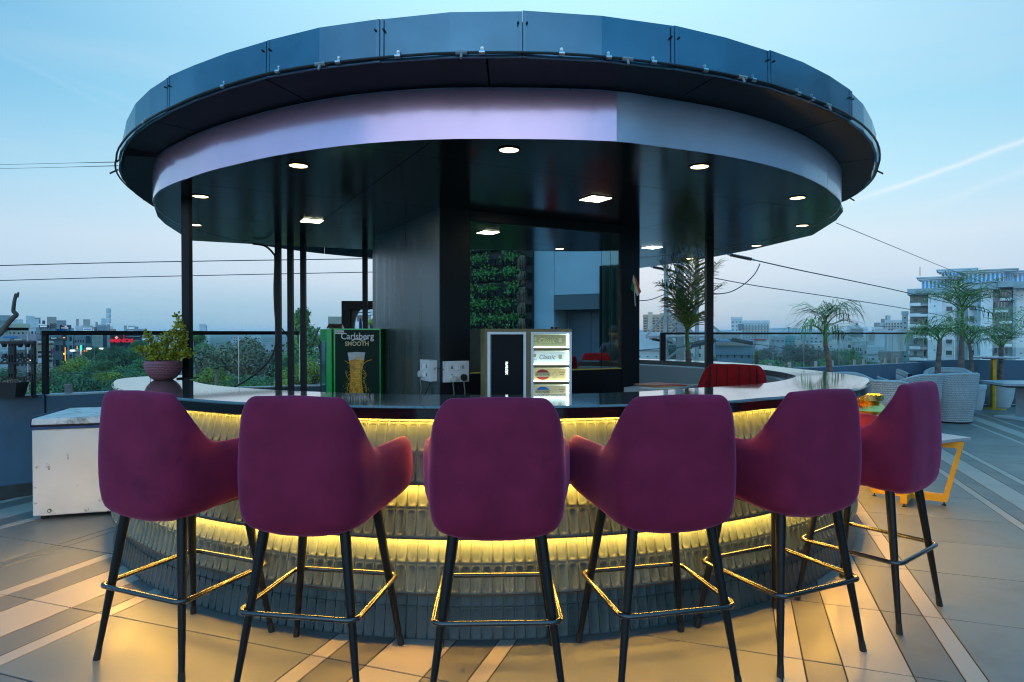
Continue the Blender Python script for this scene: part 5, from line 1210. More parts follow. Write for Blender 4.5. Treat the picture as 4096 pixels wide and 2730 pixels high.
J_ = [bd(-.02, 0, .62), bd(-.01, 0, .80), bd(0, 0, .98), bd(.0, 0, 1.07), bd(0, .18, 1.06), bd(.02, .235, .86), bd(.20, .13, .80), bd(0, -.18, 1.06), bd(.03, -.24, .84), bd(.17, -.10, 1.0), bd(.005, 0, 1.12)]
skinfig('shirt', M['shirt'], man, J_, [(0, 1), (1, 2), (2, 3), (3, 4), (4, 5), (5, 6), (3, 7), (7, 8), (8, 9), (3, 10)], [(.15, .10), (.15, .10), (.17, .11), (.10, .08), .062, .048, .034, .062, .048, .036, .052])
skinfig('head', M['skin'], man, [bd(.01, 0, 1.10), bd(.02, 0, 1.17), bd(.03, 0, 1.22), bd(.03, 0, 1.30)], [(0, 1), (1, 2), (2, 3)], [.050, .052, (.068, .080), (.066, .086)])
MB().lathe([(.001, 1.395), (.05, 1.385), (.078, 1.345), (.086, 1.30), (.080, 1.27), (.001, 1.30)], X0-fdir.x*.0+fdir.x*.012, Y0+fdir.y*.012, 16).build('hair', M['hair'], man, smooth=60)
fc = MB()
for s_ in (-.028, .028): fc.lathe([(.001, 1.284), (.011, 1.281), (.011, 1.276), (.001, 1.273)], *bd(.108, s_, 0)[:2], 8)
for i_, s_ in enumerate((-.028, .028)): MB().lathe([(.001, 1.284), (.010, 1.281), (.010, 1.276), (.001, 1.273)], *bd(.108, s_, 0)[:2], 8).build('eye', M['hair'], man)
MB().add([bd(.105, -.012, 1.245), bd(.105, .012, 1.245), bd(.135, 0, 1.247), bd(.11, 0, 1.285)], [(0, 1, 2), (0, 2, 3), (2, 1, 3)]).build('nose', M['skin'], man)
MB().slab([bd(.10, -.03, 1.225), bd(.10, .03, 1.225), bd(.112, .012, 1.228), bd(.112, -.012, 1.228)], (0, 0, .007)).build('moustache', M['hair'], man)
MB().slab([bd(.085, -.045, 1.205), bd(.085, .045, 1.205), bd(.108, .025, 1.20), bd(.108, -.025, 1.20)], (0, 0, -.022)).build('beard', M['hair'], man)
for s_ in (-1, 1): MB().lathe([(.001, 1.235), (.016, 1.245), (.017, 1.275), (.001, 1.285)], *bd(.02, s_*.078, 0)[:2], 8).build('ear', M['skin'], man)
hj = [bd(.17, -.10, 1.0), bd(.165, -.07, 1.05), bd(.155, -.045, 1.09)]; he = [(0, 1), (1, 2)]; hr = [.026, (.030, .016), (.034, .014)]
for i_, (ds, dz) in enumerate(((-.016, .05), (-.005, .058), (.006, .055), (.016, .045))):
    k0 = len(hj); hj += [bd(.150, -.045+ds, 1.10), bd(.145, -.04+ds, 1.10+dz*.6), bd(.130, -.036+ds, 1.10+dz)]; he += [(2, k0), (k0, k0+1), (k0+1, k0+2)]; hr += [.009, .0085, .007]
k0 = len(hj); hj += [bd(.165, -.03, 1.075), bd(.15, -.012, 1.095)]; he += [(1, k0), (k0, k0+1)]; hr += [.010, .008]
skinfig('hand', M['skin'], man, hj, he, hr, 1)
skinfig('trousers', M['trouser'], man, [bd(-.02, 0, .60), bd(0, .09, .58), bd(.38, .12, .56), bd(.36, .12, .12), bd(0, -.09, .58), bd(.38, -.12, .56), bd(.36, -.12, .12)], [(0, 1), (1, 2), (2, 3), (0, 4), (4, 5), (5, 6)], [.13, .088, .064, .045, .088, .064, .045])
for s_ in (-1, 1): p = Vector(bd(.42, s_*.12, .04)); MB().box(p.x, p.y, .045, .26, .09, .088, math.atan2(fdir.y, fdir.x)).build('shoe', M['hair'], man)
MB_ = MB().box(X0, Y0, .24, .42, .42, .47, .4); single(MB_, 'stool_block', M['blackm'], 'dark block seat under the reflected man', 'seat')
rc2 = copy_tree(rc_); rc2['label'] = 'red velvet chair reflected in the mirror in front of the man'; rc2.location = (5.0, 3.02, -.0); rc2.rotation_euler = (0, 0, R(250)); rc2.scale = (1, 1, .92)
dp = thing('potted_plant', 'red leaved plant in a red pot reflected at the lower right of the mirror', 'potted plant', (6.1, 1.55, 0))
MB().lathe([(.001, 0), (.10, 0), (.13, .80), (.12, .98), (.001, .98)], 6.1, 1.55, 16).build('pot', M['redvelvet'], dp)
for q in range(11):
    az = rg.uniform(0, 6.3); e = rg.uniform(.7, 1.4); l_ = rg.uniform(.3, .5); p0 = Vector((6.1, 1.55, .98+rg.uniform(0, .2))); d = Vector((cos(az)*cos(e), sin(az)*cos(e), sin(e))); s_ = Vector((-sin(az), cos(az), 0))*.03
    a, b, c = p0, p0+d*l_*.5, p0+d*l_*.8+Vector((0, 0, -.05)); t_ = p0+d*l_*1.05+Vector((0, 0, -.16))
    MB().add([a-s_*.3, a+s_*.3, b+s_, c+s_*.8, t_, c-s_*.8, b-s_], [(0, 1, 2, 6), (6, 2, 3, 5), (5, 3, 4)]).build('leaf', bpy.data.materials.get('maroon_leaf') or mat('maroon_leaf', (.16, .012, .03), .45), dp, fix=False)

# ================================================================== LAND, FAR HILLS
ZG = -15.0
g = MB(); g.add([(-9000, -600, ZG), (9000, -600, ZG), (9000, 12000, ZG), (-9000, 12000, ZG)], [(0, 1, 2, 3)])
g.build('ground', mat('city_ground', (.10, .105, .095), .95, var=.4, vscale=.02, dirt=(.05, .07, .035), dscale=.012, dthr=(.45, .6)), kind='structure')
rh = random.Random(4)
for nm_, D, hh, x0, x1, sd in (('hills', 5200, 66, -600, 7000, 1), ('hills', 7400, 95, 1500, 9000, 2)):
    vs = []; n = 90; xs = [x0+(x1-x0)*i/n for i in range(n+1)]; ph = [rh.uniform(0, 6) for _ in range(6)]
    for x in xs:
        e = sst(x0, x0+1600, x)*(1-.5*sst(x1-2500, x1, x)); h = hh*e*(.55+.22*sin(x/900+ph[0])+.12*sin(x/370+ph[1])+.06*sin(x/150+ph[2]))
        vs += [(x, D, ZG), (x, D+350, ZG+max(2, h)), (x, D+1500, ZG)]
    MB().add(vs, [(3*i+j, 3*i+3+j, 3*i+4+j, 3*i+1+j) for i in range(n) for j in (0, 1)]).build(nm_, mat('hill_scrub', (.07, .085, .06), .95, var=.3, vscale=.01) if sd == 1 else bpy.data.materials['hill_scrub'], kind='structure', smooth=60)

# ================================================================== BUILDINGS
def cm(c): 
    nm_ = 'render_%02d_%02d_%02d' % tuple(int(x*99) for x in c)
    return bpy.data.materials.get(nm_) or mat(nm_, c, .85, var=.14, vscale=.25, dirt=tuple(x*.55 for x in c), dscale=.35, dthr=(.58, .85))
WG = mat('window_glass_dark', (.02, .035, .045), .12, spec=.8); WT = mat('window_glass_teal', (.03, .22, .20), .2, spec=.7); SH = mat('fixture_grey', (.16, .17, .17), .8)  # last one: plain grey of poles, balcony rails and sign supports
BLUE = mat('sky_blue_panel', (.06, .32, .62), .5, var=.1, vscale=.4); WHT = cm((.76, .79, .80))
wcache = {}
def wmesh(w, h, m, nm_='window', d=.12):
    key = (round(w, 2), round(h, 2), m.name, nm_)
    if key not in wcache: wcache[key] = MB().box(0, 0, 0, w, d, h).mesh(nm_, m)
    return wcache[key]
RTB = {}
def building(x0, x1, yt, D, c, label, cat='building', rows=3, cols=4, win=(.5, .5), wm=None, depth=None, rz=0, zb=None, group=None, parapet=True, ybot=None, name='building', band=None, clutter=0, seed=0, side=True):
    p0, p1 = aty(x0, yt, D), aty(x1, yt, D); w = p1.x-p0.x; zt = p0.z; zb = ZG if zb is None else zb; dp_ = depth or max(6, w*.6)
    t = thing(name, label, cat, ((p0.x+p1.x)/2, D, zb), group); xc = (p0.x+p1.x)/2; rz = math.degrees(-math.atan2(xc, D)); RTB[t.name] = (xc, D, R(rz)); w *= cos(R(rz)); p0 = Vector((xc-w/2, D, zt)); p1 = Vector((xc+w/2, D, zt)); rt = Matrix.Translation((xc, D, 0)) @ Matrix.Rotation(R(rz), 4, 'Z') @ Matrix.Translation((-xc, -D, 0))
    def put(mb, nm_, m, **k): mb.v = [rt @ v for v in mb.v]; return mb.build(nm_, m, t, **k)
    put(MB().box(xc, D+dp_/2, (zt+zb)/2, w, dp_, zt-zb), 'walls', cm(c))
    if parapet:
        h = min(1.0, (zt-zb)*.06); put(MB().box(xc, D+dp_/2, zt-h/2+.3, w+.3, dp_+.3, h), 'roof_parapet', cm(tuple(min(.8, v*1.08) for v in c)))
    zlow = max(zb+1, aty(0, ybot or 1480, D).z); H_ = zt-zlow-.8; rh_ = H_/rows; cw = w/cols; wm = wm or WG
    me = wmesh(cw*win[0], rh_*win[1], wm); big = rows*cols <= 48
    js = MB()
    for r_ in range(rows):
        for c_ in range(cols):
            px, pz = p0.x+cw*(c_+.5), zt-.9-rh_*(r_+.5)
            mt = rt @ Matrix.Translation((px, D-.03, pz))
            if big: inst('window', me, t, mt)
            else: js.join(me, mt)
        if band: put(MB().box(xc, D-.25, zt-.9-rh_*(r_+1)+.12, w+.1, .5, .22), 'floor_slab', cm(band))
    if not big: js.build('windows', wm, t, kind='stuff')
    if side:
        ms = MB()
        for r_ in range(rows):
            pz = zt-.9-rh_*(r_+.5); sx = p0.x-.03 if xc > 0 else p1.x+.03
            for q in range(max(1, int(dp_/cw))): ms.box(sx, D+cw*(q+.5), pz, .1, cw*win[0], rh_*win[1])
        ms.v = [rt @ v for v in ms.v]; ms.build('side_windows', wm, t, kind='stuff')
    r_ = random.Random(seed+int(x0))
    for q in range(clutter):
        s_ = r_.uniform(.8, 2.4); hh = r_.uniform(.8, 2.6); put(MB().box(p0.x+w*r_.uniform(.1, .9), D+dp_*r_.uniform(.2, .6), zt+.3+hh/2, s_, s_*.8, hh), 'rooftop_box', cm(r_.choice([(.5, .54, .55), (.25, .27, .28), (.35, .33, .3)])))
    return t, rt, p0, p1, zt
def sign(par, x0, y0, x1, y1, D, m, txt=None, tm=None, bold=0, nm_='sign_board', tsz=.72):
    if par.name in RTB:
        xc, D0, ph = RTB[par.name]; c_, s0 = cos(ph), sin(ph); off = .3+max(0, min(1.2, (D0-D)*.18))
        q_ = Vector((xc+s0*off, D0-c_*off)); kk = [(x-2048)/FPX for x in (x0, x1)]; ss = [(k_*q_.y-q_.x)/(c_-k_*s0) for k_ in kk]
        a = Vector((ss[0], 0, aty(x0, y0, D0-off).z)); b = Vector((ss[1], 0, aty(x1, y1, D0-off).z)); T_ = Matrix.Translation((q_.x, q_.y, 0)) @ Matrix.Rotation(ph, 4, 'Z')
        mb = MB().box((a.x+b.x)/2, 0, (a.z+b.z)/2, b.x-a.x, .3, a.z-b.z); mb.v = [T_ @ v for v in mb.v]; s_ = mb.build(nm_, m, par)
    else:
        a, b = aty(x0, y0, D), aty(x1, y1, D); s_ = MB().box((a.x+b.x)/2, D, (a.z+b.z)/2, b.x-a.x, .3, a.z-b.z).build(nm_, m, par); T_ = Matrix.Translation((0, D, 0))
    if txt:
        k_ = txt.count('\n')+1; hh = (a.z-b.z)/k_
        text(txt, hh*tsz, T_ @ face_m(((a.x+b.x)/2, -.2, (a.z+b.z)/2)), tm, s_, extrude=.02, bold=bold, xs=min(1.2, (b.x-a.x)*.9/(max(len(l) for l in txt.split('\n'))*hh*tsz*.62)))
    return s_
NAVY = mat('sign_navy', (.01, .03, .06), .5); SW = mat('sign_white', (.6, .68, .7), .5, emis=(.7, .85, .9), estr=.25); SB = mat('sign_blue', (.02, .16, .40), .5)
RED = emat('neon_red', (1, .02, .06), .6); ORG_ = emat('neon_orange', (1, .36, .06), 2.4); CYN = emat('neon_teal', (.04, .85, .65), 1.3); WLT = emat('street_white', (.95, 1, .9), 3.5)
# left town
t, *_ = building(-60, 38, 1268, 120, (.26, .32, .33), 'grey concrete block rising at the far left edge behind the branch', rows=3, cols=3, win=(.5, .3), clutter=1)
sign(t, -20, 1283, 62, 1286, 118, cm((.2, .25, .25)), nm_='roof_slab')
building(30, 118, 1301, 135, (.42, .40, .30), 'cream flat roofed block just right of the grey concrete block', rows=5, cols=5, win=(.45, .35), clutter=2)
building(105, 152, 1300, 150, (.5, .56, .6), 'pale block with two round roof tanks left of the SAKHI board', rows=4, cols=3, clutter=3)
t, *_ = building(148, 216, 1317, 118, (.24, .30, .33), 'grey green building carrying the SAKHI board', rows=4, cols=4, clutter=1)
sb = thing('roof_sign', 'dark roof board reading SAKHI', 'sign', aty(176, 1311, 117)); sign(sb, 158, 1301, 195, 1312, 117, NAVY, 'SAKHI', SW, .02); sign(sb, 162, 1312, 164, 1320, 117, SH, nm_='support'); sign(sb, 188, 1312, 190, 1320, 117, SH, nm_='support')
sign(sb, 171, 1283, 178, 1297, 119, mat('tank_dark', (.05, .09, .12), .6), nm_='roof_tank')
bf = thing('billboard_frame', 'bare steel billboard frame between the two roof signs', 'billboard frame', aty(212, 1303, 118)); 
mb = MB()
for a, b in (((201, 1296), (224, 1296)), ((201, 1310), (224, 1310)), ((201, 1296), (201, 1320)), ((224, 1296), (224, 1320)), ((201, 1296), (212, 1310)), ((212, 1310), (224, 1296)), ((212, 1296), (212, 1310)), ((201, 1310), (212, 1296)), ((212, 1296), (224, 1310))): mb.bar(aty(*a, 118), aty(*b, 118), .12)
mb.build('lattice', mat('rusty_frame', (.12, .10, .08), .8), bf)
building(214, 292, 1319, 124, (.30, .38, .40), 'grey building under the RAM CYCLES board', rows=4, cols=4, clutter=2)
sb = thing('roof_sign', 'dark maroon roof board reading RAM CYCLES with a pink disc', 'sign', aty(262, 1310, 121)); sign(sb, 241, 1301, 283, 1318, 121, mat('sign_maroon', (.05, .03, .08), .5), 'RAM\nCYCLES', SW, .015, tsz=.8)
p = aty(252, 1305, 120.7); MB().lathe([(.001, p.z+.25), (.3, p.z), (.001, p.z-.25)], p.x, p.y, 10).build('pink_disc', mat('pink_disc', (.5, .08, .14), .5), sb); sign(sb, 228, 1318, 266, 1325, 121, SB, nm_='lower_board')
for x in (246, 278): sign(sb, x, 1317.5, x+2, 1326, 121.2, SH, nm_='support')
# street canyon
t, *_ = building(150, 262, 1340, 100, (.16, .21, .24), 'long grey building with the PALKI sign facing the street', rows=2, cols=5, win=(.6, .4)); sign(t, 200, 1349, 230, 1359, 98.6, NAVY, 'PALKI', SW, .01)
t, *_ = building(148, 212, 1375, 92, (.38, .36, .31), 'cream two storey building with dark shop glass below the PALKI sign', rows=3, cols=3, win=(.7, .45), depth=6, ybot=1450)
sign(t, 150, 1374, 214, 1380, 91.5, mat('brown_awning', (.12, .05, .05), .7), nm_='awning'); sign(t, 152, 1434, 190, 1452, 91.5, cm((.5, .6, .66)), nm_='shop_front'); sign(t, 203, 1396, 208, 1420, 91, NAVY, nm_='hanging_sign'); sign(t, 209, 1398, 213, 1418, 91, mat('magenta_sign', (.4, .02, .12), .5), nm_='hanging_sign')
t, *_ = building(-30, 40, 1378, 95, (.46, .52, .58), 'white building with tall arches seen through the plant rack', rows=2, cols=3, win=(.5, .7), wm=cm((.24, .3, .33)), depth=8, ybot=1460)
t, *_ = building(44, 148, 1345, 108, (.30, .27, .30), 'mauve grey building with blue signboards seen above the plant rack', rows=3, cols=6, win=(.55, .5), depth=8, ybot=1470)
sign(t, 12, 1346, 68, 1354, 107, SB, nm_='blue_board'); sign(t, 58, 1356, 88, 1362, 106.5, cm((.55, .52, .42)), nm_='cream_board'); sign(t, 62, 1383, 100, 1400, 106, cm((.5, .56, .6)), nm_='white_board'); sign(t, 104, 1376, 128, 1400, 106, cm((.45, .43, .38)), nm_='cream_board'); sign(t, 108, 1402, 128, 1432, 106, NAVY, nm_='shop_glass')
tt, *_ = building(212, 250, 1350, 140, (.20, .26, .28), 'narrow grey street front right of the PALKI sign', rows=5, cols=3, ybot=1440)
sign(tt, 214, 1372, 224, 1412, 138, cm((.42, .56, .58)), nm_='tall_sign'); sign(tt, 240, 1372, 248, 1392, 138, cm((.40, .36, .20)), nm_='hoarding')
tt, *_ = building(250, 262, 1347, 96, (.04, .05, .055), 'tall black tower front edged with an orange light strip', rows=1, cols=1, depth=5, ybot=1470)
sign(tt, 259, 1390, 261, 1445, 95, ORG_, nm_='light_strip'); sign(tt, 252, 1351, 260, 1353, 95, ORG_, nm_='light_strip'); sign(tt, 253, 1413, 259, 1419, 95, emat('neon_yellow', (1, .62, .1), 2.5), nm_='lit_sign')
tt, *_ = building(263, 298, 1346, 170, (.12, .15, .17), 'dark shop row with a glowing orange oval sign', rows=4, cols=3, ybot=1440)
sign(tt, 268, 1374, 280, 1396, 168, mat('maroon_sign', (.16, .01, .03), .6), nm_='maroon_sign'); p = aty(285, 1367, 168); MB().lathe([(.001, p.z+.62), (.14, p.z+.35), (.2, p.z), (.14, p.z-.35), (.001, p.z-.62)], p.x, p.y, 10).build('oval_light', ORG_, tt); sign(tt, 274, 1410, 277, 1425, 168, SW, nm_='lit_sign'); sign(tt, 266, 1400, 271, 1430, 168, SB, nm_='blue_sign')
tt, *_ = building(298, 338, 1342, 190, (.17, .21, .24), 'blue grey street front with a tall teal and pink lit sign', rows=4, cols=4, ybot=1440)
sign(tt, 320, 1382, 327, 1404, 187, CYN, nm_='teal_light'); sign(tt, 320, 1404, 327, 1420, 187, emat('neon_pink', (1, .5, .45), 1.1), nm_='pink_light'); sign(tt, 307, 1385, 309, 1398, 187, ORG_, nm_='light_strip'); sign(tt, 300, 1404, 316, 1406, 187, SW, nm_='lit_shelf')
tt, *_ = building(338, 367, 1338, 160, (.20, .25, .28), 'grey building with a dark poster left of the woven pattern screen', rows=3, cols=2, win=(.25, .6), ybot=1430); sign(tt, 344, 1345, 359, 1372, 158, NAVY, nm_='poster')
# chevron screen
t = thing('patterned_building', 'building front covered by a cream and green woven chevron screen', 'building', aty(390, 1420, 150))
sign(t, 366, 1335, 414, 1425, 150, mat('screen_green', (.10, .17, .15), .8), nm_='facade'); ch = MB(); a0 = aty(367, 1341, 149.6); b0 = aty(413, 1420, 149.6); mt = cm((.45, .50, .42))
u_ = (b0.x-a0.x)/9
for i in range(-1, 10):
    for j in range(0, 16):
        cxx = a0.x+u_*(i+.5); czz = a0.z-u_*(j+.5); dd = 1 if (i//2+j//2) % 2 else -1
        for q in (-.25, .25):
            p_ = Vector((cxx+q*u_*.7, 149.7, czz+q*u_*.7*(-dd))); s_ = Vector((u_*.33, 0, u_*.33*dd)); a, b = p_-s_, p_+s_
            if a0.x < a.x and b.x < b0.x and min(a.z, b.z) > b0.z: ch.bar(a, b, .10, .16)
ch.build('screen_strips', mt, t, kind='stuff')
sign(t, 414, 1338, 430, 1420, 150, NAVY, nm_='side_poster'); 
# telecom mast
p = aty(435, 1430, 140); mt_ = thing('telecom_mast', 'white three drum telecom mast rising above the left town', 'mast', p)
MB().tube([aty(435, 1440, 140), aty(434, 1298, 140)], [.32, .26], 12).build('pole', M['steelgalv'], mt_, smooth=40)
for ya, yb in ((1234, 1252), (1253.5, 1272), (1273.5, 1294)):
    a, b = aty(434, ya, 140), aty(434, yb, 140); MB().lathe([(.001, a.z), (.42, a.z), (.46, a.z-.1), (.46, b.z+.1), (.42, b.z), (.001, b.z)], a.x, 140, 16).build('drum', cm((.55, .62, .64)), mt_, smooth=40)
t, *_ = building(431, 500, 1340, 155, (.015, .02, .03), 'black shop front with a red lit MOMINOS sign and red edges', rows=1, cols=1, win=(.9, .1), depth=8, ybot=1430)
text('MOMINOS', 1.15, face_m((aty(466, 1364, 154).x, 154, aty(466, 1364, 154).z)), RED, t, bold=.05, extrude=.03, xs=1.5)
sign(t, 436, 1340, 438, 1376, 154, RED, nm_='red_edge'); sign(t, 494, 1340, 497, 1366, 154, RED, nm_='red_edge'); p = aty(466, 1351, 154); MB().lathe([(.001, p.z+.4), (.4, p.z), (.001, p.z-.4)], p.x, p.y, 12).build('round_emblem', emat('emblem_pink', (1, .4, .35), .9), t)
t, *_ = building(500, 566, 1341, 165, (.03, .05, .09), 'navy glazed building with tan signboards right of the red sign', rows=2, cols=5, win=(.5, .4), ybot=1420); sign(t, 502, 1345, 560, 1349, 163, cm((.35, .28, .22)), nm_='sign_band'); sign(t, 538, 1360, 558, 1370, 163, cm((.45, .32, .24)), nm_='sign_board')
t, *_ = building(566, 612, 1343, 175, (.3, .32, .36), 'grey pink building with a pale awning behind the shrub', rows=2, cols=4, ybot=1420); sign(t, 570, 1355, 600, 1362, 172, SW, nm_='pale_awning')
# roofs that just clear the rail
for i, (x0, x1, yt, D, c, lb) in enumerate([(303, 330, 1308, 230, (.5, .55, .55), 'low pale roof with an oval logo board behind the rail'), (326, 372, 1306, 240, (.38, .40, .38), 'building with a tan arched roof frame'), (376, 392, 1312, 260, (.2, .15, .17), 'small brown rooftop hut'), (388, 432, 1303, 250, (.32, .37, .42), 'long blue grey hipped roof left of the mast'), (436, 462, 1320, 230, (.4, .22, .16), 'low red brown roof right of the mast'), (498, 512, 1319, 280, (.3, .32, .33), 'small grey roof left of the lone board'), (536, 576, 1319, 300, (.3, .34, .38), 'flat slatted roof right of the lone board')]):
    building(x0, x1, yt, D, c, lb, rows=5, cols=4, win=(.5, .4), clutter=1, seed=i)
rr_ = thing('roof_sign', 'small pale roof board on two legs right of the mast', 'sign', aty(526, 1310, 260)); sign(rr_, 514, 1304, 538, 1323, 260, cm((.35, .42, .46)), nm_='board'); sign(rr_, 515, 1311, 537, 1316, 259, SW, nm_='white_strip')
rl_ = thing('roof_sign', 'white roof board with a ring shaped logo', 'sign', aty(350, 1317, 228)); sign(rl_, 333, 1312, 366, 1323, 228, SW, nm_='board'); sign(rl_, 335, 1315, 363, 1320, 227, SB, nm_='blue_text_band')
# street lamps with white light
for i, (x, y) in enumerate(((290, 1406), (355, 1398), (403, 1398), (345, 1407), (116, 1446))):
    p = aty(x, y, 90+i*3); t = thing('street_lamp', ('lit white street lamp among the trees below the oval sign', 'lit white street lamp left of the chevron screen', 'lit white street lamp at the foot of the chevron screen', 'dim yellow street lamp beside the lit one', 'small white lamp seen through the plant rack')[i], 'street lamp', (p.x, p.y, ZG), 'street lamps in the left town')
    MB().tube([(p.x+.8, p.y, ZG), (p.x+.8, p.y, p.z+.1), (p.x+.3, p.y, p.z+.25)], .06, 6).build('pole', SH, t); MB().box(p.x, p.y, p.z+.1, .55, .25, .18).build('lamp_head', WLT if i != 3 else ORG_, t)
# traffic glimmer
tl = MB(); 
for q in range(26):
    p = aty(rnd.uniform(160, 268), rnd.uniform(1440, 1462), 105+rnd.uniform(0, 20)); tl.box(p.x, p.y, p.z, rnd.uniform(.1, .3), .1, rnd.uniform(.1, .5))
tag(tl.build('traffic_lights', emat('traffic_glow', (.9, .95, .9), 1.2)), 'cluster of tiny white vehicle lights at the end of the street', None, None, 'stuff')
# centre
building(803, 838, 1341, 130, (.46, .5, .52), 'white three storey building behind the brown leaved tree', rows=3, cols=2, win=(.4, .4), ybot=1400, clutter=2)
building(1317, 1372, 1276, 90, (.33, .33, .27), 'small olive walled building with a white end behind the cooler', rows=2, cols=3, win=(.2, .3), ybot=1340)
building(1470, 1600, 1297, 100, (.30, .32, .30), 'grey flat roofed building behind the oval frame', rows=2, cols=5, win=(.3, .3), ybot=1380)
pd = aty(1447, 1300, 110); dm_ = thing('domed_tower', 'white tower with a pink striped dome seen through the oval frame', 'tower', (pd.x, pd.y, ZG))
def dz(y): return aty(1447, y, 110).z
MB().box(pd.x, 110, (dz(1260)+ZG)/2, 2.6, 2.6, dz(1260)-ZG).build('shaft', WHT, dm_); MB().box(pd.x, 110, dz(1259), 3.6, 3.6, .35).build('cornice', WHT, dm_); MB().box(pd.x, 110, (dz(1258)+dz(1247))/2, 2.4, 2.4, dz(1247)-dz(1258)).build('drum', WHT, dm_); MB().box(pd.x, 110, dz(1247), 3.4, 3.4, .3).build('cornice', WHT, dm_)
MB().lathe([(1.35, dz(1246)), (1.3, dz(1241)), (1.0, dz(1234)), (.4, dz(1229)), (.001, dz(1227))], pd.x, 110, 20).build('dome', WHT, dm_, smooth=60)
MB().lathe([(1.33, dz(1241.5)), (1.28, dz(1238))], pd.x, 110, 20).build('pink_stripe', mat('pink_paint', (.45, .12, .22), .7), dm_)
MB().box(pd.x, 108.66, dz(1268), .9, .1, 1.6).build('window', WG, dm_)
# right side
t, *_ = building(2573, 2640, 1262, 260, (.52, .36, .24), 'tan stepped apartment block left of the pylon', rows=6, cols=4, win=(.55, .45), band=(.6, .52, .45), ybot=1330)
sign(t, 2591, 1249, 2610, 1320, 258, cm((.6, .5, .38)), nm_='stair_tower')
building(2640, 2765, 1256, 275, (.50, .36, .25), 'wide tan apartment block behind the pylon', rows=6, cols=8, win=(.5, .45), band=(.6, .52, .45), ybot=1330, clutter=4)
t, *_ = building(2925, 2968, 1272, 240, (.62, .66, .68), 'white stepped end of the hotel with green windows', rows=5, cols=3, win=(.4, .35), wm=WT, ybot=1360)
t, *_ = building(2968, 3077, 1286, 238, (.60, .64, .66), 'white hotel block with rows of green windows above the railing', rows=5, cols=9, win=(.5, .42), wm=WT, ybot=1355, band=(.40, .42, .45), depth=14)
sign(t, 2953, 1296, 2974, 1320, 236, cm((.22, .24, .28)), nm_='grey_bay'); sign(t, 3000, 1357, 3065, 1362, 236, mat('red_awning', (.5, .03, .04), .6), nm_='red_awning')
building(2855, 2955, 1340, 70, (.30, .33, .34), 'grey flat roofed building just behind the railing', rows=1, cols=3, win=(.3, .4), ybot=1375)
t, *_ = building(2868, 3010, 1382, 42, (.12, .20, .27), 'blue grey low building with small dark windows below the railing', rows=1, cols=5, win=(.22, .5), depth=9, ybot=1410); sign(t, 2866, 1371, 3000, 1383, 41.8, cm((.34, .24, .2)), nm_='brown_roof_edge')
building(2540, 2642, 1352, 34, (.58, .64, .66), 'bright white flat roofed building left of the pylon base', rows=2, cols=3, win=(.16, .2), depth=12, ybot=1440)
building(3083, 3140, 1347, 190, (.32, .38, .43), 'grey building with a dark glazed shopfront beyond the railing', rows=2, cols=3, win=(.6, .4), ybot=1370, clutter=1)
building(3140, 3180, 1349, 210, (.08, .28, .30), 'teal glazed building beyond the railing', rows=1, cols=3, win=(.6, .3), ybot=1372)
building(3395, 3470, 1312, 330, (.62, .66, .68), 'bright white plain block far beyond the drooping palm', rows=3, cols=2, win=(.2, .2), clutter=2, ybot=1350)
for i, (x0, x1, yt, D) in enumerate(((3487, 3530, 1312, 300), (3515, 3560, 1295, 310), (3540, 3610, 1283, 305))):
    building(x0, x1, yt, D, (.58, .60, .58), ('left and lowest step of the cream terrace of flats', 'middle step of the cream terrace of flats', 'highest step of the cream terrace of flats')[i], rows=6, cols=4+i, win=(.6, .45), band=(.64, .64, .6), ybot=1360, clutter=2)
building(3608, 3632, 1250, 190, (.60, .64, .65), 'slim white stair tower beside the apartment block', rows=7, cols=1, win=(.25, .3), ybot=1400)
# nearer low roofs at the right
for i, (x0, x1, yt, D, c, lb) in enumerate([(3410, 3440, 1357, 120, (.42, .46, .47), 'low grey house with a dark window beyond the railing'), (3450, 3520, 1372, 110, (.33, .42, .42), 'pale green low house with roof plants'), (3470, 3600, 1398, 75, (.40, .48, .50), 'weathered pale building below the flats'), (3560, 3632, 1385, 80, (.15, .26, .29), 'blue green concrete block against the apartment block'), (3520, 3600, 1420, 62, (.22, .21, .19), 'stained brown grey wall building low beyond the glass'), (3330, 3372, 1365, 140, (.5, .54, .54), 'white low house left of the drooping palm trunk')]):
    building(x0, x1, yt, D, c, lb, rows=2, cols=3, win=(.25, .35), clutter=2, ybot=1460, seed=i)
# main apartment block on the right
DA = 170
ap = thing('apartment_block', 'big white and grey apartment block with blue striped roof pavilions at the right', 'apartment block', (aty(3900, 1300, DA).x, DA, ZG))
AP = aty(3850, 1300, DA); AT = math.atan2(AP.x, AP.y); AM = Matrix.Translation((AP.x, AP.y, 0)) @ Matrix.Rotation(-AT, 4, 'Z')
def aq(x, y): k_ = (x-2048)/FPX; return Vector(((k_*AP.y-AP.x)/(cos(AT)+k_*sin(AT)), 0, aty(x, y, DA).z))
def abuild(mb, nm_, m): mb.v = [AM @ v for v in mb.v]; return mb.build(nm_, m, ap)
def abox(x0, x1, y0, y1, d0, d1, m, nm_, **k):
    a, b = aq(x0, y0), aq(x1, y1); return abuild(MB().box((a.x+b.x)/2, (d0+d1)/2, (a.z+b.z)/2, b.x-a.x, d1-d0, a.z-b.z), nm_, m)
GR = cm((.36, .46, .48)); GRL = cm((.46, .56, .60)); WH2 = cm((.80, .83, .84)); CRM = cm((.36, .35, .31)); YB = 1620
abox(3636, 3712, 1170, YB, 3.2, 14, CRM, 'recess_wall'); abox(3711, 3768, 1172, YB, 0, 14, WH2, 'wall'); abox(3768, 3820, 1172, YB, 2.5, 14, WH2, 'wall'); abox(3820, 3872, 1165, YB, 5, 16, GR, 'wall'); abox(3872, 3898, 1160, YB, 3, 16, WH2, 'wall')
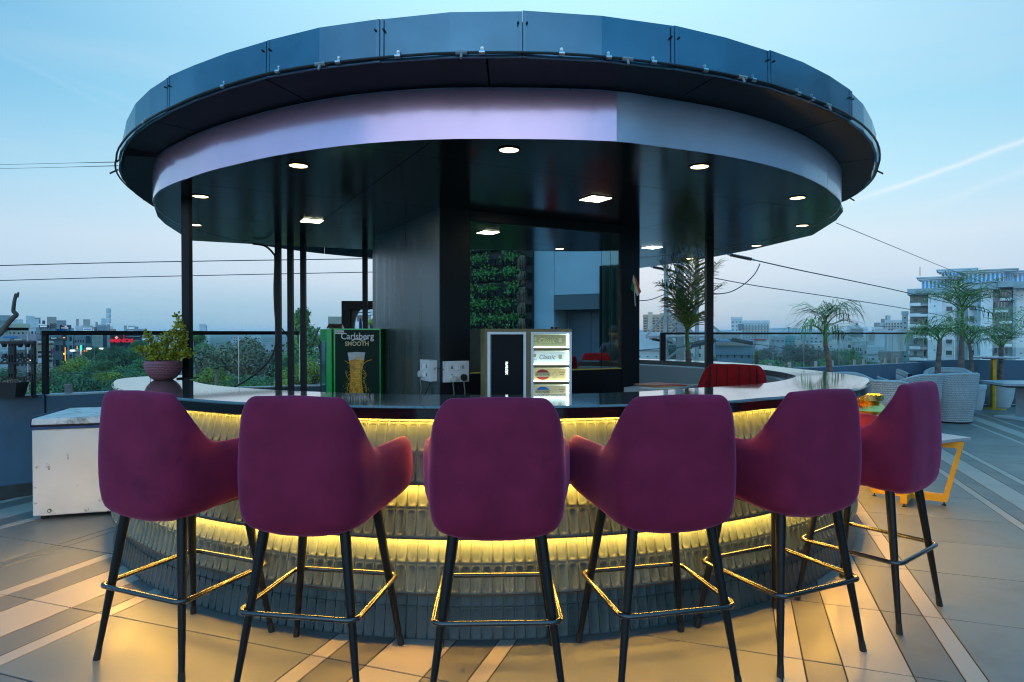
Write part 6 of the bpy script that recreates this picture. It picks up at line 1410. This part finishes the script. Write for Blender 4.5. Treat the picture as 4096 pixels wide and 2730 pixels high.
abox(3898, 3922, 1160, YB, 1.5, 16, GRL, 'wall'); abox(3922, 3970, 1158, YB, 0, 16, WH2, 'wall'); abox(3970, 4052, 1156, YB, 3, 16, cm((.48, .50, .50)), 'wall'); abox(4052, 4066, 1150, YB, 1.5, 16, GR, 'wall'); abox(4066, 4260, 1150, YB, 3.5, 16, WH2, 'wall')
abox(3628, 3768, 1150, 1174, -.6, 14, GR, 'roof_band'); abox(3768, 3822, 1148, 1172, 1.5, 14, GR, 'roof_band'); abox(3858, 3990, 1138, 1162, -.8, 16, GR, 'roof_band'); abox(3990, 4052, 1132, 1156, -1.4, 16, GR, 'roof_band'); abox(4052, 4260, 1134, 1160, 1, 16, GR, 'roof_band'); abox(3822, 3858, 1140, 1165, 4, 14, GR, 'roof_band')
fl_y = [1174, 1220, 1264, 1309, 1354, 1400, 1446]
for i, (ya, yb) in enumerate(zip(fl_y[:-1], fl_y[1:])):
    abox(3637, 3681, yb-12, yb+1, .2, 3.3, WH2, 'balcony_parapet'); abox(3681, 3712, yb-9, yb+1, .5, 3.3, WH2 if i % 2 else CRM, 'balcony_parapet')
    abox(3638, 3680, yb-20, yb-12, .35, .45, SH, 'balcony_rail') ; abox(3681, 3711, yb-18, yb-9, .65, .75, SH, 'balcony_rail')
    abox(3652, 3665, ya+9, yb-13, 3.0, 3.25, WG, 'window'); abox(3690, 3702, ya+9, yb-10, 3.0, 3.25, WG, 'window')
    abox(3735, 3741, ya+1, ya+5, -.1, .1, WG, 'vent_window')
    abox(3784, 3808, ya+5, ya+22, 2.35, 2.6, WG, 'window'); abox(3782, 3810, ya+23, ya+25, 2.0, 2.6, WH2, 'sill')
    abox(3878, 3896, ya+2, ya+22, 2.85, 3.1, WG, 'window'); abox(3876, 3898, ya+23, ya+26, 2.5, 3.1, WH2, 'sill')
    abox(3982, 3988, ya+2, ya+20, 2.9, 3.1, WG, 'window')
    x0, x1 = (3999, 4048) if i % 2 == 0 else (3980, 4032)
    abox(x0, x1, ya-8, ya+22, 1.8, 3.1, WG, 'balcony_glazing'); abox(x0-1, x1+1, ya+22, ya+32, 1.4, 3.1, WH2, 'balcony_parapet'); abox(x0, x1, ya+12, ya+22, 1.55, 1.65, SH, 'balcony_rail')
    for q in range(1, 4): abox(x0+(x1-x0)*q/4-.6, x0+(x1-x0)*q/4+.6, ya-8, ya+22, 1.7, 1.79, WH2, 'mullion')
    abox(4084, 4094, ya+10, ya+13, 3.4, 3.6, WG, 'vent_window')
abox(3930, 3952, 1179, 1183, -.1, .1, WG, 'vent_window')
def pav(x0, x1, xs, y0, y1, d0, n, sd):   # striped pavilion: front x0..x1, side to xs
    abox(x0, x1, y0, y1, d0, d0+8, WHT, 'pavilion_wall'); a, b, c = aq(x0, y0), aq(x1, y1), aq(xs, y0)
    cw = (b.x-a.x)/n; r_ = random.Random(sd)
    for i in range(n):
        xx = a.x+cw*(i+.5); abuild(MB().box(xx, d0-.05, (a.z+b.z)/2-.1, cw*.52, .12, (a.z-b.z)*.82), 'blue_panel', BLUE)
        if r_.random() < .35: abuild(MB().box(xx, d0-.14, (a.z+b.z)/2-r_.choice((-.5, .6)), cw*.5, .08, (a.z-b.z)*.32), 'window', WG)
    # right return wall, stepping back
    w = c.x-b.x; abuild(MB().box(b.x+w/2, d0+4.9, (a.z+b.z)/2, w, 6, a.z-b.z), 'pavilion_wall', WHT)
    for i in range(5): abuild(MB().box(b.x+w*(i+.5)/5, d0+1.85, (a.z+b.z)/2-.1, w/5*.5, .1, (a.z-b.z)*.8), 'blue_panel', BLUE)
    abuild(MB().box((a.x+c.x)/2, d0+4, a.z+.18, c.x-a.x+1.5, 10, .36), 'roof_cornice', WHT); abuild(MB().box((a.x+c.x)/2, d0+4, a.z+.52, c.x-a.x+2.3, 10.8, .30), 'roof_cornice', GRL)
pav(3758, 3850, 3892, 1071, 1110, 12, 6, 1); pav(3682, 3775, 3824, 1111, 1150, 3, 6, 2); pav(3856, 4016, 4052, 1092, 1132, 2, 9, 3); pav(4056, 4190, 4250, 1098, 1136, 5, 7, 4)
MB().bar(aty(3680, 1106, DA), aty(3680, 1068, DA), .12).build('roof_mast', SH, ap)
# antenna cluster
an = thing('antenna_cluster', 'pale panel antennas and a dark lattice of dishes on a pole before the apartment block', 'antenna', aty(3826, 1200, 150)); a = aty(3833, 1110, 150)
MB().tube([aty(3833, 1560, 150), a], .25, 8).build('pole', SH, an)
for x0, x1, y0, y1 in ((3806, 3818, 1125, 1178), (3820, 3831, 1126, 1182)):
    p, q = aty(x0, y0, 149), aty(x1, y1, 149); MB().box((p.x+q.x)/2, 149, (p.z+q.z)/2, q.x-p.x, .3, p.z-q.z).build('panel_antenna', cm((.52, .55, .50)), an)
mb = MB(); ra_ = random.Random(9)
for q in range(60): p = aty(ra_.gauss(3842, 9), ra_.uniform(1112, 1200), 150); mb.bar(p, p+Vector((ra_.uniform(-.9, .9), 0, ra_.uniform(-1.2, 1.2))), .09)
mb.build('lattice', M['steelgalv'], an, kind='stuff')
for x, y in ((3848, 1132), (3841, 1158), (3836, 1180)): p = aty(x, y, 149); MB().lathe([(.001, p.z+.35), (.36, p.z), (.001, p.z-.35)], p.x, p.y, 10).build('dish', WHT, an)
# far city filler
rf = random.Random(77); fb0 = []; cols_ = [(.50, .54, .54), (.42, .45, .46), (.55, .52, .46), (.36, .38, .40), (.46, .40, .36), (.30, .36, .38)]
def filler(x, D, ztop, w, lab, grp):
    ci_ = rf.randrange(6); c = cols_[ci_]; lab = 'small flat roofed %s house in the hazy far city %s of the pillar' % (('pale grey', 'grey', 'cream', 'dark grey', 'tan', 'blue grey')[ci_], 'left' if x < 2000 else 'right'); grp = lab.replace('house', 'houses'); X_ = (x-2048)/FPX*D; t = thing('house', lab, 'house', (X_, D, ZG), grp); dp_ = w*rf.uniform(.7, 1.3)
    FR = Matrix.Translation((X_, D, 0)) @ Matrix.Rotation(-math.atan2(X_, D)+rf.uniform(-.3, .3), 4, 'Z') @ Matrix.Translation((-X_, -D, 0)); mb = MB().box(X_, D+dp_/2, (ztop+ZG)/2, w, dp_, ztop-ZG); mb.v = [FR @ v for v in mb.v]; mb.build('walls', cm(c), t); mb = MB().box(X_, D+dp_/2, ztop+.25, w+.2, dp_+.2, .5); mb.v = [FR @ v for v in mb.v]; mb.build('roof_parapet', cm(tuple(v*.9 for v in c)), t)
    ww = MB(); nf = max(1, int((ztop-ZG)/3.2)); nc = max(2, int(w/3))
    for r_ in range(min(nf, 5)):
        for q in range(nc):
            if rf.random() < .8: ww.box(X_-w/2+w*(q+.5)/nc, D-.02, ztop-1.6-3.1*r_, w/nc*rf.uniform(.3, .55), .1, 1.4)
    ww.v = [FR @ v for v in ww.v]; ww.build('windows', WG, t, kind='stuff')
    if rf.random() < .6: mb = MB().box(X_+w*rf.uniform(-.3, .3), D+dp_*.4, ztop+1.4, w*.3, dp_*.3, 2.4); mb.v = [FR @ v for v in mb.v]; mb.build('stair_head', cm(c), t)
for i in range(110):
    D = rf.uniform(230, 900); x = rf.uniform(2600, 3640) if i % 3 else rf.uniform(-100, 1700); filler(x, D, ZG+rf.uniform(7, 13.5), rf.uniform(9, 20), None, None)

# ================================================================== TREES
rt_ = random.Random(31)
def crown_mesh(seed, nlobe, nleaf, ls, m, sq=(1, 1, .8), shape=None, name='crown'):
    r_ = random.Random(seed); lobes = []
    for i in range(nlobe):
        if shape == 'cone':
            f = (i+.5)/nlobe; a = r_.uniform(0, 6.28); rr_ = (1-f)**.7*.55*r_.uniform(.5, 1); lobes.append((Vector((rr_*cos(a), rr_*sin(a), -1+2*f)), .40*(1-f*.55)*r_.uniform(.8, 1.2)))
        else:
            d = Vector((r_.gauss(0, 1), r_.gauss(0, 1), abs(r_.gauss(0, 1))*.9-.15)).normalized()*r_.uniform(.35, .78); lobes.append((Vector((d.x*sq[0], d.y*sq[1], d.z*sq[2])), r_.uniform(.24, .42)))
    vs = []; fs = []
    for q in range(nleaf):
        c, rad = r_.choice(lobes); d = Vector((r_.gauss(0, 1), r_.gauss(0, 1), r_.gauss(.25, 1))).normalized(); p = c+d*rad*(r_.uniform(.55, 1.12) if r_.random() < .85 else r_.uniform(.1, 1.3))
        u = (d.cross(Vector((r_.gauss(0, 1), r_.gauss(0, 1), r_.gauss(0, 1))))).normalized(); n_ = (d+Vector((r_.gauss(0, .6), r_.gauss(0, .6), r_.gauss(0, .6)))).normalized(); w = n_.cross(u).normalized(); s_ = ls*r_.uniform(.6, 1.3)
        k_ = len(vs); vs += [p-u*s_, p+w*s_*.45, p+u*s_+Vector((0, 0, -s_*.3)), p-w*s_*.45]; fs.append((k_, k_+1, k_+2, k_+3))
    return MB().add(vs, fs).mesh(name, m, fix=False)
def leafm(nm_, c): return mat(nm_, c, .65, var=.5, vscale=.55, objrand=.22, dirt=tuple(min(1, v*1.9) for v in c), dscale=1.3, dthr=(.56, .8))
LM = {'g': leafm('tree_green', (.095, .21, .06)), 'd': leafm('tree_dark_green', (.055, .13, .055)), 'y': leafm('tree_yellow_green', (.25, .31, .045)), 'b': leafm('tree_brown_green', (.20, .19, .12)), 'r': leafm('tree_russet', (.16, .12, .09))}
CR = {}
def crown(kind, v):
    if (kind, v) not in CR:
        n = 7500; CR[(kind, v)] = crown_mesh(v*7+ord(kind), 20, n, .045, LM[kind]) if v < 8 else crown_mesh(v, 22, 6000, .05, LM[kind], shape='cone')
    return CR[(kind, v)]
BARK = mat('tree_bark', (.06, .05, .04), .9, var=.3, vscale=3)
def tree(x, yt, D, wpx, kind, v, label, group=None, hgt=None):
    top = aty(x, yt, D); rad = wpx/2*D/FPX; hh = hgt or rad*.95
    t = thing('tree', label, 'tree', (top.x, D, ZG), group)
    o = inst('crown', crown(kind, v), t, Matrix.Translation((top.x, D, top.z-hh*(.86 if v < 8 else 1.15))) @ Matrix.Rotation(rt_.uniform(0, 6.28), 4, 'Z') @ Matrix.Diagonal((rad, rad, hh, 1)))
    mb = MB(); b = Vector((top.x, D, ZG)); c = Vector((top.x+rad*.05, D, top.z-hh*1.0)); mb.tube(crom([b, b.lerp(c, .5)+Vector((rad*.04, 0, 0)), c], 4), [.32-.02*i for i in range(9)], 8)
    for q in range(5):
        a = rt_.uniform(0, 6.28); mb.tube(crom([b.lerp(c, .75), c+Vector((cos(a)*rad*.3, sin(a)*rad*.3, hh*.1)), c+Vector((cos(a)*rad*.55, sin(a)*rad*.55, hh*.5))], 3), [.16-.018*i for i in range(7)], 5)
    mb.build('trunk', BARK, t, smooth=60)
TR = [ # x, ytop, D, width px, kind, variant, label
 (455, 1385, 78, 150, 'd', 1, 'dark round tree just below the chevron screen'), (500, 1380, 84, 120, 'g', 2, 'green tree below the red lit sign'), (560, 1358, 88, 80, 'g', 3, 'bright green tree right of the navy building'), (370, 1385, 95, 90, 'd', 2, 'hazy dark tree at the end of the street'),
 (320, 1428, 60, 200, 'y', 1, 'yellow green tree at the bottom of the street'), (420, 1432, 55, 220, 'g', 1, 'mid green spreading tree left of the plant bowl'), (540, 1425, 58, 210, 'g', 3, 'mid green tree directly behind the plant bowl'), (440, 1470, 42, 160, 'y', 2, 'light yellow green tree behind the glass, left of the plant bowl'),
 (240, 1470, 50, 260, 'g', 2, 'broad green tree behind the left glass pane'), (100, 1455, 48, 230, 'b', 1, 'brownish green tree seen through the plant rack'), (-30, 1460, 46, 200, 'g', 1, 'green tree behind the left end of the plant rack'), (300, 1500, 34, 250, 'd', 1, 'dark green tree low behind the left glass pane'), (520, 1495, 34, 240, 'd', 3, 'dark green tree low behind the plant bowl'), (130, 1520, 33, 260, 'g', 3, 'green tree low behind the black trough'),
 (640, 1400, 66, 170, 'd', 2, 'dark tree hidden behind the jade shrub'), (785, 1318, 75, 90, 'g', 2, 'light green feathery tree right of the front post'), (800, 1365, 60, 130, 'g', 1, 'green tree right of the front post, lower'),
 (955, 1338, 52, 330, 'b', 2, 'large brown green tree with drooping pale leaves right of the front post'), (850, 1470, 36, 190, 'y', 3, 'yellow green tree low right of the front post'), (1000, 1490, 34, 230, 'g', 2, 'green tree low under the large brown green tree'), (1075, 1400, 60, 130, 'b', 3, 'brown green tree left of the three thin posts'),
 (1190, 1405, 56, 190, 'g', 1, 'green tree at the foot of the tall conical tree'), (1240, 1440, 40, 200, 'y', 1, 'yellow green tree behind the three thin posts'), (1290, 1330, 70, 110, 'y', 2, 'yellow green tree just left of the green cooler'), (1170, 1480, 33, 200, 'y', 3, 'low yellow tree behind the three thin posts'), (1330, 1500, 33, 200, 'b', 1, 'low brown green tree behind the green cooler'),
 (1360, 1300, 78, 90, 'y', 2, 'small tree before the olive walled building'), (1490, 1275, 84, 60, 'y', 3, 'small tree beside the domed tower'), (1560, 1380, 48, 180, 'g', 3, 'green tree between the cooler and the pillar'), (1470, 1360, 60, 150, 'g', 2, 'green tree behind the oval frame'), (1430, 1480, 36, 220, 'g', 1, 'low green tree behind the oval frame'),
 (2905, 1412, 48, 170, 'g', 2, 'green shrubby tree beyond the glass left of the russet trees'), (2990, 1385, 52, 90, 'y', 1, 'light green tree rising beyond the glass'), (3080, 1388, 55, 180, 'r', 1, 'russet green tree beyond the glass, left one'), (3190, 1378, 58, 200, 'r', 2, 'russet green tree beyond the glass, middle one'), (3285, 1385, 60, 180, 'b', 3, 'brown green tree behind the drooping palm'),
 (3120, 1430, 40, 260, 'g', 3, 'low green tree beyond the glass under the russet trees'), (3260, 1432, 42, 220, 'g', 1, 'low green tree beyond the glass by the drooping palm'), (3395, 1388, 62, 150, 'g', 2, 'bright green tree right of the drooping palm'), (3450, 1415, 56, 170, 'g', 3, 'green tree beyond the glass above the bar end'), (2930, 1440, 36, 200, 'b', 2, 'low brown tree beyond the glass near the right post'), (2690, 1375, 40, 70, 'd', 3, 'dark tree inside the pylon legs'),
]
for a in TR: tree(*a, group=None)
tree(1210, 1226, 60, 330, 'g', 9, 'tall conical grey green tree behind the three thin posts', hgt=3.9)

# ================================================================== PYLON, INSULATORS, WIRES
DPY = 30
py = thing('pylon', 'galvanised lattice power pylon behind the tall palm', 'pylon', (aty(2718, 1400, DPY).x, DPY, ZG))
mb = MB(); sq = [(2661, DPY-.8), (2786, DPY-.8), (2790, DPY+.8), (2668, DPY+.8)]
def qp(i, y): x, Y = sq[i]; return aty(x, y, Y)
lv = [900, 1010, 1120, 1235, 1345, 1440, 1540, 1640, 1760]
for i in range(4): MB().bar(qp(i, lv[0]), qp(i, lv[-1]), .11).build('leg', M['steelgalv'], py)
for a, b in zip(lv[:-1], lv[1:]):
    for i in range(4):
        j = (i+1) % 4; o = MB().bar(qp(i, a), qp(j, b), .055); o.bar(qp(j, a), qp(i, b), .055); o.bar(qp(i, b), qp(j, b), .06); o.build('bracing', M['steelgalv'], py)
MB().bar(aty(2718, 960, DPY), aty(2722, 1760, DPY), .34, .2).build('centre_column', M['steelgalv'], py)
for a, b in (((2665, 1255), (2585, 1345)), ((2785, 1255), (2900, 1345)), ((2665, 1255), (2730, 1345)), ((2785, 1255), (2745, 1345))): MB().bar(aty(*a, DPY), aty(*b, DPY), .10).build('strut', M['steelgalv'], py)
MB().bar(aty(2585, 1349, DPY), aty(2900, 1349, DPY), .12).build('cross_arm', M['steelgalv'], py)
def insulator(a, b, D, r, lb):
    a, b = aty(*a, D), aty(*b, D); t = thing('insulator', lb, 'insulator', a, 'brown ribbed insulators on the pylon'); d = b-a; L_ = d.length; n = max(8, int(L_/.06)); pts = []; rs_ = []
    for i in range(n*2+1): pts.append(a+d*i/(2*n)); rs_.append(r if i % 2 else r*.62)
    MB().tube(pts, rs_, 12).build('ribbed_rod', M['insul'], t); MB().tube([a-d.normalized()*.12, a], r*.5, 8).build('end_fitting', M['steelgalv'], t); MB().tube([b, b+d.normalized()*.14], r*.5, 8).build('end_fitting', M['steelgalv'], t)
insulator((2920, 1020), (3006, 1038), 28, .085, 'brown ribbed insulator hanging just under the right soffit edge'); insulator((2612, 1069), (2684, 1083), 30, .08, 'brown ribbed insulator left of the pylon under the soffit'); insulator((2608, 1357), (2690, 1372), 30, .075, 'brown ribbed insulator at the left of the pylon base')
insulator((2762, 1386), (2862, 1362), 27, .10, 'large brown ribbed insulator sloping up to the right at the pylon base'); insulator((2925, 1358), (3010, 1374), 27, .10, 'brown ribbed insulator right of the post beyond the glass'); insulator((2745, 1380), (2830, 1362), 29, .08, 'brown ribbed insulator just behind the large one')
def wire(lb, pts, r=.012, m='wire', name='power_cable'):
    single(MB().tube(crom([aty(x, y, D) for x, y, D in pts], 6), r, 5), name, M[m], lb, 'cable')
wire('upper of two grey cables crossing the left sky low down', [(-60, 1065, 9.5), (400, 1053, 9.5), (900, 1044, 9.5), (1545, 1035, 9.5)], .0072)
wire('lower of two grey cables crossing the left sky low down', [(-60, 1125, 9.5), (400, 1112, 9.5), (900, 1101, 9.5), (1545, 1088, 9.5)], .0062)
wire('upper thin wire at the upper left ending at the canopy', [(-60, 661, 14), (240, 654, 12), (472, 649, 5.2)], .004); wire('lower thin wire at the upper left ending at the canopy', [(-60, 677, 14), (240, 670, 12), (472, 664, 5.2)], .004)
wire('thin cable in front of the trees behind the glass, upper one', [(150, 1500, 12), (600, 1480, 12), (1100, 1453, 12), (1280, 1443, 12)], .006); wire('thin cable in front of the trees behind the glass, lower one', [(150, 1578, 12), (600, 1548, 12), (1100, 1517, 12), (1280, 1502, 12)], .006)
wire('long cable running down to the right from the upper insulator', [(3012, 1040, 28), (3200, 1082, 30), (3420, 1127, 34), (3628, 1172, 38), (3900, 1238, 44), (4150, 1300, 50)], .028)
wire('second long cable passing behind the right hand post', [(2780, 1098, 30), (3000, 1140, 31), (3200, 1170, 33), (3420, 1203, 36), (3646, 1240, 40), (3900, 1290, 46)], .022)
wire('thin high cable crossing from the canopy to the apartment block', [(3345, 893, 20), (3600, 998, 24), (3800, 1080, 28), (4003, 1158, 33), (4150, 1215, 36)], .011)
wire('slack jumper cable curving from the cable end back to the pylon', [(3040, 1056, 28), (3020, 1095, 28), (2980, 1135, 28), (2930, 1165, 28), (2880, 1176, 28), (2800, 1178, 29), (2700, 1182, 30)], .024)
wire('slack cable left of the pylon', [(2555, 1204, 29), (2600, 1200, 29), (2650, 1182, 29), (2668, 1172, 30)], .02)
wire('low cable leaving the right insulator beyond the glass', [(3010, 1375, 27), (3130, 1392, 28), (3300, 1405, 30), (3500, 1425, 32)], .014); wire('low cable left of the pylon base', [(2556, 1402, 28), (2680, 1392, 28), (2780, 1384, 27)], .022)
wire('black cable looping down from the soffit along the leftmost thin post', [(1010, 976, 6.1), (1060, 985, 6.15), (1093, 1015, 6.18), (1100, 1040, 6.2), (1097, 1150, 6.2), (1099, 1230, 6.2), (1103, 1300, 6.2), (1100, 1390, 6.2), (1070, 1450, 6.2), (1010, 1505, 6.2), (940, 1548, 5.9)], .010, 'wireblack', 'black_cable')
wire('thin black cable hanging from the soffit left of the pillar', [(1515, 1005, 6.4), (1524, 1040, 6.4), (1543, 1090, 6.3)], .006, 'wireblack', 'black_cable')
pw_ = thing('wooden_stake', 'weathered concrete stake standing beyond the glass behind the bar', 'stake', aty(867, 1540, 9)); MB().tube([aty(867, 1640, 9), aty(867, 1476, 9)], .028, 8).build('stake', mat('weathered_stake', (.20, .16, .12), .9, var=.5, vscale=12), pw_)
MB().tube([aty(867, 1476, 9), aty(867, 1470, 9)], .029, 8).build('cap', M['blackm'], pw_)
sp_ = thing('floodlight_mast', 'distant floodlight mast above the far city', 'mast', aty(3155, 1340, 300)); MB().bar(aty(3155, 1345, 300), aty(3155, 1312, 300), .25).build('pole', SH, sp_); MB().bar(aty(3150, 1312, 300), aty(3161, 1312, 300), .5).build('lamp_bar', SH, sp_)

# ================================================================== AIR
hz = MB().box(600, 2600, 8.5, 9000, 7600, 49).build('haze', M['dark'])
vm = bpy.data.materials.new('haze_air'); vm.use_nodes = True; vt = vm.node_tree; vt.nodes.clear(); pv = vt.nodes.new('ShaderNodeVolumePrincipled'); pv.inputs['Density'].default_value = .00015; pv.inputs['Color'].default_value = (.80, .90, 1, 1); pv.inputs['Anisotropy'].default_value = 0
ov = vt.nodes.new('ShaderNodeOutputMaterial'); vt.links.new(pv.outputs[0], ov.inputs['Volume']); hz.data.materials.clear(); hz.data.materials.append(vm); hz['kind'] = 'stuff'
